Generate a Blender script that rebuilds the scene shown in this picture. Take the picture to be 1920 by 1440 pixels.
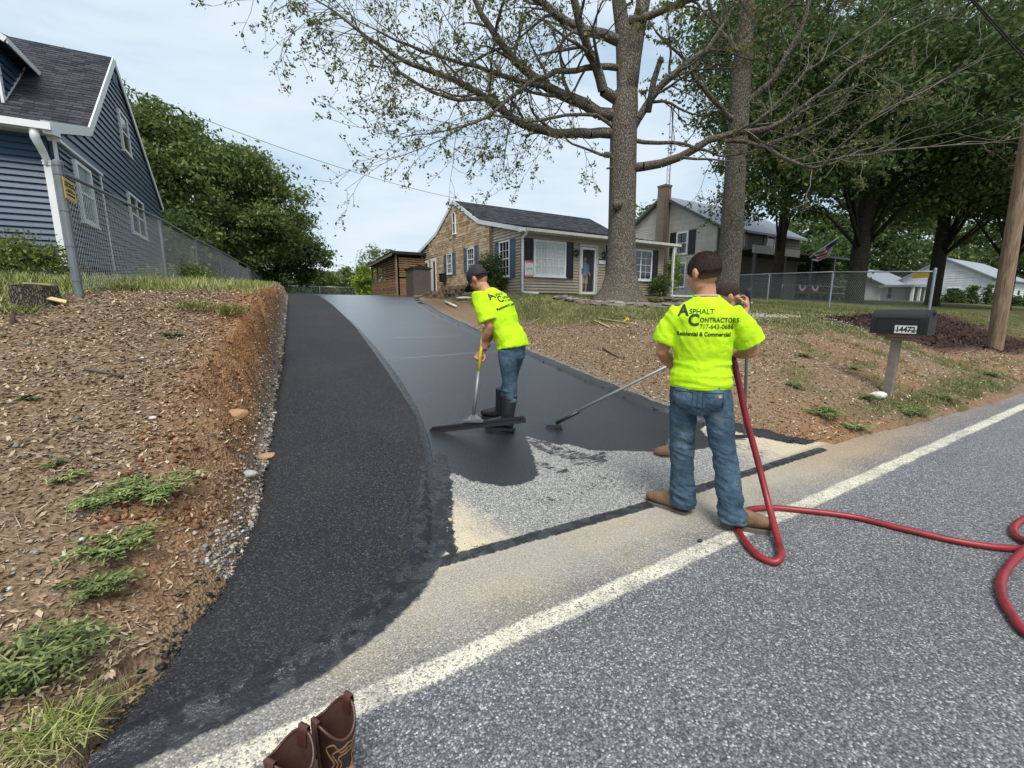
import bpy, math, random
import numpy as np
from mathutils import Vector, Matrix, Euler
from mathutils.bvhtree import BVHTree

# ------------------------------------------------------------------ camera, sky, sun, exposure
scene = bpy.context.scene
for _o in list(bpy.data.objects):
    bpy.data.objects.remove(_o)
CAM_H = 1.45
PITCH = math.atan(145 / 830.0)
HEAD = math.radians(31.5)
cam_data = bpy.data.cameras.new('camera')
cam_data.lens = 36.0 * 830 / 1920
cam_data.sensor_width = 36.0
cam_data.clip_start = 0.05
cam_data.clip_end = 2000
cam = bpy.data.objects.new('camera', cam_data)
scene.collection.objects.link(cam)
cam.location = (0, 0, CAM_H)
cam.rotation_euler = (math.radians(90) - PITCH, 0, -HEAD)
scene.camera = cam

SUN_ELEV = math.radians(58)
SUN_AZ = math.radians(205)          # clockwise from +Y (behind the camera, high)
world = bpy.data.worlds.new('World')
scene.world = world
world.use_nodes = True
wn = world.node_tree
wn.nodes.clear()
w_out = wn.nodes.new('ShaderNodeOutputWorld')
w_sky = wn.nodes.new('ShaderNodeTexSky')
w_sky.sky_type = 'NISHITA'
w_sky.sun_disc = False
w_sky.sun_elevation = SUN_ELEV
w_sky.sun_rotation = SUN_AZ
w_sky.air_density = 1.3
w_sky.dust_density = 2.0
w_bg = wn.nodes.new('ShaderNodeBackground')
w_bg.inputs['Strength'].default_value = 0.14
w_cl = wn.nodes.new('ShaderNodeBackground')
w_cl.inputs['Strength'].default_value = 0.90
w_tc = wn.nodes.new('ShaderNodeTexCoord')
w_map = wn.nodes.new('ShaderNodeMapping')
w_map.inputs['Scale'].default_value = (1.0, 1.0, 3.2)
w_map.inputs['Rotation'].default_value = (0.15, 0.1, 0.6)
w_no = wn.nodes.new('ShaderNodeTexNoise')
w_no.inputs['Scale'].default_value = 2.2
w_no.inputs['Detail'].default_value = 6
w_no.inputs['Roughness'].default_value = 0.55
w_no.inputs['Distortion'].default_value = 0.3
w_rc = wn.nodes.new('ShaderNodeValToRGB')
w_rc.color_ramp.elements[0].position = 0.30
w_rc.color_ramp.elements[0].color = (0.52, 0.69, 0.84, 1)
w_rc.color_ramp.elements[1].position = 0.66
w_rc.color_ramp.elements[1].color = (0.76, 0.85, 0.93, 1)
w_rm = wn.nodes.new('ShaderNodeMapRange')
w_rm.inputs['From Min'].default_value = 0.28
w_rm.inputs['From Max'].default_value = 0.5
w_rm.inputs['To Min'].default_value = 0.62
w_rm.inputs['To Max'].default_value = 0.97
w_mix = wn.nodes.new('ShaderNodeMixShader')
L = wn.links.new
L(w_tc.outputs['Generated'], w_map.inputs['Vector'])
L(w_map.outputs['Vector'], w_no.inputs['Vector'])
L(w_no.outputs['Fac'], w_rc.inputs['Fac'])
L(w_rc.outputs['Color'], w_cl.inputs['Color'])
L(w_no.outputs['Fac'], w_rm.inputs['Value'])
L(w_rm.outputs['Result'], w_mix.inputs['Fac'])
L(w_sky.outputs['Color'], w_bg.inputs['Color'])
L(w_bg.outputs[0], w_mix.inputs[1])
L(w_cl.outputs[0], w_mix.inputs[2])
L(w_mix.outputs[0], w_out.inputs['Surface'])

sun_data = bpy.data.lights.new('sun', 'SUN')
sun_data.energy = 3.3
sun_data.angle = math.radians(26)
sun_data.color = (1.0, 0.96, 0.9)
sun = bpy.data.objects.new('sun', sun_data)
scene.collection.objects.link(sun)
_sd = Vector((math.sin(SUN_AZ) * math.cos(SUN_ELEV), math.cos(SUN_AZ) * math.cos(SUN_ELEV), math.sin(SUN_ELEV)))
sun.rotation_euler = _sd.to_track_quat('Z', 'Y').to_euler()
scene.view_settings.view_transform = 'Standard'
scene.view_settings.look = 'None'
scene.view_settings.exposure = 0.27
scene.view_settings.gamma = 1.0
scene.view_settings.use_curve_mapping = False
scene.render.engine = 'CYCLES'
scene.cycles.max_bounces = 6
scene.cycles.transparent_max_bounces = 8

rng = np.random.default_rng(7)
random.seed(7)
COL = scene.collection

# ------------------------------------------------------------------ helpers
def ray(px, py):
    a, b = px - 960.0, py - 720.0
    f = 830.0
    dn = b * math.cos(PITCH) + f * math.sin(PITCH)
    fw = f * math.cos(PITCH) - b * math.sin(PITCH)
    return Vector((math.sin(HEAD) * fw + math.cos(HEAD) * a, math.cos(HEAD) * fw - math.sin(HEAD) * a, -dn)).normalized()

def on_plane(px, py, axis, val):
    r = ray(px, py)
    return Vector((0, 0, CAM_H)) + r * ((val - (0, 0, CAM_H)[axis]) / r[axis])

def at_depth(px, py, D):
    """point of the view ray at horizontal distance D along the heading"""
    r = ray(px, py)
    fw = r.x * math.sin(HEAD) + r.y * math.cos(HEAD)
    return Vector((0, 0, CAM_H)) + r * (D / fw)

def on_ground(px, py, zf=None):
    zf = zf or ground_z
    r = ray(px, py)
    t = 0.5
    while t < 150:
        q = Vector((0, 0, CAM_H)) + r * t
        if q.z < zf(q.x, q.y):
            lo, hi = t / 1.01, t
            for _ in range(12):
                m = (lo + hi) / 2
                q = Vector((0, 0, CAM_H)) + r * m
                if q.z < zf(q.x, q.y): hi = m
                else: lo = m
            return Vector((0, 0, CAM_H)) + r * hi
        t *= 1.01
    return Vector((0, 0, CAM_H)) + r * 40

def smooth01(t):
    t = np.clip(t, 0, 1)
    return t * t * (3 - 2 * t)

_lat = rng.random((64, 64, 64)).astype(np.float32)
def vnoise(x, y, z=0.0):
    x, y, z = np.broadcast_arrays(np.asarray(x, float), np.asarray(y, float), np.asarray(z, float))
    xi, yi, zi = np.floor(x).astype(int), np.floor(y).astype(int), np.floor(z).astype(int)
    fx, fy, fz = smooth01(x - xi), smooth01(y - yi), smooth01(z - zi)
    out = 0
    for dx in (0, 1):
        for dy in (0, 1):
            for dz in (0, 1):
                w = (fx if dx else 1 - fx) * (fy if dy else 1 - fy) * (fz if dz else 1 - fz)
                out = out + w * _lat[(xi + dx) & 63, (yi + dy) & 63, (zi + dz) & 63]
    return out
def fbm(x, y, z=0.0, o=4, g=0.5):
    s, a, n = 0, 1.0, 0
    for k in range(o):
        s = s + a * vnoise(np.asarray(x) * 2 ** k + 11 * k, np.asarray(y) * 2 ** k + 5 * k, np.asarray(z) * 2 ** k)
        n += a
        a *= g
    return s / n            # 0..1

def new_mesh(name, verts, faces, smooth=False):
    """verts (n,3); faces: int array (m,k) of equal size, or list of lists"""
    me = bpy.data.meshes.new(name)
    verts = np.asarray(verts, dtype=np.float32)
    if isinstance(faces, np.ndarray):
        m, k = faces.shape
        me.vertices.add(len(verts)); me.vertices.foreach_set('co', verts.ravel())
        me.loops.add(m * k); me.loops.foreach_set('vertex_index', faces.astype(np.int32).ravel())
        me.polygons.add(m); me.polygons.foreach_set('loop_start', np.arange(0, m * k, k, dtype=np.int32))
        me.update(calc_edges=True)
    else:
        me.from_pydata([tuple(v) for v in verts.tolist()], [], faces)
        me.update()
    if smooth:
        me.polygons.foreach_set('use_smooth', np.ones(len(me.polygons), dtype=bool))
    return me

def link(name, me, mat=None, parent=None, **props):
    o = bpy.data.objects.new(name, me)
    COL.objects.link(o)
    if mat is not None and me is not None and hasattr(me, 'materials'):
        if isinstance(mat, (list, tuple)):
            if not len(me.materials):
                for m in mat: me.materials.append(m)
        elif not len(me.materials): me.materials.append(mat)
    if parent is not None: o.parent = parent
    for k, v in props.items(): o[k] = v
    return o

def thing(name, label, cat, loc=(0, 0, 0), rz=0.0, group=None, parent=None):
    o = bpy.data.objects.new(name, None)
    COL.objects.link(o)
    o.empty_display_size = 0.1
    o.location = loc
    o.rotation_euler = (0, 0, rz)
    o['label'] = label; o['category'] = cat
    if group: o['group'] = group
    return o

class MB:
    """collects shapes into one mesh"""
    def __init__(s):
        s.v = []; s.f = []; s.m = []
    def add(s, verts, faces, mi=0):
        n = len(s.v)
        s.v.extend([tuple(v) for v in verts])
        s.f.extend([[i + n for i in f] for f in faces])
        s.m.extend([mi] * len(faces))
    def box(s, c, size, rot=None, mi=0, taper=1.0):
        hx, hy, hz = size[0] / 2, size[1] / 2, size[2] / 2
        vs = []
        for z, t in ((-hz, 1), (hz, taper)):
            for x, y in ((-hx, -hy), (hx, -hy), (hx, hy), (-hx, hy)):
                p = Vector((x * t, y * t, z))
                if rot is not None: p = rot @ p
                vs.append(p + Vector(c))
        s.add(vs, [[3, 2, 1, 0], [4, 5, 6, 7], [0, 1, 5, 4], [1, 2, 6, 5], [2, 3, 7, 6], [3, 0, 4, 7]], mi)
    def span(s, a, b, mi=0):
        s.box(((a[0] + b[0]) / 2, (a[1] + b[1]) / 2, (a[2] + b[2]) / 2), (abs(b[0] - a[0]), abs(b[1] - a[1]), abs(b[2] - a[2])), None, mi)
    def beam(s, p0, p1, w, h, mi=0, up=(0, 0, 1)):
        p0, p1 = Vector(p0), Vector(p1)
        d = (p1 - p0); ln = d.length; d.normalize()
        u = Vector(up)
        sx = d.cross(u)
        if sx.length < 1e-4: sx = d.cross(Vector((0, 1, 0)))
        sx.normalize(); u = sx.cross(d)
        R = Matrix((sx, d, u)).transposed()
        s.box((p0 + p1) / 2, (w, ln, h), R, mi)
    def tube(s, pts, rad, n=8, cap=True, mi=0):
        pts = [Vector(p) for p in pts]
        if not hasattr(rad, '__len__'): rad = [rad] * len(pts)
        t0 = (pts[1] - pts[0]).normalized()
        nrm = t0.orthogonal().normalized()
        base = len(s.v); vs = []; fs = []
        for i, p in enumerate(pts):
            if i == 0: t = t0
            elif i == len(pts) - 1: t = (pts[i] - pts[i - 1]).normalized()
            else: t = ((pts[i + 1] - pts[i]).normalized() + (pts[i] - pts[i - 1]).normalized()).normalized()
            nrm = (nrm - t * nrm.dot(t))
            if nrm.length < 1e-6: nrm = t.orthogonal()
            nrm.normalize(); b = t.cross(nrm)
            for k in range(n):
                a = 2 * math.pi * k / n
                vs.append(p + (nrm * math.cos(a) + b * math.sin(a)) * rad[i])
        for i in range(len(pts) - 1):
            for k in range(n):
                k2 = (k + 1) % n
                fs.append([i * n + k, i * n + k2, (i + 1) * n + k2, (i + 1) * n + k])
        if cap:
            fs.append(list(range(n))[::-1]); fs.append([(len(pts) - 1) * n + k for k in range(n)])
        s.add(vs, fs, mi)
    def prism(s, poly, axis, a, b, mi=0):
        """poly: list of 2D points in the other two axes (cyclic order), extruded along axis from a to b"""
        def mk(p, t):
            if axis == 0: return (t, p[0], p[1])
            if axis == 1: return (p[0], t, p[1])
            return (p[0], p[1], t)
        n = len(poly)
        vs = [mk(p, a) for p in poly] + [mk(p, b) for p in poly]
        fs = [list(range(n))[::-1], [n + i for i in range(n)]]
        fs += [[i, (i + 1) % n, n + (i + 1) % n, n + i] for i in range(n)]
        s.add(vs, fs, mi)
    def build(s, name, mat, parent=None, smooth=False, **props):
        me = bpy.data.meshes.new(name)
        me.from_pydata(s.v, [], s.f)
        if isinstance(mat, (list, tuple)):
            for m in mat: me.materials.append(m)
            me.polygons.foreach_set('material_index', np.array(s.m, dtype=np.int32))
        me.update()
        import bmesh
        bm = bmesh.new(); bm.from_mesh(me)
        bmesh.ops.recalc_face_normals(bm, faces=bm.faces)
        bm.to_mesh(me); bm.free()
        if smooth: me.polygons.foreach_set('use_smooth', np.ones(len(me.polygons), dtype=bool))
        return link(name, me, mat if not isinstance(mat, (list, tuple)) else None, parent, **props)

def add_attr(me, name, arr):
    a = me.attributes.new(name, 'FLOAT', 'POINT')
    a.data.foreach_set('value', np.asarray(arr, dtype=np.float32).ravel())

def np_tubes(P0, P1, R0, R1, n=4):
    """many straight tapered tubes at once -> verts, quads"""
    P0, P1 = np.asarray(P0, float), np.asarray(P1, float)
    R0, R1 = np.asarray(R0, float), np.asarray(R1, float)
    d = P1 - P0
    ln = np.linalg.norm(d, axis=1, keepdims=True); ln[ln == 0] = 1
    d = d / ln
    ref = np.where(np.abs(d[:, 2:3]) > 0.9, np.array([[1.0, 0, 0]]), np.array([[0, 0, 1.0]]))
    u = np.cross(d, ref); u /= np.linalg.norm(u, axis=1, keepdims=True)
    w = np.cross(d, u)
    ang = np.arange(n) * 2 * np.pi / n
    off = u[:, None, :] * np.cos(ang)[None, :, None] + w[:, None, :] * np.sin(ang)[None, :, None]
    V = np.concatenate([P0[:, None] + off * R0[:, None, None], P1[:, None] + off * R1[:, None, None]], axis=1)
    m = len(P0)
    base = (np.arange(m) * 2 * n)[:, None, None]
    k = np.arange(n)
    F = np.stack([k, (k + 1) % n, n + (k + 1) % n, n + k], axis=1)[None] + base
    return V.reshape(-1, 3), F.reshape(-1, 4)

# ------------------------------------------------------------------ material helpers
class NM:
    def __init__(s, name):
        s.mat = bpy.data.materials.new(name); s.mat.use_nodes = True
        s.t = s.mat.node_tree; s.t.nodes.clear()
        s.out = s.t.nodes.new('ShaderNodeOutputMaterial')
        s.b = s.t.nodes.new('ShaderNodeBsdfPrincipled')
        s.t.links.new(s.b.outputs[0], s.out.inputs['Surface'])
        s._pos = None
    def n(s, typ, **kw):
        return s.t.nodes.new('ShaderNode' + typ)
    def set(s, sock, v):
        if isinstance(v, bpy.types.NodeSocket): s.t.links.new(v, sock)
        elif isinstance(v, (tuple, list)):
            v = tuple(v)
            if len(sock.default_value) == 4 and len(v) == 3: v = v + (1.0,)
            sock.default_value = v
        else:
            try: sock.default_value = v
            except TypeError: sock.default_value = (v, v, v, 1) if len(sock.default_value) == 4 else (v, v, v)
    def obj(s):
        if s._pos is None: s._pos = s.n('TexCoord')
        return s._pos.outputs['Object']
    def map(s, scale=(1, 1, 1), rot=(0, 0, 0), vec=None):
        m = s.n('Mapping'); s.set(m.inputs['Vector'], vec or s.obj())
        m.inputs['Scale'].default_value = scale; m.inputs['Rotation'].default_value = rot
        return m.outputs['Vector']
    def noise(s, scale, detail=3, rough=0.55, vec=None, dist=0.0):
        n = s.n('TexNoise'); s.set(n.inputs['Vector'], vec or s.obj())
        n.inputs['Scale'].default_value = scale; n.inputs['Detail'].default_value = detail
        n.inputs['Roughness'].default_value = rough; n.inputs['Distortion'].default_value = dist
        return n.outputs['Fac']
    def voro(s, scale, feature='F1', vec=None, out='Distance', rnd=1.0):
        n = s.n('TexVoronoi'); n.feature = feature; s.set(n.inputs['Vector'], vec or s.obj())
        n.inputs['Scale'].default_value = scale; n.inputs['Randomness'].default_value = rnd
        return n.outputs[out]
    def ramp(s, fac, stops, interp='LINEAR'):
        r = s.n('ValToRGB'); s.set(r.inputs['Fac'], fac); r.color_ramp.interpolation = interp
        while len(r.color_ramp.elements) < len(stops): r.color_ramp.elements.new(0.5)
        for e, (p, c) in zip(r.color_ramp.elements, stops):
            e.position = p; e.color = (c, c, c, 1) if not hasattr(c, '__len__') else tuple(c) + (1,)
        return r.outputs['Color']
    def mix(s, fac, a, b, mode='MIX'):
        m = s.n('Mix'); m.data_type = 'RGBA'; m.blend_type = mode
        s.set(m.inputs[0], fac); s.set(m.inputs[6], a); s.set(m.inputs[7], b)
        return m.outputs[2]
    def math(s, op, a, b=0.0, clamp=False, c=None):
        m = s.n('Math'); m.operation = op; m.use_clamp = clamp
        s.set(m.inputs[0], a); s.set(m.inputs[1], b)
        if c is not None: s.set(m.inputs[2], c)
        return m.outputs[0]
    def rng(s, v, a, b, c=0.0, d=1.0):
        m = s.n('MapRange'); s.set(m.inputs[0], v)
        for i, x in enumerate((a, b, c, d)): m.inputs[i + 1].default_value = x
        return m.outputs[0]
    def attr(s, name):
        a = s.n('Attribute'); a.attribute_name = name
        return a.outputs['Fac']
    def island(s):
        g = s.n('NewGeometry'); return g.outputs['Random Per Island']
    def objrand(s):
        return s.n('ObjectInfo').outputs['Random']
    def xyz(s, vec=None):
        m = s.n('SeparateXYZ'); s.set(m.inputs[0], vec or s.obj()); return m.outputs
    def hsv(s, col, h=0.5, sat=1.0, v=1.0):
        m = s.n('HueSaturation'); s.set(m.inputs['Color'], col); s.set(m.inputs['Hue'], h)
        s.set(m.inputs['Saturation'], sat); s.set(m.inputs['Value'], v); return m.outputs[0]
    def bump(s, h, strength=0.5, dist=0.01, normal=None):
        b = s.n('Bump'); s.set(b.inputs['Height'], h)
        b.inputs['Strength'].default_value = strength; b.inputs['Distance'].default_value = dist
        if normal is not None: s.set(b.inputs['Normal'], normal)
        return b.outputs[0]
    def fin(s, color=None, rough=0.8, bump=None, metal=0.0, spec=0.5, **kw):
        if color is not None: s.set(s.b.inputs['Base Color'], color)
        s.set(s.b.inputs['Roughness'], rough); s.set(s.b.inputs['Metallic'], metal)
        s.set(s.b.inputs['Specular IOR Level'], spec)
        if bump is not None: s.t.links.new(bump, s.b.inputs['Normal'])
        for k, v in kw.items(): s.set(s.b.inputs[k], v)
        return s.mat

def simple(name, col, rough=0.7, metal=0.0, var=0.12, scale=6.0, bump=0.0, spec=0.4, bscale=None, island=0.0, objr=0.0):
    m = NM(name)
    n1 = m.noise(scale, 4, 0.6)
    v = m.rng(n1, 0.3, 0.7, 1 - var, 1 + var)
    if island: v = m.math('MULTIPLY', v, m.rng(m.island(), 0, 1, 1 - island, 1 + island))
    if objr: v = m.math('MULTIPLY', v, m.rng(m.objrand(), 0, 1, 1 - objr, 1 + objr))
    c = m.hsv(col, 0.5, 1.0, v)
    b = m.bump(m.noise(bscale or scale * 8, 4, 0.6), bump, 0.01) if bump else None
    return m.fin(c, rough, b, metal, spec)
# ------------------------------------------------------------------ ground shape
_ys = np.arange(-60, 260, 0.25)
def _table(y, z, k=1.0):
    t = np.interp(_ys, y, z)
    n = int(k / 0.25) * 2 + 1
    w = np.hanning(n + 2)[1:-1]; w /= w.sum()
    return np.convolve(np.pad(t, n // 2, mode='edge'), w, 'valid')
_zd = _table([-50, 2.3, 3.6, 6, 10, 15, 20, 24, 28, 40, 60, 260], [0, 0, .22, .55, 1.0, 1.5, 1.87, 2.05, 2.1, 2.1, 1.9, 0], 0.75)
_zl = _table([-50, 1.55, 2, 3, 4.5, 6.4, 8, 12, 17, 23, 30, 40, 60, 260], [0, 0, .13, .52, 1.08, 1.58, 1.75, 1.9, 2.15, 2.4, 2.62, 2.75, 2.6, 0], 0.75)
_zr = _table([-50, 1.9, 2.4, 3.4, 4.9, 7, 9, 11, 15.4, 20, 40, 60, 260], [0, 0, .2, .60, 1.06, 1.28, 1.43, 1.64, 1.95, 2.05, 2.05, 1.9, 0], 0.75)
XLp = np.array([[1.0, -.62], [1.74, -.52], [1.85, -.43], [2.1, -.33], [2.47, -.18], [2.87, -.05], [3.19, .02], [3.98, .13], [5.32, .29], [6.42, .43], [8.7, .67], [11.5, .96], [15.45, 1.36], [20, 1.8], [26, 2.3], [34, 3.0], [60, 5]])
XRp = np.array([[1.0, 5.6], [2.05, 5.3], [2.25, 5.12], [2.86, 4.78], [3.59, 4.42], [5.05, 4.40], [6.99, 4.52], [9.03, 4.68], [12.23, 5.12], [16.5, 6.04], [19.9, 7.1], [24, 9.3], [30, 10.5], [60, 12]])
XSp = np.array([[2.2, .82], [2.48, .91], [3.08, 1.17], [3.71, 1.36], [4.52, 1.55], [5.73, 1.73], [7.88, 1.98], [10.85, 2.26], [15, 2.6], [18.4, 2.9], [26, 3.6], [60, 6]])
XL = lambda y: np.interp(y, XLp[:, 0], XLp[:, 1])
XR = lambda y: np.interp(y, XRp[:, 0], XRp[:, 1])
XS = lambda y: np.interp(y, XSp[:, 0], XSp[:, 1])
ZD = lambda y: np.interp(y, _ys, _zd)

def terrain(x, y, detail=True):
    x, y = np.asarray(x, float), np.asarray(y, float)
    zd = ZD(y)
    dl = XL(y) - x            # >0: left of the drive
    dr = x - XR(y)            # >0: right of the drive
    n1 = fbm(x * 1.3 + 3, y * 1.3, 0, 3) - .5
    n2 = fbm(x * 7, y * 7, 1.3, 4, .6) - .5
    n3 = fbm(x * 22, y * 22, 2.1, 3, .6) - .5
    # left bank : gravel toe, steep clay cut, rounded lip
    wob = (fbm(x * .2, y * 2.2, 4.0, 3) - .5)
    zl = np.interp(y, _ys, _zl)
    w0 = 0.03 + 0.05 * smooth01((y - 2.2) / 2)
    cut = 0.17 + 0.16 * wob + 0.13 * smooth01((6.8 - y) / 2) + 0.16 * smooth01((3.2 - y) / 1.2)
    t = np.clip((dl - w0 - 0.10 * wob) / cut, 0, None)
    prof = np.where(t < 1, 0.95 * t ** 0.7, 0.95 + 0.05 * smooth01((t - 1) / 1.5))
    zleft = zd + (np.maximum(zl - zd, 0) + 0.0) * prof
    cutness = np.exp(-((t - .55) / .55) ** 2) * (dl > 0) * smooth01((y - 2.4) / 1.5) * smooth01((30 - y) / 10)
    # right bank
    zr = np.interp(y, _ys, _zr) - 0.35 * smooth01((x - 14) / 5) * smooth01((6 - y) / 2) * (y > 1.9)
    wr = 1.5 + 1.6 * smooth01((y - 4) / 5)
    zright = zd + (zr - zd) * smooth01(dr / wr)
    z = np.where(dl > 0, zleft, np.where(dr > 0, zright, zd))
    inside = (dl <= 0) & (dr <= 0)
    if detail:
        dirt = smooth01((y - 1.75) / .5) * (~inside)
        amp = np.where(dl > 0, 1.0, 0.75)
        fade = smooth01(np.minimum(np.abs(dl), np.abs(dr)) / .25)
        z = z + dirt * fade * amp * (n1 * .05 + n2 * .045 + n3 * .02)
        z = z + cutness * (n2 * .36 + n3 * .20 + .16 * (fbm(x * 3, y * 11, 7, 3) - .5))
    # keep the soil below the paving
    z = np.where(inside, zd - 0.06, z - 0.03 * (1 - smooth01(np.minimum(np.abs(dl), np.abs(dr)) / .12)))
    z = np.where(y < 2.1, np.where(x > 5.3, z - 0.02, z), z)
    z = np.where(y < road_edge(x), -0.06, z)
    z = z - 0.004 * np.maximum(np.hypot(x, y) - 90, 0)
    return z
def road_edge(x):
    x = np.asarray(x, float)
    return np.interp(x, [-60, -3, -.6, -.5, 4.9, 5.4, 7.4, 10, 60, 200], [1.5, 1.6, 1.72, 2.12, 2.12, 2.08, 1.92, 1.76, 1.72, 1.7])
def ground_z(x, y):
    """height of whatever surface a foot meets"""
    if y < float(road_edge(x)): return 0.0
    if XL(y) <= x <= XR(y): return float(ZD(y))
    return float(terrain(x, y))

def axis_lines(segs):
    out = []
    for a, b, st in segs:
        n = max(1, int(round((b - a) / st)))
        out.append(np.linspace(a, b, n, endpoint=False))
    out.append([segs[-1][1]])
    return np.concatenate(out)
gx = axis_lines([(-200, -60, 14), (-60, -16, 4), (-16, -6, .5), (-6, -2.2, .1), (-2.2, .9, .035), (.9, 2.6, .07), (2.6, 4.2, .4), (4.2, 9, .07), (9, 16, .2), (16, 30, .5), (30, 60, 3), (60, 300, 16)])
gy = axis_lines([(-30, 0, 6), (0, 1.4, .35), (1.4, 5.5, .035), (5.5, 9, .08), (9, 16, .16), (16, 30, .25), (30, 36, .6), (36, 60, 2), (60, 260, 14)])
GX, GY = np.meshgrid(gx, gy)
GZ = terrain(GX, GY)
GZ = np.where(GY < 1.2, -0.06, GZ)
ny, nx = GX.shape
idx = np.arange(nx * ny).reshape(ny, nx)
F4 = np.stack([idx[:-1, :-1], idx[:-1, 1:], idx[1:, 1:], idx[1:, :-1]], -1).reshape(-1, 4)
ground_me = new_mesh('ground', np.stack([GX, GY, GZ], -1).reshape(-1, 3), F4, smooth=True)

def masks(x, y):
    dl = XL(y) - x; dr = x - XR(y)
    nb = fbm(x * .9 + 7, y * .9, .5, 4, .6)
    ns = fbm(x * 4 + 7, y * 4, 2.5, 3, .6)
    nt = nb * .6 + ns * .4
    # grass: left top lawn, right lawn
    gl = smooth01((y - (5.55 + 1.3 * smooth01((x + 1.9) / .7) * smooth01((.3 - x) / .3) + 1.6 * (nt - .5))) / .5) * smooth01((dl - (.27 - .10 * (nt - .5))) / .08)
    gl = np.maximum(gl, smooth01((-2.4 - x) / .8) * smooth01((y - 4.6) / .8))
    lim = np.interp(x, [4, 5, 6.5, 9, 11, 14, 20, 40], [11.5, 8.8, 6.3, 4.6, 4.2, 4.0, 4.0, 4.0])
    gr = smooth01((y - lim + 3.2 * (nt - .5)) / .6) * smooth01((dr - 1.0) / .6)
    grass = np.where(dl > 0, gl, np.where(dr > 0, gr, 0))
    patch = smooth01((fbm(x * 2.2, y * 2.2, 8.1, 3) - .56) / .07) * (dr > .8) * (y > 1.85) * smooth01((x - 5.6) / 1.5)
    grass = np.maximum(grass, .75 * patch)
    grass = np.maximum(grass, .9 * smooth01((x - 6.5) / 1) * smooth01((2.75 - y) / .5) * (y > 1.95) * smooth01((nt - .46) / .08))
    mul = smooth01((x - 12.3 - 2.2 * (nt - .5)) / .7) * smooth01((24 - x) / 3) * smooth01((y - 2.9) / .5) * smooth01((6.2 + (x - 14) * .12 - y) / .5)
    mul = np.maximum(mul, smooth01((1.0 - np.hypot((x - 10.9) / 2.2, (y - 10.6) / 1.5)) / .1))
    grass = grass * (1 - mul)
    clay = np.exp(-((dl - .25) / .24) ** 2) * (dl > 0) * smooth01((y - 2.0) / .6) * smooth01((34 - y) / 12)
    clay = clay * np.clip(.45 + 1.3 * (nb - .35), 0, 1) * np.interp(y, [2, 3, 4.0, 8, 14], [.3, .8, 1.15, 1.1, 1])
    clay = np.maximum(clay, .28 * smooth01((fbm(x * .8, y * .8, 5.1, 3) - .56) / .08) * (dr > .2))
    clay = np.maximum(clay, .55 * smooth01((1.1 - np.hypot(x - 5.5, (y - 2.3) * 1.5)) / 1.0))
    grav = smooth01((.13 - dl) / .07) * (dl > -.05) * smooth01((y - 3.0) / .8) * .8
    grav = np.maximum(grav, .8 * smooth01((.35 - dr) / .3) * (dr > -.05) * (y > 3.2))
    return grass, clay, mul, grav
_g, _c, _m, _v = masks(GX, GY)
add_attr(ground_me, 'grass', _g); add_attr(ground_me, 'clay', _c); add_attr(ground_me, 'mulch', _m); add_attr(ground_me, 'gravel', _v)

m = NM('soil')
d1 = m.noise(3.0, 6, .65); d2 = m.noise(38, 5, .7); v1 = m.voro(55, vec=m.map((1, 1.6, 1))); v1c = m.voro(55, out='Color', vec=m.map((1, 1.6, 1)))
base = m.ramp(d2, [(.3, (.10, .066, .042)), (.5, (.27, .19, .122)), (.72, (.42, .31, .21))])
base = m.mix(m.rng(d1, .42, .62), base, m.ramp(d2, [(.3, (.12, .074, .043)), (.7, (.38, .26, .16))]))
clayc = m.ramp(m.noise(16, 5, .7), [(.3, (.15, .065, .028)), (.5, (.36, .165, .07)), (.66, (.47, .27, .14)), (.8, (.55, .38, .23))])
col = m.mix(m.attr('clay'), base, clayc)
grc = m.mix(m.xyz(v1c)[0], (.15, .14, .125), (.36, .33, .28))
col = m.mix(m.attr('gravel'), col, grc)
gc = m.ramp(m.noise(60, 4, .7), [(.3, (.035, .045, .014)), (.7, (.11, .13, .035))])
gc = m.mix(m.rng(m.noise(1.1, 4, .6), .42, .62), gc, (.16, .14, .06))
col = m.mix(m.attr('grass'), col, gc)
mc = m.ramp(m.noise(45, 5, .7), [(.3, (.012, .007, .006)), (.7, (.085, .045, .035))])
col = m.mix(m.attr('mulch'), col, mc)
hgt = m.math('ADD', m.math('MULTIPLY', d2, 1.0), m.math('MULTIPLY', v1, .8))
MAT_SOIL = m.fin(col, .95, m.bump(hgt, .9, .03), spec=.15)
link('ground', ground_me, MAT_SOIL, kind='structure')

# ------------------------------------------------------------------ road and drive
def poly_sd(px, py, poly):
    """signed distance to closed polygon, negative inside"""
    poly = np.asarray(poly, float)
    d = np.full(px.shape, 1e9); inside = np.zeros(px.shape, bool)
    n = len(poly)
    for i in range(n):
        a, b = poly[i], poly[(i + 1) % n]
        e = b - a; L2 = (e ** 2).sum() + 1e-12
        t = np.clip(((px - a[0]) * e[0] + (py - a[1]) * e[1]) / L2, 0, 1)
        d = np.minimum(d, np.hypot(px - a[0] - t * e[0], py - a[1] - t * e[1]))
        c = ((a[1] > py) != (b[1] > py)) & (px < (b[0] - a[0]) * (py - a[1]) / (b[1] - a[1] + 1e-12) + a[0])
        inside ^= c
    return np.where(inside, -d, d)
def line_d(px, py, pts):
    pts = np.asarray(pts, float); d = np.full(px.shape, 1e9)
    for a, b in zip(pts[:-1], pts[1:]):
        e = b - a; L2 = (e ** 2).sum() + 1e-12
        t = np.clip(((px - a[0]) * e[0] + (py - a[1]) * e[1]) / L2, 0, 1)
        d = np.minimum(d, np.hypot(px - a[0] - t * e[0], py - a[1] - t * e[1]))
    return d
CURVE = [(-.66, 1.62), (-.52, 1.72), (-.31, 1.74), (-.09, 1.76), (.15, 1.80), (.38, 1.90), (.60, 2.04), (.78, 2.22)]
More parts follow.
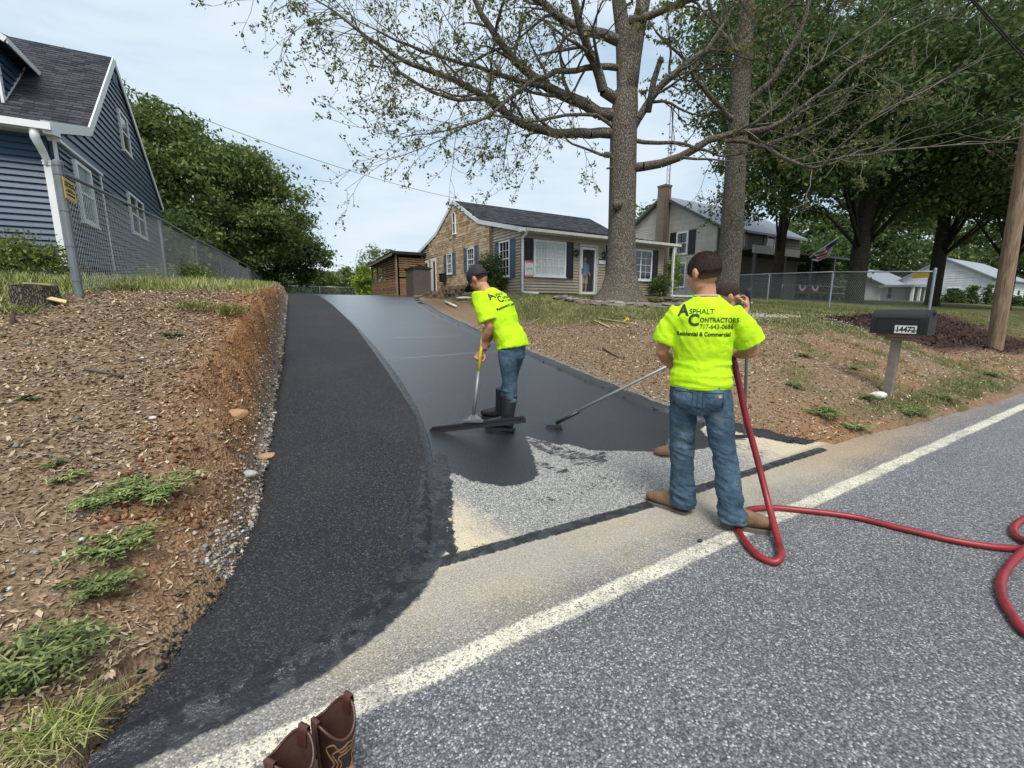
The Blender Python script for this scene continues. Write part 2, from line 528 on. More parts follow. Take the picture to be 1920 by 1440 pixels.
SEAM = [(.84, 2.18), (1.47, 2.14), (2.54, 2.08), (3.68, 2.07), (4.98, 2.05)]
INNER = [(XS(y), y) for y in np.arange(2.2, 60, .4)]
STRIP = CURVE + [(XS(y), y) for y in np.arange(2.3, 60, .5)] + [(-9, 60), (-9, 1.6)]
WET = [(1.02, 2.62), (1.17, 3.08), (1.21, 3.2), (1.30, 3.13), (1.37, 3.10), (1.43, 2.96), (1.52, 2.88), (1.64, 2.78), (1.76, 2.75), (1.9, 2.78), (2.0, 2.84), (2.08, 3.02), (2.22, 3.3), (2.30, 3.5), (2.42, 3.34), (2.5, 3.2), (2.58, 3.22), (2.7, 3.04), (2.8, 2.97), (2.98, 2.9), (3.2, 2.80), (3.45, 2.68), (3.72, 2.62), (3.95, 2.60), (4.12, 2.74), (4.25, 2.95), (4.6, 3.05), (5.4, 3.2), (13, 60), (6, 60), (2.26, 10.85), (1.5, 4.4), (1.3, 3.6), (1.1, 3.0)]
DRIPS = [[(2.28, 3.45), (2.3, 3.2), (2.36, 3.05), (2.5, 2.92)], [(2.36, 3.4), (2.45, 3.1), (2.6, 2.95)], [(2.12, 2.98), (2.17, 2.82), (2.24, 2.8)], [(2.42, 2.86), (2.55, 2.8), (2.68, 2.82)],
         [(2.5, 2.95), (2.62, 2.86), (2.8, 2.92)]]
RBERM = [(XR(y) - .09, y) for y in np.arange(2.2, 26, .3)]
hx = axis_lines([(-.9, 5.6, .026), (5.6, 13, .4)])
hy = axis_lines([(1.2, 4.4, .026), (4.4, 9, .09), (9, 40, .33), (40, 60, 2)])
HX, HY = np.meshgrid(hx, hy)
XLh, XRh = XL(HY), XR(HY)
dcurve = line_d(HX, HY, CURVE + [(XS(y), y) for y in np.arange(2.4, 3.4, .2)])
dseam = line_d(HX, HY, SEAM); dinner = line_d(HX, HY, INNER)
dstrip = poly_sd(HX, HY, STRIP); dwet = poly_sd(HX, HY, WET)
ddrip = np.minimum.reduce([line_d(HX, HY, p) for p in DRIPS])
dberm = line_d(HX, HY, RBERM)
dsw = line_d(HX, HY, [(x + .10, y) for x, y in INNER[:4]] + [(1.12, 2.9)])
HZ = ZD(HY) + 0.012 * smooth01((.06 - dseam) / .05) * 0 + 0.0
ed = np.minimum(HX - XLh, XRh - HX)
HZ = HZ + np.where((dstrip < 0), 0.02 * smooth01(-dstrip / .05), 0)
rb = smooth01((.16 - dberm) / .1) * (HY > 2.2)
HZ = HZ + rb * (.045 + .05 * (fbm(HX * 9, HY * 9, 3) - .5)) * smooth01((HY - 2.2) / .4)
HZ = HZ + 0.007 * smooth01((.05 - dseam) / .04) * (.5 + fbm(HX * 14, HY * 14, 2, 2))
HZ = HZ + 0.010 * smooth01((.08 - dcurve) / .08) * (fbm(HX * 20, HY * 20, 5, 3))
HZ = HZ + 0.0025 * (fbm(HX * 3, HY * 3, 6, 3) - .5)
HZ = HZ - 0.05 * smooth01((.05 - ed) / .09) * (HY > 2.3)
ny2, nx2 = HX.shape
idx = np.arange(nx2 * ny2).reshape(ny2, nx2)
Fh = np.stack([idx[:-1, :-1], idx[:-1, 1:], idx[1:, 1:], idx[1:, :-1]], -1).reshape(-1, 4)
cxh = HX.ravel()[Fh].mean(1); cyh = HY.ravel()[Fh].mean(1)
rag = .05 * (fbm(cxh * 9, cyh * 9, 3.3, 3) - .5)
seamy = np.interp(cxh, [s[0] for s in CURVE[:-1]] + [s[0] for s in SEAM], [s[1] - .05 for s in CURVE[:-1]] + [s[1] for s in SEAM])
is_drive = (cyh >= seamy) & (cxh > XL(cyh) - .02 + rag) & (cxh < XR(cyh) + .03 + rag) & (cxh < 5.25 + 4 * (cyh > 6))
is_road = (cyh < seamy)
VH = np.stack([HX, HY, HZ], -1).reshape(-1, 3)
def sub_mesh(name, sel):
    f = Fh[sel]; used, inv = np.unique(f.ravel(), return_inverse=True)
    me = new_mesh(name, VH[used], inv.reshape(-1, 4), smooth=True)
    for nm, arr in (('dstrip', dstrip), ('dwet', dwet), ('dseam', dseam), ('dinner', dinner), ('dcurve', dcurve), ('ddrip', ddrip), ('dberm', dberm), ('dsw', dsw)):
        add_attr(me, nm, arr.ravel()[used])
    return me

def paving_material():
    m = NM('paving')
    P = m.xyz(); X, Y = P[0], P[1]
    vc = m.voro(125, out='Color'); vd = m.voro(125); vr = m.xyz(vc)[0]; vr2 = m.xyz(vc)[1]
    big = m.noise(.8, 5, .6); med = m.noise(9, 5, .6); fine = m.noise(240, 3, .6)
    # road: grey chips in dark binder
    chip = m.ramp(vr, [(0, (.075, .077, .084)), (.35, (.12, .123, .132)), (.66, (.175, .178, .186)), (.90, (.275, .275, .278)), (1, (.48, .475, .46))])
    gap = m.rng(vd, .5, .85)
    road = m.mix(m.math('MULTIPLY', gap, .75), chip, (.035, .036, .04))
    stain = m.rng(m.noise(.55, 6, .75, vec=m.map((.35, 1, 1)), dist=.6), .58, .70, 0, .30)
    track = m.math('MULTIPLY', m.math('ADD', m.math('SINE', m.math('MULTIPLY', Y, 3.3)), 1.0), .05)
    road = m.hsv(road, .5, 1.0, m.math('SUBTRACT', m.rng(big, .3, .7, .90, 1.14), track))
    road = m.mix(stain, road, (.055, .055, .06))
    # pale sandy dust near the seam
    dn = m.math('ADD', Y, m.math('MULTIPLY', m.math('SUBTRACT', m.noise(1.6, 5, .6), .5), .55))
    dust = m.math('MULTIPLY', m.rng(dn, 1.40, 1.85), m.rng(vd, .95, .2, .6, 1.0))
    dust = m.math('MULTIPLY', dust, m.rng(X, 7.5, 5.2, .25, .9))
    dustc = m.mix(m.rng(m.noise(2.3, 4, .6), .35, .65), (.52, .43, .28), (.46, .42, .35))
    dustc = m.mix(m.rng(X, 3.8, 5.2), dustc, (.46, .31, .17))
    road = m.mix(m.math('MULTIPLY', dust, .8), road, dustc)
    # old driveway apron
    apron = m.ramp(vr, [(0, (.12, .12, .115)), (.4, (.235, .23, .22)), (.8, (.37, .36, .34)), (1, (.55, .53, .49))])
    apron = m.mix(m.math('MULTIPLY', gap, .8), apron, (.09, .088, .085))
    sx = m.math('ADD', m.math('SUBTRACT', X, 1.03), m.math('MULTIPLY', m.math('SUBTRACT', Y, 2.2), .25))
    sand = m.math('MULTIPLY', m.rng(m.math('ADD', sx, m.math('MULTIPLY', m.math('SUBTRACT', med, .5), .45)), .42, .10), .92)
    sand2 = m.rng(m.math('ADD', X, m.math('MULTIPLY', m.math('SUBTRACT', med, .5), 1.2)), 3.9, 4.5, 0, .8)
    sandc = m.mix(m.rng(vd, .3, .9), (.62, .535, .38), (.46, .38, .25))
    apron = m.mix(m.math('MAXIMUM', sand, sand2), apron, sandc)
    drop = m.rng(m.math('ADD', m.noise(26, 4, .75), m.math('MULTIPLY', m.math('SUBTRACT', m.noise(2.2, 3), .5), .7)), .655, .69)
    apron = m.mix(m.math('MULTIPLY', drop, .85), apron, (.03, .03, .032))
    road_sel = m.rng(m.math('SUBTRACT', Y, 2.13), -.03, .03)
    col = m.mix(road_sel, road, apron)
    # edge line paint
    ln = m.math('ABSOLUTE', m.math('ADD', m.math('SUBTRACT', Y, 1.50), m.math('MULTIPLY', m.math('SUBTRACT', m.noise(2.5, 3), .5), .05)))
    lw = m.math('ADD', ln, m.math('MULTIPLY', m.math('SUBTRACT', m.noise(60, 3, .7), .5), .05))
    lmask = m.math('MULTIPLY', m.rng(lw, .064, .044), m.rng(m.math('ADD', vr2, m.math('MULTIPLY', vd, .3)), 1.05, .75, .1, 1))
    wear = m.rng(m.noise(5, 5, .75), .30, .56, .25, 1)
    col = m.mix(m.math('MULTIPLY', m.math('MULTIPLY', lmask, wear), .97), col, (.70, .655, .52))
    # new asphalt strip
    newc = m.ramp(vr, [(0, (.008, .008, .010)), (.6, (.019, .019, .022)), (.92, (.042, .042, .045)), (1, (.085, .085, .082))])
    newc = m.mix(m.math('MULTIPLY', m.rng(big, .4, .7), .35), newc, (.05, .045, .042))
    jag = m.math('MULTIPLY', m.math('SUBTRACT', m.noise(22, 4, .7), .5), .10)
    jagf = m.math('MULTIPLY', m.math('SUBTRACT', m.noise(70, 3, .7), .5), .05)
    strip = m.rng(m.math('ADD', m.attr('dstrip'), jagf), .006, -.006)
    # sealer
    wet = m.rng(m.math('ADD', m.attr('dwet'), m.math('ADD', m.math('MULTIPLY', jag, .9), jagf)), .006, -.004)
    drip = m.rng(m.math('ADD', m.attr('ddrip'), m.math('MULTIPLY', jag, 1.6)), .045, .03)
    streak = m.noise(26, 3, .6, vec=m.map((.3, 2.2, 1), (0, 0, -.35)))
    drip = m.math('MULTIPLY', drip, m.rng(streak, .40, .50))
    tar_a = m.rng(m.math('ADD', m.attr('dseam'), m.math('MULTIPLY', jag, .42)), .052, .042)
    tar_a = m.math('MULTIPLY', tar_a, m.rng(m.math('ADD', m.attr('dwet'), 0.0), -.4, -.39, 1, 1))
    tar_b = m.rng(m.math('ADD', m.attr('dcurve'), m.math('MULTIPLY', jag, .6)), .105, .085)
    tar_c = m.rng(m.math('ADD', m.attr('dinner'), m.math('MULTIPLY', jag, .25)), .034, .026)
    tar_d = m.math('MULTIPLY', m.rng(m.math('ADD', m.attr('dsw'), m.math('MULTIPLY', jag, 1.1)), .06, .05), m.rng(m.noise(11, 4, .7), .36, .42))
    tar = m.math('MAXIMUM', m.math('MAXIMUM', tar_a, tar_b), m.math('MAXIMUM', tar_c, tar_d))
    crack = m.rng(m.math('ADD', m.attr('dcurve'), m.math('MULTIPLY', m.math('ABSOLUTE', jag), .75)), .012, .006)
    wetc = m.mix(m.rng(vr, .3, 1), (.010, .010, .012), (.021, .021, .024))
    berm = m.rng(m.math('ADD', m.attr('dberm'), m.math('MULTIPLY', jag, .3)), .15, .13)
    berm = m.math('MULTIPLY', berm, m.rng(Y, 2.25, 2.3))
    dark = m.math('MAXIMUM', wet, drip)
    col = m.mix(dark, col, wetc)
    col = m.mix(strip, col, newc)
    col = m.mix(berm, col, (.013, .013, .014))
    col = m.mix(tar, col, (.011, .012, .015))
    col = m.mix(crack, col, (.002, .002, .002))
    # gloss
    rr = .88
    r_wet = m.rng(m.noise(40, 3), .3, .7, .26, .36)
    rough = m.mix(dark, (rr, rr, rr), r_wet)
    rough = m.mix(strip, rough, (.78, .78, .78))
    rough = m.mix(berm, rough, (.62, .62, .62))
    r_tar = m.rng(m.noise(14, 4, .6), .35, .62, .35, .7)
    rough = m.mix(tar, rough, r_tar)
    dry = m.math('SUBTRACT', 1.0, m.math('MAXIMUM', m.math('MULTIPLY', dark, .62), m.math('MULTIPLY', tar, .70)))
    h = m.math('MULTIPLY', m.math('SUBTRACT', 1.0, m.math('POWER', vd, 1.6)), dry)
    h = m.math('ADD', h, m.math('MULTIPLY', m.math('MULTIPLY', m.noise(45, 4, .7), tar), 1.6))
    h = m.math('ADD', h, m.math('MULTIPLY', m.math('MULTIPLY', vr, .25), dry))
    h = m.math('ADD', h, m.math('MULTIPLY', dark, .5))
    nb = m.bump(h, 1.0, .0045)
    # trails left by the squeegee
    for yy, xa, xb in ((6.9, 1.9, 4.4), (8.6, 2.3, 4.3), (9.9, 2.4, 4.9), (13.2, 2.6, 5.2), (16.6, 3.2, 5.8)):
        dy = m.math('ABSOLUTE', m.math('ADD', m.math('SUBTRACT', Y, yy), m.math('MULTIPLY', m.math('SUBTRACT', m.noise(.9, 3), .5), .5)))
        ln_ = m.math('MULTIPLY', m.rng(dy, .022 + yy * .0015, .008), m.math('MULTIPLY', m.rng(X, xa, xa + .3), m.rng(X, xb, xb - .4)))
        col = m.mix(m.math('MULTIPLY', m.math('MULTIPLY', ln_, dark), .5), col, (.22, .235, .26))
    pool = m.rng(m.noise(10, 5, .72), .49, .52, .05, 1.0)
    cw = m.math('MAXIMUM', m.math('MULTIPLY', dark, .9), m.math('MULTIPLY', tar, pool))
    cn = m.bump(m.math('ADD', m.math('MULTIPLY', m.math('ADD', m.noise(26, 5, .72), m.math('MULTIPLY', m.voro(70), -.35)), tar), m.math('MULTIPLY', m.math('MULTIPLY', m.math('SUBTRACT', 1.0, vd), dark), .22)), .8, .014)
    mat = m.fin(col, rough, nb, spec=.5)
    m.set(m.b.inputs['Specular IOR Level'], m.rng(m.math('MAXIMUM', dark, strip), 0, 1, .5, .3)); m.set(m.b.inputs['Coat IOR'], 1.52); m.set(m.b.inputs['Coat Weight'], cw); m.set(m.b.inputs['Coat Roughness'], m.mix(tar, (.28, .28, .28), (.09, .09, .09))); m.t.links.new(cn, m.b.inputs['Coat Normal'])
    return mat
MAT_PAVE = paving_material()
drive_me = sub_mesh('driveway', is_drive)
link('driveway', drive_me, MAT_PAVE, kind='structure')
road_me = sub_mesh('road', is_road)
# the rest of the road, in big pieces round the fine patch
def road_piece(me_list, x0, x1, y0, y1, nxp, nyp):
    xs = np.linspace(x0, x1, nxp + 1); ys = np.linspace(y0, y1, nyp + 1)
    A, B = np.meshgrid(xs, ys)
    if y1 > 1.3:
        t = (B - y0) / (y1 - y0); B = y0 + t * (road_edge(A) + .03 * (fbm(A * 6, A * 0, 1, 3) - .5) + .05 - y0)
    return A, B
rv, rf, n0 = [], [], 0
for x0, x1, y0, y1, a, b in ((-200, -.9, -5.6, 1.0, 60, 4), (-60, -.9, 1.0, 1.6, 240, 2), (-.9, 5.6, -5.6, 1.2, 8, 8), (5.6, 200, -5.6, 1.0, 60, 4), (5.6, 60, 1.0, 1.8, 500, 3), (60, 200, 1.0, 1.7, 20, 2)):
    A, B = road_piece(None, x0, x1, y0, y1, a, b)
    if x0 == -60 or x0 == 5.6 or x0 == 60: pass
    i = np.arange(A.size).reshape(A.shape)
    rv.append(np.stack([A, B, A * 0], -1).reshape(-1, 3))
    rf.append(np.stack([i[:-1, :-1], i[:-1, 1:], i[1:, 1:], i[1:, :-1]], -1).reshape(-1, 4) + n0)
    n0 += A.size
V2 = np.concatenate(rv); F2 = np.concatenate(rf)
nv = len(road_me.vertices); co = np.zeros(nv * 3, dtype=np.float32); road_me.vertices.foreach_get('co', co)
fi = np.zeros(len(road_me.loops), dtype=np.int32); road_me.loops.foreach_get('vertex_index', fi)
at = {}
for nm in ('dstrip', 'dwet', 'dseam', 'dinner', 'dcurve', 'ddrip', 'dberm', 'dsw'):
    arr = np.zeros(nv, dtype=np.float32); road_me.attributes[nm].data.foreach_get('value', arr); at[nm] = arr
road_me2 = new_mesh('road', np.concatenate([co.reshape(-1, 3), V2]), np.concatenate([fi.reshape(-1, 4), F2 + nv]), smooth=True)
for nm, arr in at.items(): add_attr(road_me2, nm, np.concatenate([arr, np.full(len(V2), 9.0)]))
link('road', road_me2, MAT_PAVE, kind='structure')
# ------------------------------------------------------------------ ground cover (uncountable)
def tz(x, y): return terrain(x, y)
def quads_mesh(name, V, mat, **props):
    n = len(V)
    me = new_mesh(name, V.reshape(-1, 3), np.arange(n * 4).reshape(n, 4))
    return link(name, me, mat, **props)

def chips(x, y, size, aspect, tilt=.35, lift=.006):
    n = len(x)
    z = tz(x, y)
    a = rng.random(n) * 2 * np.pi
    t1 = rng.normal(0, tilt, n); t2 = rng.normal(0, tilt, n)
    u = np.stack([np.cos(a), np.sin(a), t1], -1); w = np.stack([-np.sin(a), np.cos(a), t2], -1)
    l = (size * (.5 + rng.random(n)))[:, None]; b = l * (aspect * (.6 + .8 * rng.random(n)))[:, None]
    c = np.stack([x, y, z + lift + .3 * np.abs(t1) * l[:, 0]], -1)
    j = lambda: 1 + .5 * (rng.random((n, 1)) - .5)
    return np.stack([c - u * l * j(), c - w * b * j(), c + u * l * j(), c + w * b * j()], 1)

m = NM('wood_chips')
c = m.ramp(m.island(), [(0, (.08, .048, .03)), (.3, (.22, .145, .088)), (.6, (.40, .29, .185)), (.85, (.50, .38, .25)), (1, (.58, .48, .35))])
c = m.mix(m.rng(m.noise(.9, 4, .6), .45, .65, 0, .45), c, (.12, .075, .05))
MAT_CHIP = m.fin(c, .85, spec=.2)
N = 90000
x = rng.uniform(-4.5, .5, N); y = 1.6 + 5.6 * rng.random(N) ** 1.5
g, cl, mu, gv = masks(x, y)
k = (x < XL(y) - .12) & (rng.random(N) > g * .75) & (rng.random(N) > cl * 1.05) & (rng.random(N) < .35 + .9 * fbm(x * 1.4, y * 1.4, 9))
V1 = chips(x[k], y[k], .0145, .42)
N = 64000
x = 4.4 + 11 * rng.random(N) ** 1.2; y = rng.uniform(1.9, 10, N)
g, cl, mu, gv = masks(x, y)
k = (x > XR(y) + .12) & (y > road_edge(x) + .06) & (rng.random(N) > g * .9) & (mu < .4) & (rng.random(N) < .3 + .9 * fbm(x * 1.4, y * 1.4, 9))
V2_ = chips(x[k], y[k], .020, .36)
quads_mesh('wood_chips', np.concatenate([V1, V2_]), MAT_CHIP, kind='stuff')

# dry straw
N = 15000
x = np.concatenate([rng.uniform(-4.5, .2, N // 2), rng.uniform(4.8, 14, N // 2)]); y = np.concatenate([1.6 + 5.2 * rng.random(N // 2) ** 1.4, rng.uniform(2, 9, N // 2)])
g, cl, mu, gv = masks(x, y)
k = (((x < XL(y) - .15)) | (x > XR(y) + .3)) & (mu < .3) & (rng.random(N) > cl * .9) & (y > road_edge(x) + .05)
Vs = chips(x[k], y[k], .045, .03, .18, .012)
MAT_STRAW = simple('dry_straw', (.42, .34, .22), .8, island=.5)
quads_mesh('dry_straw', Vs, MAT_STRAW, kind='stuff')

# mulch
N = 26000
x = rng.uniform(9, 24, N); y = rng.uniform(2.8, 12.5, N)
g, cl, mu, gv = masks(x, y)
k = rng.random(N) < mu
Vm = chips(x[k], y[k], .035, .35, .5, .01)
m = NM('dark_mulch'); MAT_MULCH = m.fin(m.ramp(m.island(), [(0, (.012, .007, .006)), (.6, (.045, .025, .022)), (1, (.10, .06, .048))]), .8, spec=.25)
quads_mesh('bark_mulch', Vm, MAT_MULCH, kind='stuff')

def pebbles(x, y, z, r, mat, name, flat=.65, **props):
    n = len(x)
    base = np.array([[1, 0, 0], [0, 1, 0], [-1, 0, 0], [0, -1, 0], [0, 0, 1], [0, 0, -1]], float)
    tri = np.array([[0, 1, 4], [1, 2, 4], [2, 3, 4], [3, 0, 4], [1, 0, 5], [2, 1, 5], [3, 2, 5], [0, 3, 5]])
    V = base[None] * (r[:, None, None] * (.6 + .8 * rng.random((n, 6, 1))))
    V[:, :, 2] *= flat
    a = rng.random(n) * 6.28; ca, sa = np.cos(a)[:, None], np.sin(a)[:, None]
    X_, Y_ = V[:, :, 0] * ca - V[:, :, 1] * sa, V[:, :, 0] * sa + V[:, :, 1] * ca
    V = np.stack([X_ + x[:, None], Y_ + y[:, None], V[:, :, 2] + (z + r * .2)[:, None]], -1)
    F = (tri[None] + (np.arange(n) * 6)[:, None, None]).reshape(-1, 3)
    me = new_mesh(name, V.reshape(-1, 3), F)
    return link(name, me, mat, **props)
# gravel at the toe of the cut
N = 5200
y = 2.6 + 20 * rng.random(N) ** 1.7; dl = rng.gamma(2.0, .030, N) * np.interp(y, [2.2, 4, 8], [.9, 1.3, 1.2])
x = XL(y) - .005 - dl * (.5 + 1.0 * fbm(y * 1.7, y * 0, 2))
m = NM('gravel'); MAT_GRAVEL = m.fin(m.ramp(m.island(), [(0, (.13, .12, .115)), (.45, (.27, .25, .23)), (.7, (.40, .31, .21)), (.9, (.42, .40, .37)), (1, (.52, .51, .48))]), .85, spec=.3)
pebbles(x, y, tz(x, y), .006 + .012 * rng.random(N) ** 2 * (1 + y * .05), MAT_GRAVEL, 'gravel', kind='stuff')
# pebbles over the banks and clods of clay on the cut
N = 5200
x = np.concatenate([rng.uniform(-4, .3, 3000), rng.uniform(4.6, 13, 2200)]); y = np.concatenate([1.7 + 5 * rng.random(3000) ** 1.5, rng.uniform(2, 9, 2200)])
k = ((x < XL(y) - .5) | (x > XR(y) + .05)) & (y > road_edge(x) + .04)
pebbles(x[k], y[k], tz(x[k], y[k]), .006 + .016 * rng.random(k.sum()) ** 3, MAT_GRAVEL, 'pebbles', kind='stuff')
N = 4200
y = 2.75 + 14 * rng.random(N) ** 1.6; x = XL(y) - .12 - .5 * rng.random(N)
m = NM('clay_clods'); cc = m.ramp(m.island(), [(0, (.10, .045, .022)), (.5, (.20, .10, .05)), (.8, (.30, .155, .075)), (1, (.36, .25, .16))])
MAT_CLOD = m.fin(cc, .95, m.bump(m.noise(60, 4, .7), .5, .01), spec=.1)
pebbles(x, y, tz(x, y), .005 + .018 * rng.random(N) ** 3, MAT_CLOD, 'clay_clods', .8, kind='stuff')
# loose black asphalt crumbs along the edges of the new strip and the berm
N = 5600
y = 1.9 + 22 * rng.random(N) ** 2.2; x = XL(y) + .03 - rng.gamma(1.3, .028, N)
y2 = 2.2 + 19 * rng.random(N) ** 1.8; x2 = XR(y2) - .10 + rng.normal(0, .055, N)
MAT_CRUMB = simple('asphalt_crumbs', (.016, .016, .017), .55, island=.5, spec=.5)
x = np.concatenate([x, x2]); y = np.concatenate([y, y2]); zz = np.maximum(np.where(x < 3, ZD(y) - .02, ZD(y) + .015), np.where(x < 3, terrain(x, y), -9))
pebbles(x, y, zz, .006 + .012 * rng.random(2 * N) ** 2, MAT_CRUMB, 'asphalt_crumbs', kind='stuff')

# grass
def blades(x, y, h, w, lean=.5):
    n = len(x); z = tz(x, y)
    a = rng.random(n) * 2 * np.pi; b = rng.random(n) * 2 * np.pi
    hh = h * (.5 + rng.random(n)); ww = w * (.6 + .8 * rng.random(n))
    ln = lean * hh * rng.random(n)
    c = np.stack([x, y, z - .01], -1)
    s = np.stack([np.cos(a) * ww, np.sin(a) * ww, 0 * a], -1)
    t = np.stack([np.cos(b) * ln, np.sin(b) * ln, hh], -1)
    return np.stack([c - s / 2, c + s / 2, c + t, c + t * .55 - s * .55 - np.stack([0 * a, 0 * a, -hh * .04], -1)], 1)
def grass_mat(name, dark, mid, light, dry):
    m = NM(name)
    c = m.ramp(m.island(), [(0, dark), (.5, mid), (.85, light), (1, dry)])
    c = m.mix(m.rng(m.noise(.9, 4, .65), .47, .62, 0, .65), c, dry)
    b = m.fin(c, .6, spec=.25)
    m.set(m.b.inputs['Subsurface Weight'], 0.0)
    return b
MAT_GR_L = grass_mat('grass_left', (.06, .085, .018), (.16, .20, .045), (.30, .33, .09), (.44, .40, .20))
MAT_GR_R = grass_mat('grass_right', (.05, .07, .018), (.12, .155, .038), (.20, .225, .07), (.34, .30, .15))
N = 120000
x = rng.uniform(-9, 2.0, N); y = 4.6 + 22 * rng.random(N) ** 1.8
g, cl, mu, gv = masks(x, y)
k = (rng.random(N) < g * .95) & ((x > -6.5 + 0 * x))
x, y = x[k], y[k]
tall = .065 + .10 * fbm(x * 1.2, y * 1.2, 3) * smooth01((y - 6) / 3)
quads_mesh('grass', blades(x, y, tall, .006 + y * .0006, .8), MAT_GR_L, kind='stuff')
N = 150000
x = 4.5 + 22 * rng.random(N) ** 1.3; y = rng.uniform(1.9, 19, N)
g, cl, mu, gv = masks(x, y)
k = (rng.random(N) < g) & ~((x > 9.9) & (y > 15.4))
x, y = x[k], y[k]
quads_mesh('grass', blades(x, y, .045 + .02 * rng.random(len(x)), .010 + .0004 * y, .9), MAT_GR_R, kind='stuff')
# clover flowers
N = 2600
x = rng.uniform(9, 14.5, N); y = 4.2 + rng.normal(.9, .5, N) + (14 - x) * .28
g, cl, mu, gv = masks(x, y)
k = (g > .4) & (fbm(x * 1.3, y * 1.3, 4) > .42)
pebbles(x[k], y[k], tz(x[k], y[k]) + .04, .011 + 0 * x[k], simple('clover_flower', (.62, .62, .5), .8), 'clover_flowers', kind='stuff')

# leafy weeds, one thing each
def weed_mesh(seed, n_st, spread, h, leaf):
    r = np.random.default_rng(seed); Q = []
    for s in range(n_st):
        a = r.random() * 6.28; ln = spread * (.45 + .55 * r.random()); hh = h * (.4 + .6 * r.random())
        for side in range(2):
            pass
        npin = 9
        up = np.array([0, 0, 1.0]); d = np.array([math.cos(a), math.sin(a), 0]); sd = np.array([-math.sin(a), math.cos(a), 0])
        o = r.normal(0, spread * .12, 3) * [1, 1, 0]
        pts = [o + d * ln * t + up * hh * (1 - (1 - t) ** 2 - .55 * t ** 2.5) for t in np.linspace(0, 1, npin)]
        for i in range(npin - 1):     # stem
            q = sd * .0022
            Q.append([pts[i] - q, pts[i] + q, pts[i + 1] + q, pts[i + 1] - q])
        for i in range(1, npin):
            sc = leaf * (1.1 - .75 * i / npin) * (.8 + .4 * r.random())
            for sg in (-1, 1):
                tip = pts[i] + sd * sg * sc + d * sc * .55 + up * r.normal(0, .18) * sc
                md = (pts[i] + tip) / 2
                Q.append([pts[i], md + d * sc * .20, tip, md - d * sc * .16])
                t2 = md + sd * sg * sc * .15 + d * sc * .45
                Q.append([md, (md + t2) / 2 + sd * sg * sc * .08, t2, (md + t2) / 2 - sd * sg * sc * .08])
        tip = pts[-1] + d * leaf * .5
        Q.append([pts[-1], (pts[-1] + tip) / 2 + sd * leaf * .12, tip, (pts[-1] + tip) / 2 - sd * leaf * .12])
    V = np.array(Q)
    return new_mesh('weed', V.reshape(-1, 3), np.arange(len(V) * 4).reshape(-1, 4))
m = NM('weed_leaf'); c = m.ramp(m.island(), [(0, (.05, .075, .02)), (.45, (.11, .155, .045)), (.85, (.22, .27, .085)), (1, (.36, .33, .16))])
c = m.hsv(c, .5, 1.0, m.rng(m.objrand(), 0, 1, .8, 1.25))
MAT_WEED = m.fin(c, .55, spec=.3)
WEEDS = [((275, 925), .26, .13, 30, 1, 'feathery green weed on the dirt bank beside the orange cut, largest there'),
         ((195, 945), .15, .10, 16, 2, 'bright green weed just left of the largest feathery weed'),
         ((215, 1030), .20, .12, 26, 3, 'rounded feathery weed low on the left bank, above the brown bare soil'),
         ((185, 1100), .16, .09, 18, 4, 'loose pale green weed directly below the rounded feathery weed'),
         ((45, 1265), .24, .16, 44, 5, 'big bright green weed clump at the left edge of the photo'),
         ((105, 1230), .12, .10, 14, 6, 'small weed at the right side of the big left edge clump'),
         ((130, 895), .09, .05, 10, 7, 'tiny grey green weed above the bright green weed on the left bank'),
         ((62, 745), .09, .05, 10, 8, 'tiny weed alone high on the left bank'),
         ((325, 628), .11, .07, 10, 9, 'low broad weed just under the grass lip of the left bank'),
         ((98, 868), .08, .05, 8, 10, 'tiny dark weed among chips in the middle of the left bank'),
         ((1545, 775), .32, .10, 34, 11, 'wide green weed at the foot of the right bank by the road'),
         ((1700, 770), .30, .09, 30, 12, 'low weed mat at the road edge right of the mailbox post'),
         ((1490, 725), .16, .13, 16, 13, 'single round weed midway up the right bank'),
         ((1620, 745), .22, .08, 20, 14, 'weed clump just left of the mailbox post foot'),
         ((1595, 690), .20, .08, 16, 15, 'weed clump up the slope left of the mailbox post'),
         ((1500, 665), .28, .07, 18, 16, 'spreading weed below the clover on the right bank'),
         ((1850, 700), .35, .10, 26, 17, 'weed mat at far right below the utility pole'),
         ((1770, 745), .30, .09, 24, 18, 'green weed on the bank right of the white stone'),
         ((1600, 800), .22, .07, 18, 19, 'weed at the pavement edge under the right bank')]
for (px, py), sp, h, ns, sd, lab in WEEDS:
    p = on_ground(px, py)
    o = link('weed', weed_mesh(sd, ns, sp, h, .035 + sp * .10), MAT_WEED)
    o.location = (p.x, p.y, p.z - .01); o['label'] = lab; o['category'] = 'weed'; o['group'] = 'weeds growing on the bare banks'
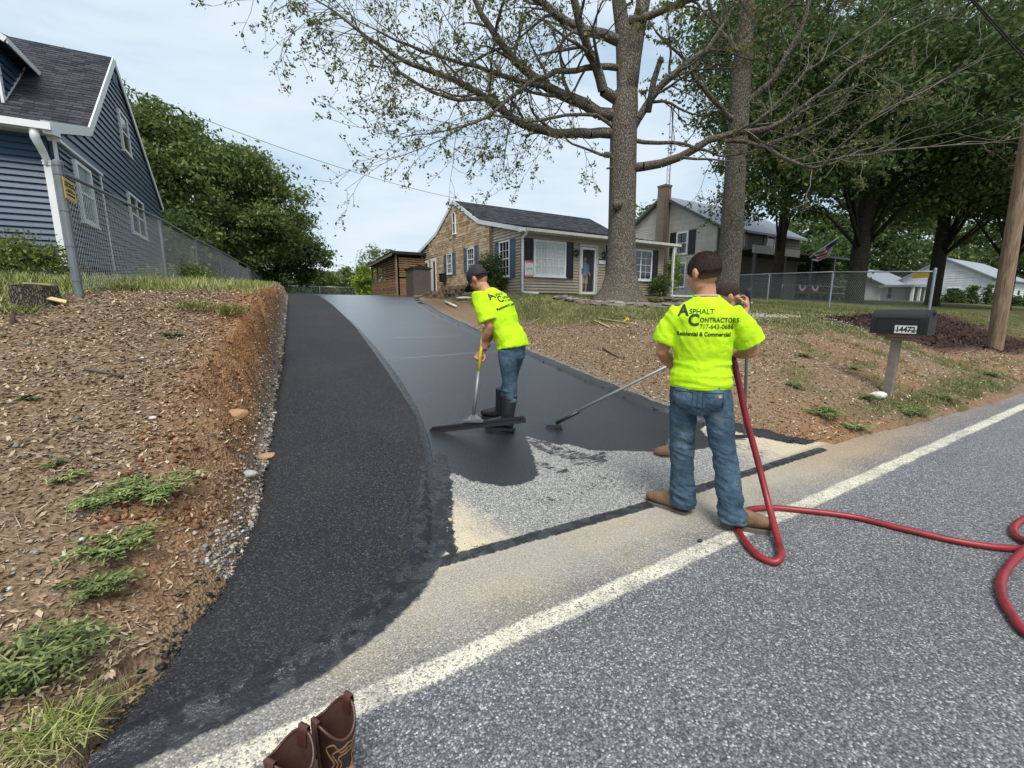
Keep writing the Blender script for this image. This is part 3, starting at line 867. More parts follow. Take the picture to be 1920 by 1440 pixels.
# tufts of long grass
def tuft_mesh(seed, n, h, sp):
    r = np.random.default_rng(seed)
    Q = []
    for i in range(n):
        a = r.random() * 6.28; o = r.normal(0, sp * .25, 3) * [1, 1, 0]; l = h * (.5 + .6 * r.random()); d = np.array([math.cos(a), math.sin(a), 0]); s = np.array([-d[1], d[0], 0]) * .003
        out = sp * (.3 + .8 * r.random())
        p = [o + d * out * t ** 1.3 + np.array([0, 0, l * (t - .45 * t ** 3)]) for t in (0, .35, .7, 1)]
        for j in range(3):
            w0, w1 = s * (1 - j * .3), s * (1 - (j + 1) * .31)
            Q.append([p[j] - w0, p[j] + w0, p[j + 1] + w1, p[j + 1] - w1])
    V = np.array(Q); return new_mesh('grass_tuft', V.reshape(-1, 3), np.arange(len(V) * 4).reshape(-1, 4))
for i, ((px, py), h, sp, n, lab) in enumerate([((100, 1385), .14, .20, 260, 'long half dry grass tuft at the bottom left corner'),
        ((430, 588), .22, .28, 320, 'tall green grass tuft hanging over the lip of the cut bank'), ((235, 545), .20, .25, 260, 'green grass tuft right of the fence end post'),
        ((60, 560), .18, .3, 240, 'grass tuft left of the tree stump'), ((30, 585), .16, .3, 200, 'grass tuft below and left of the stump at the photo edge'), ((360, 580), .2, .25, 240, 'grass tuft on the lip, left of the tallest tuft')]):
    p = on_ground(px, py); o = link('grass_tuft', tuft_mesh(40 + i, n, h, sp), MAT_GR_L if i else MAT_GR_L)
    o.location = (p.x, p.y, p.z - .01); o['label'] = lab; o['category'] = 'grass tuft'; o['group'] = 'long grass tufts on the left bank'
# ------------------------------------------------------------------ materials for buildings
MAT_WHITE = simple('white_trim', (.74, .75, .74), .45, var=.06, scale=2)
def siding_mat(name, col, rough=.5):
    m = NM(name)
    g = m.noise(3, 4, .6, vec=m.map((1, 1, .4)))
    v = m.math('MULTIPLY', m.rng(g, .3, .7, .9, 1.08), m.rng(m.objrand(), 0, 1, .92, 1.06))
    dirt = m.rng(m.noise(.7, 4, .7), .5, .8, 0, .12)
    c = m.mix(dirt, m.hsv(col, .5, 1, v), (.2, .17, .13))
    return m.fin(c, rough, m.bump(m.noise(40, 3, .6, vec=m.map((.2, .2, 4))), .15, .004), spec=.35)
MAT_BLUE = siding_mat('blue_siding', (.042, .075, .125), .38)
MAT_BEIGE = siding_mat('beige_siding', (.385, .33, .25), .55)
MAT_PALE = siding_mat('pale_siding', (.50, .455, .40), .6)
MAT_FOUND = simple('foundation', (.06, .065, .08), .8, bump=.3)
MAT_SHUT = simple('shutter_black', (.012, .013, .018), .45, spec=.4)
MAT_SHUTB = simple('shutter_blue', (.09, .12, .17), .5)
def shingle_mat(name, c0, c1):
    m = NM(name)
    c = m.ramp(m.island(), [(0, c0), (1, c1)])
    c = m.mix(m.rng(m.noise(180, 3, .8), .35, .65, 0, .5), c, tuple(v * .45 for v in c0))
    return m.fin(c, .9, m.bump(m.noise(220, 3, .8), .5, .004), spec=.2)
MAT_SHIN = shingle_mat('roof_shingle', (.028, .030, .037), (.075, .078, .09))
m = NM('window_glass'); MAT_GLASS = m.fin((.02, .025, .03), .06, spec=.9)
m = NM('window_glass_clear')
MAT_GLASSC = m.fin((.9, .95, .95), .03, spec=.9, Alpha=.22)
MAT_CURT = simple('curtain', (.46, .50, .47), .9, var=.08, scale=3)
MAT_DARK = simple('dark_interior', (.012, .011, .010), .9)
m = NM('tan_brick')
c = m.ramp(m.island(), [(0, (.36, .235, .13)), (.35, (.52, .36, .215)), (.7, (.60, .45, .28)), (.92, (.66, .56, .41)), (1, (.22, .15, .10))])
MAT_BRICK = m.fin(m.mix(m.rng(m.noise(30, 4, .7), .35, .65, 0, .35), c, (.30, .19, .11)), .9, m.bump(m.noise(50, 4, .7), .5, .01), spec=.2)
MAT_MORTAR = simple('mortar', (.33, .26, .18), .95)
MAT_METAL = simple('galvanised_metal', (.38, .40, .41), .42, .75, var=.1)
MAT_METALD = simple('weathered_metal', (.19, .21, .22), .5, .5, var=.15)

class Wall:
    def __init__(s, parent, fn): s.p = parent; s.fn = fn
    def box(s, mb, u0, u1, w0, w1, z0, z1, mi=0):
        mb.span(s.fn(u0, w0, z0), s.fn(u1, w1, z1), mi)
    def one(s, name, mat, *boxes, parent=None, **props):
        mb = MB()
        for b in boxes: s.box(mb, *b)
        return mb.build(name, mat, parent or s.p, **props)
    def board(s, u00, u10, u11, u01, z0, z1, mat, name='siding_board', t0=.040, t1=.002, parent=None):
        """one clapboard: thick lower edge, thin top edge"""
        f = s.fn
        vs = [f(u00, t0, z0), f(u10, t0, z0), f(u11, t1, z1), f(u01, t1, z1), f(u00, 0, z0), f(u10, 0, z0), f(u11, 0, z1), f(u01, 0, z1)]
        mb = MB(); mb.add(vs, [[0, 1, 2, 3], [7, 6, 5, 4], [0, 4, 5, 1], [3, 2, 6, 7], [0, 3, 7, 4], [1, 5, 6, 2]])
        return mb.build(name, mat, parent or s.p)
    def siding(s, mat, z0, z1, ex, lo, hi, holes=(), parent=None):
        lo_ = lo if callable(lo) else (lambda z: lo); hi_ = hi if callable(hi) else (lambda z: hi)
        z = z0
        while z < z1 - .01:
            zt = min(z + ex, z1)
            segs = [(lo_(z), hi_(z), lo_(zt), hi_(zt))]
            for (a, b, h0, h1) in holes:
                if h0 < (z + zt) / 2 < h1:
                    ns = []
                    for (p, q, r, t) in segs:
                        if a > p: ns.append((p, min(a, q), r, min(a, t)))
                        if b < q: ns.append((max(b, p), q, max(b, r), t))
                    segs = ns
            for (p, q, r, t) in segs:
                if q - p > .03 or t - r > .03: s.board(p, q, t, r, z, zt, mat, parent=parent)
            z += ex
    def window(s, u0, u1, z0, z1, cols=2, rows=2, sash=True, pane=None, fr=None, cw=.07, curtain=False, sill=True, mull=0):
        fr = fr or MAT_WHITE; pane = pane or MAT_GLASS
        mb = MB(); o = .085
        for b in ((u0, u1, 0, o, z1 - cw, z1), (u0, u1, 0, o, z0, z0 + cw), (u0, u0 + cw, 0, o, z0 + cw, z1 - cw), (u1 - cw, u1, 0, o, z0 + cw, z1 - cw)): s.box(mb, *b)
        w = mb.build('window', fr, s.p)
        a0, a1, b0, b1 = u0 + cw, u1 - cw, z0 + cw, z1 - cw
        if curtain:
            n = 40; vs = []; 
            for i in range(n + 1):
                u = a0 + (a1 - a0) * i / n; d = .046 + .006 * (math.sin(i * 1.7) * .5 + .5)
                vs += [s.fn(u, d, b0), s.fn(u, d, b1)]
            q = MB(); q.add(vs, [[2 * i, 2 * i + 2, 2 * i + 3, 2 * i + 1] for i in range(n)]); q.build('curtain', MAT_CURT, w, smooth=True)
            s.one('pane', MAT_GLASSC, (a0, a1, .060, .063, b0, b1), parent=w)
        else:
            s.one('pane', pane, (a0, a1, .044, .056, b0, b1), parent=w)
        for k in range(1, mull + 1):
            u = a0 + (a1 - a0) * k / (mull + 1)
            s.one('mullion', fr, (u - .03, u + .03, .0, .081, b0, b1), parent=w)
        if sash:
            zm = (b0 + b1) / 2; s.one('sash_rail', fr, (a0, a1, .0, .076, zm - .025, zm + .025), parent=w)
        mu = MB()
        for i in range(1, cols):
            u = a0 + (a1 - a0) * i / cols; s.box(mu, u - .009, u + .009, .057, .070, b0, b1)
        for j in range(1, rows):
            z = b0 + (b1 - b0) * j / rows; s.box(mu, a0, a1, .058, .069, z - .009, z + .009)
        if mu.v: mu.build('muntin', fr, w)
        if sill: s.one('sill', fr, (u0 - .03, u1 + .03, .0, .105, z0 - .04, z0), parent=w)
        return w
    def shutter(s, u0, u1, z0, z1, mat):
        mb = MB(); s.box(mb, u0, u1, .022, .056, z0, z1); t = .055; zm = z0 + (z1 - z0) * .5
        for a, b in ((z0, z0 + t), (zm - t / 2, zm + t / 2), (z1 - t, z1)): s.box(mb, u0, u1, .056, .074, a, b)
        for a, b in ((u0, u0 + t), (u1 - t, u1)): s.box(mb, a, b, .0561, .0745, z0 + t, z1 - t)
        for a, b in ((z0 + t + .05, zm - t / 2 - .05), (zm + t / 2 + .05, z1 - t - .05)):
            s.box(mb, u0 + t + .03, u1 - t - .03, .056, .069, a, b)
        return mb.build('shutter', mat, s.p)

def shingle_roof(parent, profile, x0, x1, ex=.14, tab=.3, mat=None, name='shingles', t=.012):
    """profile: list of (y,z) from eave to ridge; tabs laid in courses"""
    mb = MB(); k = 0
    for (ya, za), (yb, zb) in zip(profile[:-1], profile[1:]):
        L_ = math.hypot(yb - ya, zb - za); d = ((yb - ya) / L_, (zb - za) / L_); n = (-d[1] * (1 if yb > ya else -1), abs(d[0]))
        s_ = 0
        while s_ < L_ - .02:
            s2 = min(s_ + ex * 1.25, L_); off = (k % 2) * tab / 2 + random.uniform(-.03, .03); x = x0 - off
            while x < x1:
                xa, xb = max(x, x0), min(x + tab - .012, x1)
                if xb - xa > .03:
                    th = t * random.uniform(.7, 1.5)
                    def P(x_, q, h): return (x_, ya + d[0] * q + n[0] * h, za + d[1] * q + n[1] * h)
                    mb.add([P(xa, s_, th), P(xb, s_, th), P(xb, s2, .002), P(xa, s2, .002), P(xa, s_, 0), P(xb, s_, 0)], [[0, 1, 2, 3], [0, 4, 5, 1]])
                x += tab
            s_ += ex; k += 1
    return mb.build(name, mat or MAT_SHIN, parent, kind='stuff')

# ------------------------------------------------------------------ blue house on the left
RZ = -math.radians(2.8)
BZ = 1.80
bh = thing('blue_house', 'navy blue clapboard house with white trim and steep dark shingle roof, left', 'house', (-2.72, 12.1, BZ), RZ)
FW = Wall(bh, lambda u, w, z: (-u, -w, z))              # front wall, u runs to the left
GW = Wall(bh, lambda u, w, z: (w, u, z))                # gable wall facing the drive
Z = lambda z: z - BZ
mb = MB(); mb.span((-7, .02, -.8), (-.02, 10.6, Z(4.62))); mb.prism([(.02, Z(4.6)), (2.44, Z(5.40)), (5.86, Z(8.36)), (10.6, Z(5.3)), (10.6, Z(4.6))], 0, -7, -.02)
mb.build('wall', MAT_BLUE, bh)
FW.one('foundation', MAT_FOUND, (-.03, 7, 0, .03, -1.0, Z(2.36)))
GW.one('foundation', MAT_FOUND, (-.03, 10.6, 0, .03, -1.0, Z(2.36)))
FW.siding(MAT_BLUE, Z(2.36), Z(4.62), .113, .10, 6.9)
PY = [(-.0, 4.55), (2.44, 5.40), (5.86, 8.36), (10.6, 5.3)]
def glo(z):
    z += BZ
    if z < 4.55: return .10
    if z < 5.40: return np.interp(z, [4.55, 5.40], [.0, 2.44])
    return np.interp(z, [5.40, 8.36], [2.44, 5.86])
def ghi(z):
    z += BZ
    return 10.5 if z < 5.36 else np.interp(z, [5.36, 8.36], [10.5, 5.86])
GW.siding(MAT_BLUE, Z(2.36), Z(8.34), .18, lambda z: 2.58 if z + BZ < 4.5 else glo(z), ghi)
# shallow bay on the gable wall with its own little sloped cap
bay = Wall(bh, lambda u, w, z: (w + .10, u, z))
mb = MB(); mb.span((-.01, .04, Z(2.30)), (.10, 2.50, Z(4.50))); by = mb.build('bay', MAT_BLUE, bh)
z = Z(2.30)
bay.siding(MAT_BLUE, Z(2.30), Z(4.48), .115, .04, 2.46, parent=by)
bay.one('bay_cap', MAT_WHITE, (.0, 2.58, -.10, .07, Z(4.50), Z(4.56)), parent=by)
bay.one('corner_trim', MAT_WHITE, (2.46, 2.56, -.09, .035, Z(2.30), Z(4.50)), parent=by)
bay.window(.66, 1.60, Z(3.18), Z(4.38), 1, 1, True, pane=simple('pale_glass', (.30, .38, .40), .12, var=.4, scale=5, spec=.9))
GW.window(5.36, 7.16, Z(3.60), Z(4.76), 1, 1, True, mull=1)
GW.window(5.58, 6.50, Z(5.94), Z(7.05), 1, 1, True)
# corner boards, downspout, gutter, fascia, rake boards, roof
bay.one('corner_board', MAT_WHITE, (-.01, .03, -.04, .012, Z(2.28), Z(4.60)))
dn = MB()
dn.beam((-.03, -.09, Z(2.22)), (-.03, -.09, Z(4.05)), .10, .075, up=(0, 1, 0)); dn.build('downspout', MAT_WHITE, bh)
el = MB(); el.tube([(-.03, -.09, Z(4.02)), (-.03, -.11, Z(4.14)), (-.05, -.22, Z(4.30)), (-.07, -.33, Z(4.44)), (-.07, -.33, Z(4.62))], [.05, .055, .062, .07, .07], 10)
el.build('downspout_elbow', MAT_WHITE, bh, smooth=True)
cr = MB(); cr.box((-.03, -.09, Z(4.10)), (.13, .11, .03)); cr.box((-.03, -.09, Z(4.06)), (.115, .10, .05)); cr.build('downspout_collar', MAT_WHITE, bh)
RT = [(-.40, 4.70), (2.44, 5.50), (5.86, 8.46), (10.75, 5.28)]
rt = [(y, Z(z)) for y, z in RT]
mb = MB(); poly = rt + [(y, z - .10) for y, z in rt[::-1]]
mb.prism(poly, 0, -7.2, .06)
roof = mb.build('roof', MAT_SHIN, bh)
shingle_roof(roof, rt[:3], -7.2, .07, .135, .26)
rg = MB(); rg.beam((-7.2, 5.86, Z(8.50)), (-2.4, 5.86, Z(8.50)), .30, .05); rg.build('ridge_vent', simple('ridge_vent', (.13, .14, .13), .7), roof)
FW.one('gutter', MAT_WHITE, (-.18, 7.2, .30, .42, Z(4.58), Z(4.70)))
FW.one('soffit', MAT_WHITE, (-.15, 7.2, .0, .30, Z(4.57), Z(4.60)))
for a, b in zip(rt[:-1], rt[1:]):
    q = MB(); q.beam((.075, a[0], a[1] - .07), (.075, b[0], b[1] - .07), .03, .19, up=(0, -(b[1] - a[1]), b[0] - a[0])); q.build('rake_board', MAT_WHITE, bh)
q = MB(); q.beam((.12, -.36, Z(4.60)), (.12, .0, Z(4.66)), .14, .16); q.build('eave_box', MAT_WHITE, bh)
v = Wall(bh, lambda u, w, z: (w, u, z))
vt = MB()
for k in range(6): v.box(vt, 5.62, 5.98, .02, .05, Z(7.72) + k * .06, Z(7.72) + k * .06 + .035)
for b in ((5.58, 5.62), (5.98, 6.02)): v.box(vt, b[0], b[1], .0, .055, Z(7.70), Z(8.08))
vt.build('gable_vent', simple('vent_grey', (.16, .2, .26), .6), bh)
# dormer on the front slope
dw = Wall(bh, lambda u, w, z: (-1.45 + w, u, z))
zr_ = lambda y: 5.50 + .8655 * (y - 2.44)
mb = MB(); mb.prism([(2.95, Z(zr_(2.95))), (4.45, Z(zr_(4.45)) - .05), (4.45, Z(7.15)), (2.95, Z(7.15))], 0, -3.4, -1.46)
dm = mb.build('dormer', MAT_BLUE, bh)
z = 5.95
while z < 7.1:
    zt = min(z + .18, 7.12)
    dw.board(2.97, 2.44 + (z - 5.50) / .8655, 2.44 + (zt - 5.50) / .8655, 2.97, Z(z), Z(zt), MAT_BLUE, parent=dm); z += .18
dw.one('corner_board', MAT_WHITE, (2.90, 3.03, -.01, .035, Z(5.88), Z(7.14)), parent=dm)
q = MB(); q.beam((-1.42, 3.0, Z(zr_(3.0)) + .02), (-1.42, 4.45, Z(zr_(4.45)) + .02), .03, .03); q.build('flashing', MAT_WHITE, dm)
mb = MB()
mb.prism([(-1.15, Z(7.10)), (-2.45, Z(8.0)), (-3.75, Z(7.10)), (-3.75, Z(7.22)), (-2.45, Z(8.12)), (-1.15, Z(7.22))], 1, 2.70, 5.6); mb.build('dormer_roof', MAT_SHIN, dm)
q = MB(); q.beam((-1.135, 2.69, Z(7.13)), (-1.135, 4.6, Z(7.13)), .03, .12); q.build('fascia', MAT_WHITE, dm)
q = MB(); q.beam((-1.15, 2.68, Z(7.13)), (-2.45, 2.68, Z(8.03)), .03, .12, up=(0, 0, 1)); q.build('fascia', MAT_WHITE, dm)
q = MB(); q.beam((-.9, -3.2, 0), (-.9, -3.2, .01), .01, .01)

# ------------------------------------------------------------------ tan bungalow
OX, OY, OZ = 9.9, 15.4, 1.95
bg = thing('tan_bungalow', 'one storey tan house, brick gable, beige siding, picture window and dark shingle roof', 'house', (OX, OY, OZ))
F = Wall(bg, lambda u, w, z: (u - OX, -w, z - OZ))
G = Wall(bg, lambda u, w, z: (-w, u - OY, z - OZ))
lz = lambda z: z - OZ
XE = 18.2 - OX
core = MB()
DX0, DX1, DZ1 = 12.92 - OX, 13.80 - OX, lz(4.02)
core.span((.01, .01, -.3), (DX0, .15, lz(4.4))); core.span((DX1, .01, -.3), (XE, .15, lz(4.4))); core.span((DX0, .011, DZ1), (DX1, .15, lz(4.4)))
core.prism([(.02, -.3), (.02, lz(4.5)), (3.56, lz(5.25)), (6.32, lz(6.62)), (8.65, lz(5.35)), (12.4, lz(4.42)), (12.4, -.3)], 0, .02, .16)
core.prism([(.02, -.3), (.02, lz(4.5)), (3.56, lz(5.25)), (6.32, lz(6.62)), (8.65, lz(5.35)), (12.4, lz(4.42)), (12.4, -.3)], 0, XE - .16, XE - .02)
core.build('wall', MAT_BEIGE, bg)
F.siding(MAT_BEIGE, lz(2.02) + OZ, 4.42, .118, 9.97, 18.13, holes=[(12.82, 13.90, 1.9, 4.12)])
F.one('corner_board', MAT_BEIGE, (9.88, 9.97, -.01, .035, 1.85, 4.45)); F.one('corner_board', MAT_BEIGE, (18.13, 18.22, -.01, .035, 1.85, 4.45))
F.one('foundation', MAT_FOUND, (9.92, 12.9, -.02, .012, 1.6, 2.02), (13.8, 18.2, -.02, .012, 1.6, 2.02))
F.window(10.43, 12.08, 2.68, 4.12, 5, 4, False, curtain=True, cw=.085)
F.window(15.80, 17.36, 2.69, 4.12, 4, 4, False, mull=1, cw=.085)
for a, b in ((10.00, 10.40), (12.10, 12.48), (14.38, 14.74), (17.38, 17.78)): F.shutter(a, b, 2.63, 4.15, MAT_SHUT)
# doorway : frame, storm door standing closed, dark hall behind
dr = MB()
F.box(dr, 12.83, 12.93, -.02, .06, 1.98, 4.12); F.box(dr, 13.79, 13.89, -.02, .06, 1.98, 4.12); F.box(dr, 12.93, 13.79, -.02, .06, 4.02, 4.12); F.box(dr, 12.83, 13.89, -.02, .10, 1.92, 1.98)
door = dr.build('door', simple('door_frame', (.55, .50, .40), .5), bg)
sd_ = MB()
for b in ((12.94, 13.02, 2.0, 4.0), (13.70, 13.78, 2.0, 4.0), (13.02, 13.70, 3.9, 4.0), (13.02, 13.70, 2.0, 2.10)): F.box(sd_, b[0], b[1], .015, .045, b[2], b[3])
sd_.build('storm_door', MAT_WHITE, door)
m = NM('door_glass'); MG = m.fin((.8, .85, .9), .02, spec=.3, Alpha=.03)
F.one('pane', MG, (13.02, 13.70, .028, .032, 2.10, 3.90), parent=door)
F.one('handle', MAT_DARK, (12.97, 12.99, .046, .075, 2.85, 3.1), parent=door)
hall = MB()
hx0, hx1 = DX0 - .3, DX1 + .3
hall.span((hx0, .16, 0), (hx1, 2.2, .03)); hall.span((hx0, 2.2, 0), (hx1, 2.25, 2.3)); hall.span((hx0 - .05, .16, 0), (hx0, 2.25, 2.3)); hall.span((hx1, .16, 0), (hx1 + .05, 2.25, 2.3)); hall.span((hx0, .16, 2.3), (hx1, 2.25, 2.35))
hall.build('hall', simple('hall_wall', (.05, .042, .036), .9), bg)
# lanterns and number plaque
for u in (12.63, 14.21):
    l = MB(); P = F.fn
    F.box(l, u - .05, u + .05, .02, .055, 3.66, 3.86); F.box(l, u - .012, u + .012, .055, .14, 3.84, 3.86)
    c = Vector(P(u, .12, 3.70)); l.box(c, (.13, .13, .18), taper=1.25); l.box(c + Vector((0, 0, .11)), (.19, .19, .03), taper=.4); l.box(c - Vector((0, 0, .11)), (.08, .08, .04))
    lo = l.build('wall_lantern', MAT_SHUT, bg)
    g = MB(); g.box(c, (.135, .100, .12), taper=1.2); g.build('glass', simple('lamp_glass', (.35, .34, .3), .3), lo)
F.one('number_plaque', MAT_WHITE, (13.96, 14.34, .022, .05, 3.34, 3.50))
F.one('mail_rail', MAT_SHUT, (13.95, 14.33, .022, .08, 3.52, 3.56))
# gable side : brick part 17.87..25.25, siding either side
def prof(y):   # wall top at Y
    return float(np.interp(y, [15.4, 18.96, 21.72, 24.05, 27.8], [4.42, 5.24, 6.62, 5.38, 4.40]))
def inv_front(z): return float(np.interp(z, [4.42, 5.24, 6.62], [15.4, 18.96, 21.72]))
G.siding(MAT_BEIGE, 2.0, 5.0, .118, lambda z: 15.46 if z < 4.42 else inv_front(z), 17.88)
G.siding(MAT_BEIGE, 2.0, 5.05, .118, 25.28, lambda z: 27.7 if z < 4.42 else float(np.interp(z, [4.40, 5.38], [27.8, 24.05])))
def pr2(): pass
mort = MB(); mort.prism([(17.88 - OY, -.3), (17.88 - OY, lz(prof(17.88))), (3.56, lz(5.24)), (6.32, lz(6.62)), (8.65, lz(5.38)), (25.25 - OY, lz(prof(25.25))), (25.25 - OY, -.3)], 0, -.075, .02)
mort.build('mortar_bed', MAT_MORTAR, bg)
bk = MB(); z = 1.95; row = 0
holes = [(21.42, 21.78, 5.1, 6.16), (21.9, 22.62, 3.12, 4.20), (19.32, 20.12, 3.12, 4.24), (24.2, 24.96, 1.9, 4.2)]
while z < 6.6:
    hgt = random.choice((.095, .13, .16)); y = 17.88 + random.uniform(0, .2)
    yy = 17.88
    while yy < 25.25:
        w_ = random.uniform(.16, .42); y2 = min(yy + w_, 25.25)
        zt = z + hgt - .014
        if zt < min(prof(yy), prof(y2)) and not any(a < (yy + y2) / 2 < b and c0 < z + hgt / 2 < d0 for a, b, c0, d0 in holes):
            G.box(bk, yy + .007, y2 - .007, .07, .088 + random.uniform(0, .014), z, zt)
        yy = y2
    z += hgt
bk.build('brick', MAT_BRICK, bg, kind='stuff')
Gb = Wall(bg, lambda u, w, z: (-w - .07, u - OY, z - OZ))
Gb.one('brick_corner', simple('dark_brick', (.13, .10, .07), .9, bump=.5), (17.70, 17.90, -.06, .04, 1.8, prof(17.8) - .02))
G.window(16.24, 17.10, 2.70, 4.17, 3, 4, True, cw=.06)
G.shutter(15.85, 16.22, 2.66, 4.18, MAT_SHUTB); G.shutter(17.12, 17.49, 2.66, 4.18, MAT_SHUTB)
Gb.window(19.36, 20.08, 3.16, 4.20, 3, 4, True, cw=.05); Gb.shutter(18.95, 19.33, 3.12, 4.26, MAT_SHUTB); Gb.shutter(20.12, 20.5, 3.12, 4.26, MAT_SHUTB)
Gb.window(21.92, 22.58, 3.16, 4.18, 3, 4, True, cw=.05); Gb.shutter(21.5, 21.88, 3.14, 4.18, MAT_SHUTB); Gb.shutter(22.62, 23.02, 3.14, 4.18, MAT_SHUTB)
Gb.window(21.42, 21.76, 5.10, 6.14, 1, 2, True, cw=.045)
# gable doors
d = Gb.one('door', MAT_WHITE, (24.22, 24.94, .0, .05, 1.98, 4.16))
Gb.one('pane', MAT_GLASS, (24.3, 24.55, .05, .056, 2.3, 4.0), parent=d)
d = G.one('door', MAT_WHITE, (25.5, 26.1, .022, .07, 1.98, 4.13)); G.one('pane', MAT_GLASS, (25.58, 26.02, .07, .076, 2.2, 4.0), parent=d)
eb = MB(); c = Vector(Gb.fn(22.95, .16, 2.98)); eb.box(c, (.26, .42, .42)); eb.box(c + Vector((0, 0, .22)), (.3, .46, .04)); eb.tube([c + Vector((.05, -.1, -.2)), c + Vector((.05, -.1, -.95))], .02)
eb.build('meter_box', MAT_SHUT, bg)
# roof
RP = [(-.45, 4.44), (3.56, 5.36), (6.32, 6.74), (8.68, 5.50), (12.85, 4.44)]
rp = [(y, lz(z)) for y, z in RP]
mb = MB(); mb.prism(rp + [(y, z - .10) for y, z in rp[::-1]], 0, -.09, 8.95)
broof = mb.build('roof', MAT_SHIN, bg)
shingle_roof(broof, rp[:3], -.10, 8.96, .15, .32)
for a, b in zip(rp[:-1], rp[1:]):
    q = MB(); q.beam((-.105, a[0], a[1] - .07), (-.105, b[0], b[1] - .07), .03, .17, up=(0, -(b[1] - a[1]), b[0] - a[0])); q.build('rake_board', MAT_WHITE, bg)
q = MB(); q.span((-.10, -.54, lz(4.34)), (8.95, -.43, lz(4.45))); q.build('gutter', simple('gutter_cream', (.60, .58, .52), .45), bg)
q = MB(); q.span((-.2, -.43, lz(4.335)), (8.9, .0, lz(4.36))); q.build('soffit', MAT_WHITE, bg)
q = MB(); q.tube([(-.03, -.46, lz(4.36)), (-.03, -.30, lz(4.22)), (-.03, -.10, lz(4.12)), (-.03, -.10, .10), (.06, -.16, .05), (.60, -.30, .03)], .055, 8); q.build('downspout', MAT_WHITE, bg)
q = MB(); q.beam((8.52, -.45, -.1), (8.52, -.45, lz(4.34)), .09, .09); q.beam((8.6, -.45, .03), (10.4, -.45, .03), .06, .08, up=(0, 0, 1)); q.build('porch_post', MAT_WHITE, bg)
q = MB(); q.beam((8.75, .5, -.1), (8.75, .5, lz(4.34)), .14, .10); q.build('downspout', simple('brown_pipe', (.12, .08, .06), .6), bg)

# ------------------------------------------------------------------ second house behind, two storeys
HX0, HY0, HZ0 = 31.6, 21.7, 2.0
h2 = thing('two_storey_house', 'two storey pale sided farmhouse with chimney, behind the tan bungalow and trees', 'house', (HX0, HY0, HZ0))
F2_ = Wall(h2, lambda u, w, z: (u - HX0, -w, z - HZ0)); G2 = Wall(h2, lambda u, w, z: (-w, u - HY0, z - HZ0))
hz_ = lambda z: z - HZ0
mb = MB(); pg = [(.02, 0), (.02, hz_(7.5)), (5.2, hz_(10.4)), (10.5, hz_(7.5)), (10.5, 0)]; mb.prism(pg, 0, .02, 12); mb.build('wall', MAT_PALE, h2)
G2.siding(MAT_PALE, 2.1, 7.5, .15, 21.75, 32.1)
G2.siding(MAT_PALE, 7.5, 10.35, .15, lambda z: float(np.interp(z, [7.5, 10.4], [21.75, 26.9])), lambda z: float(np.interp(z, [7.5, 10.4], [32.1, 26.9])))
MAT_SHADE = siding_mat('shaded_siding', (.13, .115, .09), .7)  # front wall in shade: pale siding's shade put into a darker colour
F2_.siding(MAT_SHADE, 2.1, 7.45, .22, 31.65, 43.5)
for (a, b, c0, d0) in ((24.3, 25.42, 5.66, 7.47), (24.3, 25.42, 3.0, 5.05)): G2.window(a, b, c0, d0, 1, 1, True, cw=.12)
for (a, c0, d0) in ((23.6, 5.6, 7.52), (25.44, 5.6, 7.52), (25.44, 3.3, 5.15)): G2.shutter(a, a + .62, c0, d0, MAT_SHUT)
for (a, b) in ((33.9, 35.0), (38.2, 39.4)):
    F2_.window(a, b, 5.9, 7.3, 1, 1, True, cw=.10)
    F2_.shutter(a - .5, a - .03, 5.8, 7.35, MAT_SHUT); F2_.shutter(b + .03, b + .5, 5.8, 7.35, MAT_SHUT)
R2 = [(-.5, hz_(7.35)), (5.2, hz_(10.62)), (10.9, hz_(7.35))]
mb = MB(); mb.prism(R2 + [(y, z - .16) for y, z in R2[::-1]], 0, -.35, 12.3); MAT_ROOF2 = simple('grey_roof', (.17, .185, .20), .45, spec=.6)
r2 = mb.build('roof', MAT_ROOF2, h2)
for (a, b) in ((R2[0], R2[1]), (R2[1], R2[2])):
    q = MB(); q.beam((-.37, a[0], a[1] - .08), (-.37, b[0], b[1] - .08), .05, .22, up=(0, -(b[1] - a[1]), b[0] - a[0])); q.build('rake_board', simple('slate_trim', (.06, .07, .085), .5), h2)
ch = MB(); ch.span((-.75, 4.55, 0), (-.02, 5.35, hz_(11.2))); ch.span((-.79, 4.5, hz_(11.2)), (.02, 5.4, hz_(11.35)))
MAT_BLOCK = simple('block_chimney', (.19, .15, .115), .9, var=.2, scale=4, bump=.3)
cho = ch.build('chimney', MAT_BLOCK, h2)
pch = MB(); pch.span((-.3, -3.0, hz_(5.45)), (15.6, -.03, hz_(5.62))); porch = pch.build('porch_roof', simple('porch_roof', (.05, .05, .052), .6), h2)
q = MB(); q.span((-.32, -3.06, hz_(5.2)), (6.0, -3.0, hz_(5.75))); q.build('porch_fascia', simple('porch_fascia', (.45, .43, .40), .6), h2)
for x_ in (0.2, 4.2, 8.2, 12.0, 15.3):
    q = MB(); q.beam((x_, -2.9, 0), (x_, -2.9, hz_(5.46)), .16, .16); q.build('porch_post', simple('porch_post', (.10, .09, .08), .7), h2)
q = MB(); q.span((.1, -2.96, .55), (15.3, -2.90, .62)); q.span((.1, -2.96, 1.1), (15.3, -2.90, 1.18)); q.build('porch_rail', MAT_SHADE, h2)
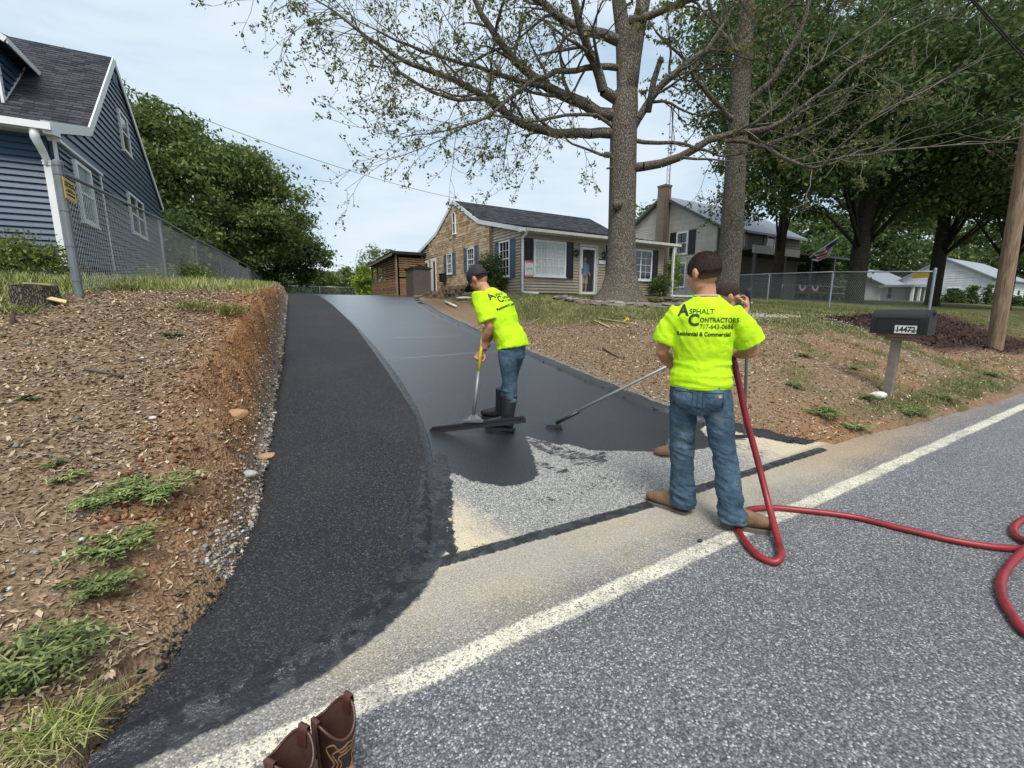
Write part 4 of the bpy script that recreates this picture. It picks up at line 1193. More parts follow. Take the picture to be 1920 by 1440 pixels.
def bunting(u):
    q = MB(); n = 16
    for ring, (r0, r1) in enumerate(((.0, .25), (.25, .42), (.42, .58))):
        for k in range(n):
            a0, a1 = math.pi * k / n, math.pi * (k + 1) / n
            w0, w1 = (.03 if k % 2 else 0), (0 if k % 2 else .03)
            def P(r, a, w): return (u - HX0 - r * math.cos(a) * 1.25, -3.02 - w, 1.12 - r * math.sin(a))
            q.add([P(r0, a0, w0), P(r0, a1, w1), P(r1, a1, w1), P(r1, a0, w0)], [[0, 1, 2, 3]], ring)
    return q
CL = [simple('flag_blue', (.03, .05, .16), .8), simple('flag_white', (.55, .55, .55), .8), simple('flag_red', (.32, .03, .03), .8)]
for i, u in enumerate((35.2, 38.6, 40.6)):
    b = bunting(u).build('bunting_fan', CL, None); b.location = (HX0, HY0, HZ0)
    b['label'] = ['red white and blue bunting fan on porch rail, leftmost behind the chain fence', 'red white and blue bunting fan in the middle of the porch rail', 'red white and blue bunting fan, rightmost on the porch rail'][i]
    b['category'] = 'bunting'; b['group'] = 'bunting fans on the farmhouse porch'
# flag on a slanted pole
fl = thing('porch_flag', 'striped flag hanging from a slanted white pole on the farmhouse porch', 'flag', (HX0 + 7.6, HY0 - 3.0, HZ0 + 3.3))
q = MB(); q.tube([(0, 0, 0), (2.3, -.9, 1.6)], .03, 6); q.build('flag_pole', MAT_WHITE, fl)
q = MB(); nU, nV = 13, 9
pt = lambda i, j: Vector((2.1 - 1.5 * i / 12, -.82 + .6 * i / 12, 1.45 - 1.05 * i / 12)) + Vector((-.6 * (i / 12) * (j / 8) - .25 * math.sin(j * .9) * (i / 12), -.12 * math.sin(i * .9 + j * .6), -1.1 * j / 8 * (.35 + .65 * math.sin(math.pi * min(i / 12 * .8 + .1, 1)))))
for i in range(12):
    for j in range(8):
        mi = 0 if (i < 5 and j < 4) else (2 if (j % 2 == 0) else 1)
        q.add([pt(i, j), pt(i + 1, j), pt(i + 1, j + 1), pt(i, j + 1)], [[0, 1, 2, 3]], mi)
q.build('flag_cloth', CL, fl, smooth=True)
# lattice antenna mast beside the chimney
am = thing('antenna_mast', 'thin rusty lattice antenna mast standing beside the chimney', 'antenna mast', (HX0 - 1.1, HY0 + 4.0, HZ0))
for k in range(3):
    a = 2.1 * k; q = MB(); q.tube([(.14 * math.cos(a), .14 * math.sin(a), 0), (.14 * math.cos(a), .14 * math.sin(a), 15)], .018, 5); q.build('mast_leg', simple('rust', (.12, .07, .05), .8), am)
q = MB()
for k in range(38):
    for j in range(3):
        a, b = 2.1 * j, 2.1 * ((j + 1) % 3); z0_, z1_ = .4 * k, .4 * k + .4
        q.tube([(.14 * math.cos(a), .14 * math.sin(a), z0_), (.14 * math.cos(b), .14 * math.sin(b), z1_)], .008, 3, cap=False)
q.build('mast_bracing', bpy.data.materials['rust'], am)

# ------------------------------------------------------------------ white houses far right
MAT_WS = siding_mat('white_siding', (.62, .64, .66), .5)
def white_house(X, Y, Zb, Lx, Ly, h, rise, lab, porch):
    t = thing('white_house', lab, 'house', (X, Y, Zb))
    mb = MB(); mb.prism([(0, 0), (0, h), (Ly / 2, h + rise), (Ly, h), (Ly, 0)], 0, .02, Lx); mb.build('wall', MAT_WS, t)
    w = Wall(t, lambda u, w, z: (-w + .02, u, z)); f = Wall(t, lambda u, w, z: (u, -w, z))
    z = .1
    w.siding(MAT_WS, .1, h, .22, .05, Ly - .05)
    w.siding(MAT_WS, h, h + rise - .05, .22, lambda z: np.interp(z, [h, h + rise], [.05, Ly / 2]), lambda z: np.interp(z, [h, h + rise], [Ly - .05, Ly / 2]))
    f.siding(MAT_WS, .1, h, .22, .05, Lx - .05)
    mb = MB(); rr = [(-.4, h - .2), (Ly / 2, h + rise + .12), (Ly + .4, h - .2)]
    mb.prism(rr + [(y, z - .12) for y, z in rr[::-1]], 0, -.3, Lx + .3); mb.build('roof', simple('pale_roof', (.24, .26, .29), .6), t)
    f.window(1.5, 2.6, 1, 2.2, 1, 1); f.window(Lx - 3, Lx - 1.8, 1, 2.2, 1, 1); w.window(Ly * .3, Ly * .3 + 1, 1.2, 2.3, 1, 1)
    if porch:
        mb = MB(); mb.span((-.3, -2.6, h - .5), (Lx + .3, .1, h - .3)); mb.build('porch_roof', bpy.data.materials['pale_roof'], t)
        for i in range(6):
            q = MB(); q.beam((.3 + i * (Lx - .6) / 5, -2.4, -.5), (.3 + i * (Lx - .6) / 5, -2.4, h - .5), .2, .2); q.build('porch_post', MAT_WHITE, t)
    return t
def ground_at(x, y): return float(terrain(x, y, False))
# ------------------------------------------------------------------ trees
def bark_mat(name, c0, c1, sc=1.0):
    m = NM(name)
    v = m.map((1, 1, .22))
    n1 = m.noise(26 * sc, 6, .75, vec=v, dist=.4); n2 = m.noise(2.0, 4, .6)
    vv = m.voro(30 * sc, 'DISTANCE_TO_EDGE', vec=m.map((1, 1, .28)))
    c = m.ramp(m.math('ADD', m.math('MULTIPLY', n1, .75), m.math('MULTIPLY', m.rng(vv, 0, .25), .3)), [(.3, c0), (.75, c1)])
    c = m.mix(m.rng(n2, .5, .75, 0, .35), c, (.10, .11, .06))
    h = m.math('ADD', n1, m.rng(vv, 0, .2))
    return m.fin(c, .95, m.bump(h, .9, .04), spec=.1)
MAT_BARK = bark_mat('oak_bark', (.10, .086, .070), (.30, .26, .21))
MAT_BARKD = bark_mat('dark_bark', (.022, .018, .014), (.095, .08, .062))
MAT_TWIG = simple('oak_twig', (.085, .070, .055), .9)
MAT_TWIGG = simple('grey_twig', (.20, .175, .145), .9)
def leaf_mat(name, dark, mid, light, rough=.55):
    m = NM(name)
    c = m.ramp(m.island(), [(0, dark), (.5, mid), (1, light)])
    c = m.hsv(c, .5, 1, m.rng(m.noise(.45, 3, .6), .35, .65, .75, 1.25))
    m.fin(c, rough, spec=.3)
    tr = m.n('BsdfTranslucent'); m.set(tr.inputs['Color'], m.mix(.5, c, light)); mx = m.n('MixShader'); mx.inputs[0].default_value = .38
    m.t.links.new(m.b.outputs[0], mx.inputs[1]); m.t.links.new(tr.outputs[0], mx.inputs[2]); m.t.links.new(mx.outputs[0], m.out.inputs['Surface'])
    return m.mat
MAT_LEAF_OAK = leaf_mat('oak_leaf', (.04, .05, .016), (.10, .115, .034), (.20, .21, .07))
MAT_LEAF_MAPLE = leaf_mat('maple_leaf', (.032, .060, .016), (.095, .145, .036), (.23, .29, .085))
MAT_LEAF_DARK = leaf_mat('shade_leaf', (.020, .042, .012), (.052, .095, .024), (.12, .18, .05))
MAT_LEAF_LIME = leaf_mat('lime_leaf', (.10, .17, .02), (.20, .30, .03), (.30, .42, .06))
MAT_LEAF_PALE = leaf_mat('pale_leaf', (.07, .10, .04), (.14, .19, .08), (.22, .27, .13))

def leaf_quads(C, size, r, up=.35):
    n = len(C)
    a = r.normal(0, 1, (n, 3)); a /= np.linalg.norm(a, axis=1, keepdims=True)
    b = r.normal(0, 1, (n, 3)); b[:, 2] += up; b -= a * (a * b).sum(1, keepdims=True); b /= np.linalg.norm(b, axis=1, keepdims=True)
    s = (size * (.55 + .9 * r.random(n)))[:, None]
    return np.stack([C - a * s, C - b * s * .5 - a * s * .1, C + a * s, C + b * s * .5 + a * s * .1], 1)

def crown_mesh(seed, lobes, n_leaf, size, clump=.55, n_clump=None, hollow=.55, droop=0):
    """lobes: (center, radii). Leaves gather in clumps near the lobe surfaces"""
    r = np.random.default_rng(seed)
    vol = np.array([l[1][0] * l[1][1] + l[1][0] * l[1][2] for l in lobes]); p = vol / vol.sum()
    nc = n_clump or max(60, n_leaf // 90)
    li = r.choice(len(lobes), nc, p=p)
    d = r.normal(0, 1, (nc, 3)); d /= np.linalg.norm(d, axis=1, keepdims=True)
    d[:, 2] = np.where((d[:, 2] < -.3) & (r.random(nc) < .5), -d[:, 2], d[:, 2])
    rad = hollow + (1.06 - hollow) * r.random(nc) ** .6
    Cc = np.array([l[0] for l in lobes])[li]; Rr = np.array([l[1] for l in lobes])[li]
    cl = Cc + d * Rr * rad[:, None]
    k = r.integers(0, nc, n_leaf)
    cs = clump * (.5 + .9 * r.random(nc))
    off = r.normal(0, 1, (n_leaf, 3)) * cs[k][:, None] * [1, 1, .55]
    P = cl[k] + off
    P[:, 2] -= droop * (off[:, 0] ** 2 + off[:, 1] ** 2)
    Q = leaf_quads(P, size, r)
    return Q, cl

def tree_things(name, label, base, trunk_pts, trunk_r, lobes, n_leaf, lsize, leafmat, barkmat, seed, clump=.55, n_clump=None, group=None, limbs=14, hollow=.55, droop=0, nseg=10):
    t = thing(name, label, 'tree', base, 0, group)
    tb = MB(); tb.tube(trunk_pts, trunk_r, nseg)
    Q, cl = crown_mesh(seed, lobes, n_leaf, lsize, clump, n_clump, hollow, droop)
    r = np.random.default_rng(seed + 5)
    tp = [Vector(p) for p in trunk_pts]
    tb.build('trunk', barkmat, t, smooth=True)
    br = MB()
    sel = r.choice(len(cl), min(limbs, len(cl)), replace=False)
    for i in sel:
        c = Vector(cl[i]); s = tp[int(r.integers(max(1, len(tp) // 2), len(tp)))]
        mid = (s + c) / 2 + Vector(r.normal(0, .3, 3)) + Vector((0, 0, .1 * (c - s).length))
        br.tube([s, mid, c], [trunk_r[-1] * .5, trunk_r[-1] * .28, .02], 5)
    if br.v: br.build('limbs', barkmat, t, smooth=True, kind='stuff')
    me = new_mesh('crown', Q.reshape(-1, 3), np.arange(len(Q) * 4).reshape(-1, 4))
    link('crown', me, leafmat, t, kind='stuff')
    return t

# ---- the big oak in front of the bungalow, sparsely leafed
def branchy(seed, limbs, depth_jit, sub_len, levels=3, min_r=.006, density=1.0, droop=-.02):
    """limbs: list of (points, r0, r1). Returns tube segments and tip points"""
    r = np.random.default_rng(seed)
    P0, P1, R0, R1, tips = [], [], [], [], []
    def grow(p, d, ln, rad, lvl):
        n = max(3, int(ln / .28)); st = ln / n
        for i in range(n):
            d2 = d + r.normal(0, .16, 3) + np.array([0, 0, droop if lvl < 2 else .015]); d2 /= np.linalg.norm(d2)
            q = p + d2 * st; ra = rad * (1 - .75 * i / n); rb = rad * (1 - .75 * (i + 1) / n)
            P0.append(p); P1.append(q); R0.append(max(ra, min_r)); R1.append(max(rb, min_r * .8))
            if lvl < levels and i > 0 and r.random() < .62 * density:
                ax = r.normal(0, 1, 3); s = np.cross(d2, ax); s /= np.linalg.norm(s); ang = r.uniform(.5, 1.0)
                nd = d2 * math.cos(ang) + s * math.sin(ang)
                grow(q, nd, ln * r.uniform(.35, .62) * (1 - .4 * i / n), rb * .62, lvl + 1)
            p, d = q, d2
            if lvl >= levels - 1 and r.random() < .55: tips.append(p)
        tips.append(p); tips.append(p)
    for pts, r0, r1 in limbs:
        pts = [np.array(q, float) for q in pts]; m_ = len(pts) - 1
        tot = sum(np.linalg.norm(pts[i + 1] - pts[i]) for i in range(m_)); acc = 0
        for i in range(m_):
            a, b = pts[i], pts[i + 1]; L_ = np.linalg.norm(b - a)
            k = max(2, int(L_ / .35))
            for j in range(k):
                t0, t1 = j / k, (j + 1) / k
                f0, f1 = (acc + L_ * t0) / tot, (acc + L_ * t1) / tot
                pa, pb = a + (b - a) * t0, a + (b - a) * t1
                if j: pa = last
                if j < k - 1: pb = pb + r.normal(0, .03, 3)
                last = pb
                ra, rb = r0 + (r1 - r0) * f0, r0 + (r1 - r0) * f1
                P0.append(pa); P1.append(pb); R0.append(ra); R1.append(rb)
                if f0 > .12 and r.random() < .95 * density:
                    d = (b - a) / L_; s = np.cross(d, r.normal(0, 1, 3)); s /= np.linalg.norm(s); ang = r.uniform(.5, 1.15)
                    nd = d * math.cos(ang) + s * math.sin(ang)
                    grow(pb, nd, sub_len * r.uniform(.45, 1.0) * (1 - .35 * f0), max(rb * .42, .012), 1)
            acc += L_
        d = pts[-1] - pts[-2]; d /= np.linalg.norm(d); grow(pts[-1], d, sub_len * .8, r1 * .9, 1)
    return P0, P1, R0, R1, np.array(tips)

def px_path(pts, D0, D1=None, sc=None):
    """pixel polyline (in the zoomed crop coordinates sc) -> world points, distance going from D0 to D1"""
    out = []; n = len(pts)
    for i, (x, y) in enumerate(pts):
        if sc: x, y = sc[0] + x / sc[2], sc[1] + y / sc[2]
        D = D0 + ((D1 if D1 is not None else D0) - D0) * i / (n - 1)
        out.append(at_depth(x, y, D))
    return out
OAK = Vector((10.9, 10.9, 1.60)); DO = 15.0
S7 = (560, 0, 2.595); S3 = (1240, 0, 2.8235)
limbs = [
 (px_path([(1530, 650), (1250, 650), (1100, 610), (1000, 545), (870, 450), (760, 390), (600, 330), (450, 260), (330, 180), (150, 40)], DO, 13.2, S7), .16, .03),
 (px_path([(1530, 560), (1400, 510), (1220, 430), (1100, 340), (1000, 230), (930, 130), (860, 0), (800, -150)], DO, 14.2, S7), .19, .06),
 (px_path([(1220, 425), (1080, 395), (930, 350), (800, 310), (600, 250), (480, 200), (300, 110)], 14.7, 12.8, S7), .085, .02),
 (px_path([(1560, 490), (1480, 440), (1440, 300), (1390, 180), (1340, 0), (1300, -160)], DO, 13.6, S7), .17, .09),
 (px_path([(900, 482), (720, 470), (600, 420), (500, 360), (400, 250), (320, 180), (250, 60)], 13.9, 12.6, S7), .06, .015),
 (px_path([(1560, 330), (1400, 330), (1250, 345), (1100, 420), (980, 520), (850, 600), (700, 640)], DO, 12.6, S7), .10, .02),
 (px_path([(1560, 200), (1400, 150), (1250, 70), (1130, -20), (1000, -130)], DO, 14.6, S7), .16, .08),
 (px_path([(1610, 650), (1700, 500), (1760, 420), (1850, 340), (1990, 240), (2100, 60)], DO, 13.8, S7), .14, .05),
 (px_path([(1620, 680), (1750, 695), (1880, 700), (2050, 760), (2200, 740)], DO, 14.0, S7), .07, .02),
 (px_path([(-200, 900), (-90, 880), (100, 830), (250, 740), (400, 700), (520, 690), (650, 640), (760, 560), (900, 460), (1050, 330), (1250, 190)], DO, 11.6, S3), .15, .02),
 (px_path([(320, 740), (450, 750), (560, 780), (680, 850), (800, 890), (900, 850), (1100, 820), (1400, 780), (1700, 760)], 14.4, 10.6, S3), .065, .012),
 (px_path([(420, 700), (560, 600), (760, 380), (900, 290), (1100, 150), (1300, 60)], 13.6, 11.6, S3), .055, .015),
 (px_path([(860, 870), (1000, 730), (1150, 600), (1400, 480), (1650, 330)], 12.0, 10.2, S3), .035, .010),
 (px_path([(1530, 760), (1440, 740), (1330, 700), (1250, 620)], DO, 14.0, S7), .05, .02),
 (px_path([(1560, 640), (1450, 560), (1300, 560), (1150, 590), (950, 560), (800, 620), (650, 700)], DO, 13.0, S7), .06, .015),
 (px_path([(1610, 100), (1750, 60), (1900, 0), (2100, -60)], DO, 13.6, S7), .12, .05),
]
dark_limbs = limbs[:9] + limbs[13:]
grey_limbs = limbs[9:13]
oak = thing('oak_tree', 'large sparsely leafed oak with thick grey trunk in front of the tan bungalow', 'tree', OAK)
inv = lambda P: [tuple(Vector(p) - OAK) for p in P]
tk = MB()
tpts = [OAK + Vector((0, 0, -.2)), OAK + Vector((0, 0, .12)), OAK + Vector((0, 0, .45)), OAK + Vector((.01, 0, 1.0)), at_depth(1166, 430, DO), at_depth(1168, 330, DO), at_depth(1169, 250, DO), at_depth(1171, 205, DO), at_depth(1174, 170, DO)]
tr_ = [.98, .80, .58, .48, .43, .42, .41, .40, .34]
# flared root collar, fluted
ns = 22; vs = []; fs = []
cen = [p - OAK for p in tpts]
for i, (c, r_) in enumerate(zip(cen, tr_)):
    for k in range(ns):
        a = 2 * math.pi * k / ns; fl = 1 + (.22 * math.sin(a * 5 + .6) + .1 * math.sin(a * 8)) * max(0, 1 - i / 3.5) * .8 + .02 * math.sin(a * 7 + i)
        vs.append(c + Vector((math.cos(a), math.sin(a), 0)) * r_ * fl)
for i in range(len(cen) - 1):
    for k in range(ns): fs.append([i * ns + k, i * ns + (k + 1) % ns, (i + 1) * ns + (k + 1) % ns, (i + 1) * ns + k])
tk.add(vs, fs)
tk.tube([tpts[-2] - OAK, tpts[-1] - OAK, at_depth(1168, 60, DO) - OAK, at_depth(1160, 0, DO) - OAK, at_depth(1150, -260, DO) - OAK], [.33, .28, .22, .2, .12], 12)
tk.tube([tpts[-2] - OAK, at_depth(1186, 110, DO) - OAK, at_depth(1197, 50, DO) - OAK, at_depth(1207, 0, DO) - OAK, at_depth(1240, -260, DO) - OAK], [.33, .26, .22, .2, .12], 12)
tk.build('trunk', MAT_BARK, oak, smooth=True)
kb = MB(); kp = at_depth(1162, 383, DO - .43) - OAK
for q, r_ in ((0, .13), (.05, .12), (.10, .08)): pass
kb.tube([kp + Vector((0, .12, 0)), kp + Vector((0, .05, 0)), kp + Vector((-.02, -.02, .01)), kp + Vector((-.04, -.07, .0))], [.19, .17, .12, .04], 10); kb.build('burl', MAT_BARK, oak, smooth=True)
st = MB(); st.tube([at_depth(1160, 292, DO) - OAK, at_depth(1133, 290, DO - .1) - OAK], [.11, .09], 8); st.build('branch_stub', MAT_BARK, oak, smooth=True); st = MB(); st.tube([at_depth(1160, 312, DO) - OAK, at_depth(1138, 316, DO - .3) - OAK], [.04, .03], 6)
st.build('branch_stub', MAT_BARK, oak, smooth=True); st = MB(); st.tube([at_depth(1215, 210, DO - .3) - OAK, at_depth(1226, 150, DO - .4) - OAK, at_depth(1240, 108, DO - .5) - OAK], [.10, .09, .075], 8)
st.build('branch_stub', MAT_BARK, oak, smooth=True)
def make_branches(parent, org, limbs, seed, mat_thick, mat_thin, leafmat, nper, lsize, tipf=1.0, **kw):
    P0, P1, R0, R1, tips = branchy(seed, limbs, 0, **kw)
    P0, P1, R0, R1 = map(np.array, (P0, P1, R0, R1)); o = np.array(org)
    big = R0 > .028
    for nm, sel, n_, mt in (('limbs', big, 7, mat_thick), ('twigs', ~big, 3, mat_thin)):
        V, Fq = np_tubes(P0[sel] - o, P1[sel] - o, R0[sel], R1[sel], n_)
        link(nm, new_mesh(nm, V, Fq, smooth=True), mt, parent, kind='stuff')
    r = np.random.default_rng(seed + 1)
    tips = tips[r.random(len(tips)) < tipf]
    if len(tips) and nper:
        C = np.repeat(tips, nper, 0) + r.normal(0, .05, (len(tips) * nper, 3)) - o
        Q = leaf_quads(C, lsize, r, .1)
        link('leaves', new_mesh('leaves', Q.reshape(-1, 3), np.arange(len(Q) * 4).reshape(-1, 4)), leafmat, parent, kind='stuff')
    return len(P0), len(tips)
print('oak', make_branches(oak, OAK, dark_limbs, 11, MAT_BARKD, MAT_TWIG, MAT_LEAF_OAK, 5, .050, .75, depth_jit=0, sub_len=2.6) if False else '')
def oakgo(limbs, seed, thin, nper, tipf, **kw):
    return make_branches(oak, OAK, limbs, seed, MAT_BARK, thin, MAT_LEAF_OAK, nper, .044, tipf, **kw)
print('oak dark', oakgo(dark_limbs, 11, MAT_TWIG, 3, .8, sub_len=3.3, density=1.45))
print('oak grey', oakgo(grey_limbs, 12, MAT_TWIGG, 2, .25, sub_len=2.4, density=1.0))

# ---- second trunk, right of the bungalow
B2 = Vector((14.8, 9.67, 1.62))
t2 = thing('oak_tree', 'second, thinner oak trunk right of the bungalow, standing before the farmhouse', 'tree', B2)
b2 = lambda x, y: at_depth(x, y, 15.98) - B2
tb = MB(); tb.tube([Vector((0, 0, -.2)), Vector((0, 0, .15)), Vector((0, 0, .6)), b2(1372, 440), b2(1378, 330), b2(1385, 220), b2(1392, 120), b2(1402, 0), b2(1410, -200)], [.56, .46, .40, .37, .33, .31, .28, .22, .15], 14)
tb.build('trunk', MAT_BARK, t2, smooth=True)
l2 = [(px_path([(1385, 230), (1330, 180), (1290, 120), (1230, 60)], 15.9, 15), .10, .03), (px_path([(1387, 200), (1450, 150), (1500, 60), (1540, -60)], 15.9, 15), .12, .05),
      (px_path([(1395, 110), (1350, 60), (1320, -20)], 15.9, 16), .10, .04), (px_path([(1380, 300), (1440, 270), (1520, 240), (1600, 190)], 15.9, 14.5), .07, .02), (px_path([(1400, 60), (1480, 10), (1560, -60)], 15.9, 15.5), .08, .03)]
print('t2', make_branches(t2, B2, l2, 21, MAT_BARK, MAT_TWIG, MAT_LEAF_OAK, 6, .055, .95, sub_len=3.0, density=1.25))

# ---- dense shade trees on the right
def lob(lst): return [((x, y, z), (a, b, c)) for x, y, z, a, b, c in lst]
def tr_straight(h, r0, bend=.3): return [(0, 0, -.3), (0, 0, .3), (0.02, 0, h * .3), (bend * .4, 0, h * .6), (bend, 0, h)], [r0 * 1.35, r0 * 1.05, r0, r0 * .85, r0 * .5]
T3 = at_depth(1602, 556, 24); T3.z = ground_at(T3.x, T3.y)
p, r_ = tr_straight(9, .40)
tree_things('shade_tree', 'dark leafy shade tree, broad trunk just behind the chain link fence', T3, p, r_,
    lob([(0, 0, 8.2, 5.5, 5, 3.2), (-3.5, .5, 6.2, 3.2, 3, 1.9), (3.2, -1.5, 6.0, 3.4, 3, 1.9), (0, -2, 10.8, 5, 4.5, 3.6), (-2.5, -3, 8.5, 3.4, 3, 2.6), (3.5, -2, 9.5, 3.6, 3, 2.8), (-4.5, 1, 9.5, 3.0, 3, 3), (1, -3.5, 6.6, 3.0, 2.4, 1.6), (-5.2, 3.0, 8.6, 3.2, 3, 2.8), (-4, 2.4, 5.4, 2.8, 2.6, 1.3), (-6, 3.6, 11.5, 3.4, 3, 3)]),
    78000, .105, MAT_LEAF_DARK, MAT_BARKD, 31, .50, 620, 'shade trees right of the yard', limbs=26, hollow=.35)
T4 = at_depth(1748, 562, 27); T4.z = ground_at(T4.x, T4.y)
p, r_ = tr_straight(9, .34, -.4)
tree_things('shade_tree', 'green shade tree whose dark trunk stands left of the white house behind the fence corner', T4, p, r_,
    lob([(0, 0, 7.6, 5.5, 5, 3), (-4, 0, 6.0, 3.4, 3, 1.9), (3.8, -1, 5.4, 3.4, 3, 1.8), (0, -2, 10.8, 5.5, 4.5, 4), (-3, -3, 8.5, 3.8, 3, 2.6), (4, -3, 8.0, 4, 3.4, 2.8), (0, -4.5, 6.2, 3.6, 2.4, 1.6), (-1, 0, 14, 5, 4, 3)]),
    62000, .115, MAT_LEAF_MAPLE, MAT_BARKD, 32, .52, 620, 'shade trees right of the yard', limbs=26, hollow=.35)
T5 = at_depth(1850, 540, 24); T5.z = ground_at(T5.x, T5.y)
T5 = T5 + Vector((3.5, 0, 0))
p, r_ = tr_straight(8, .35, .5)
tree_things('shade_tree', 'shade tree at far right beyond the utility pole, crown filling the top right corner', T5, p, r_,
    lob([(-1, 0, 6.6, 4.2, 4, 2.2), (-4, -.5, 8.0, 3.6, 3, 2.6), (-2, -2, 10, 4.4, 4, 3.4), (1.5, -2, 7.0, 3.8, 3.2, 2.6), (3, -2, 10, 4, 4, 3.4), (-4.5, -1.5, 5.6, 2.8, 2.4, 1.5), (0, -3, 13, 5, 4, 3)]),
    52000, .11, MAT_LEAF_DARK, MAT_BARKD, 33, .50, 520, 'shade trees right of the yard', limbs=20, hollow=.35)
T6 = at_depth(1455, 540, 30); T6.z = ground_at(T6.x, T6.y)
p, r_ = tr_straight(9, .3)
tree_things('shade_tree', 'tall shade tree between the second oak and the farmhouse porch, crown over the porch roof', T6, p, r_,
    lob([(1, 0, 11.5, 5.2, 4, 4), (-2.5, 0, 9.0, 3.2, 3, 2.0), (4, 0, 10.0, 3.8, 3, 3), (0, 0, 16, 5, 4, 3), (7, -1, 9, 3.6, 3, 2.8), (-4, 0, 13, 3.6, 3, 3.4), (7, 0, 14, 4.5, 4, 4)]),
    52000, .12, MAT_LEAF_DARK, MAT_BARKD, 34, .55, 420, 'shade trees right of the yard', limbs=16, hollow=.4)
# ---- big tree behind the blue house
TL = Vector((-1.6, 35.0, 2.6))
p = [(0, 0, -.4), (0, 0, .5), (.1, 0, 3), (.4, 0, 6), (.2, 0, 10)]; r_ = [.62, .5, .42, .34, .2]
tree_things('maple_tree', 'large dense green tree beyond the blue house, left of the driveway', TL, p, r_,
    lob([(-.4, 0, 5.6, 4.8, 4.5, 3.6), (-3.4, 0, 7.6, 3.2, 3.5, 3.3), (-5.4, 0, 8.3, 2.6, 3, 3.0), (-1.4, -.5, 7.8, 3.0, 3.2, 2.3), (2.2, 0, 6.4, 2.8, 3.4, 2.3), (4.2, 0, 5.2, 2.3, 3, 2.4), (4.6, 0, 3.6, 2.0, 2.6, 1.6), (2.0, -1.5, 3.4, 3.2, 3, 2.0), (-3, -1, 4.0, 3.2, 3, 2.4), (-7.5, 0, 6.4, 2.8, 3, 2.8)]),
    90000, .115, MAT_LEAF_MAPLE, MAT_BARKD, 41, .46, 900, None, limbs=34, hollow=.55)
p = [(0, 0, -.4), (0, 0, 2), (.1, 0, 5)]; r_ = [.24, .2, .12]
tree_things('conifer_tree', 'darker tree below and right of the large tree, its tips reaching the driveway crest', Vector((3.0, 42.0, 2.2)), p, r_,
    lob([(0, 0, 2.6, 3.2, 2.5, 2.4), (2.0, 0, 3.2, 2.3, 2, 1.6), (-2.4, 0, 3.4, 2.6, 2, 2.6), (1.2, 0, 4.6, 2.2, 2, 1.6)]), 30000, .12, MAT_LEAF_DARK, MAT_BARKD, 42, .42, 300, None, limbs=8, hollow=.4)
# ---- far belt beyond the crest
bases = [(520, 62, 5.0, 4.2, 0), (570, 58, 4.4, 3.6, 1), (612, 60, 5.0, 4.2, 0), (650, 66, 5.2, 5.0, 0), (672, 52, 3.4, 3.0, 1), (700, 70, 4.5, 8.8, 2), (735, 64, 4.0, 7.2, 2), (590, 80, 7, 6.2, 0), (655, 85, 7, 6.0, 1), (760, 75, 6, 6, 0)]
for i, (px, D, w, h, k) in enumerate(bases):
    b = at_depth(px, 555, D); b.z = ground_at(b.x, b.y)
    p, r_ = tr_straight(h * .7, .18)
    lab = ['bushy green tree beyond the driveway', 'low dark tree beyond the driveway', 'wispy pale tree left of the carport'][k]
    spots = ['behind the far end of the left fence', 'behind the middle of the back fence', 'right of the centre gate posts', 'over the back fence, tall', 'close to the yellow green bush', 'with the highest top', 'lower, touching the carport roof', 'far back left', 'far back right', 'mostly behind the carport']
    tree_things('background_tree', lab.replace('beyond the driveway crest', 'beyond the crest') + ', ' + spots[i], b, p, r_,
        lob([(0, 0, h * .55, w * .5, w * .45, h * .42), (-w * .3, 0, h * .4, w * .3, w * .3, h * .32), (w * .3, 0, h * .42, w * .3, w * .3, h * .34), (.1 * w, 0, h * .85, w * .25, w * .25, h * .2)]),
        5500 if k != 2 else 3200, .17, [MAT_LEAF_MAPLE, MAT_LEAF_DARK, MAT_LEAF_PALE][k], MAT_BARKD, 60 + i, .40, 120, 'trees beyond the driveway crest', limbs=5, hollow=.3)
for i, (px, D, w, h, lab) in enumerate([(684, 45, 1.6, 3.4, 'bright yellow green bush beside the slatted carport')]):
    b = at_depth(px, 555, D); b.z = ground_at(b.x, b.y)
    tree_things('lime_bush', lab, b, [(0, 0, -.2), (0, 0, 1), (0, 0, 1.8)], [.08, .06, .04], lob([(0, 0, 1.5, w * .55, .8, 1.4), (0, 0, 2.5, w * .4, .6, .8), (.1, 0, .6, w * .5, .8, .7)]), 4000, .12, MAT_LEAF_LIME, MAT_BARKD, 80, .3, 80, None, limbs=4, hollow=.2)
for i, (x_, y_, w_, h_, lab) in enumerate([(-3.4, 27.5, 4.5, 4.0, 'dark bushy tree behind the blue house, seen through the fence'), (-.9, 39.0, 5.0, 4.2, 'dark bushy tree under the large tree at the far fence line')]):
    tree_things('background_tree', lab, Vector((x_, y_, 2.2)), [(0, 0, -.3), (0, 0, 1), (0, 0, 2.2)], [.15, .12, .08], lob([(0, 0, h_ * .5, w_ * .5, w_ * .4, h_ * .5), (.8, 0, h_ * .35, w_ * .4, w_ * .3, h_ * .35)]), 9000, .13, MAT_LEAF_DARK, MAT_BARKD, 170 + i, .35, 160, 'trees beyond the driveway crest', limbs=4, hollow=.2)
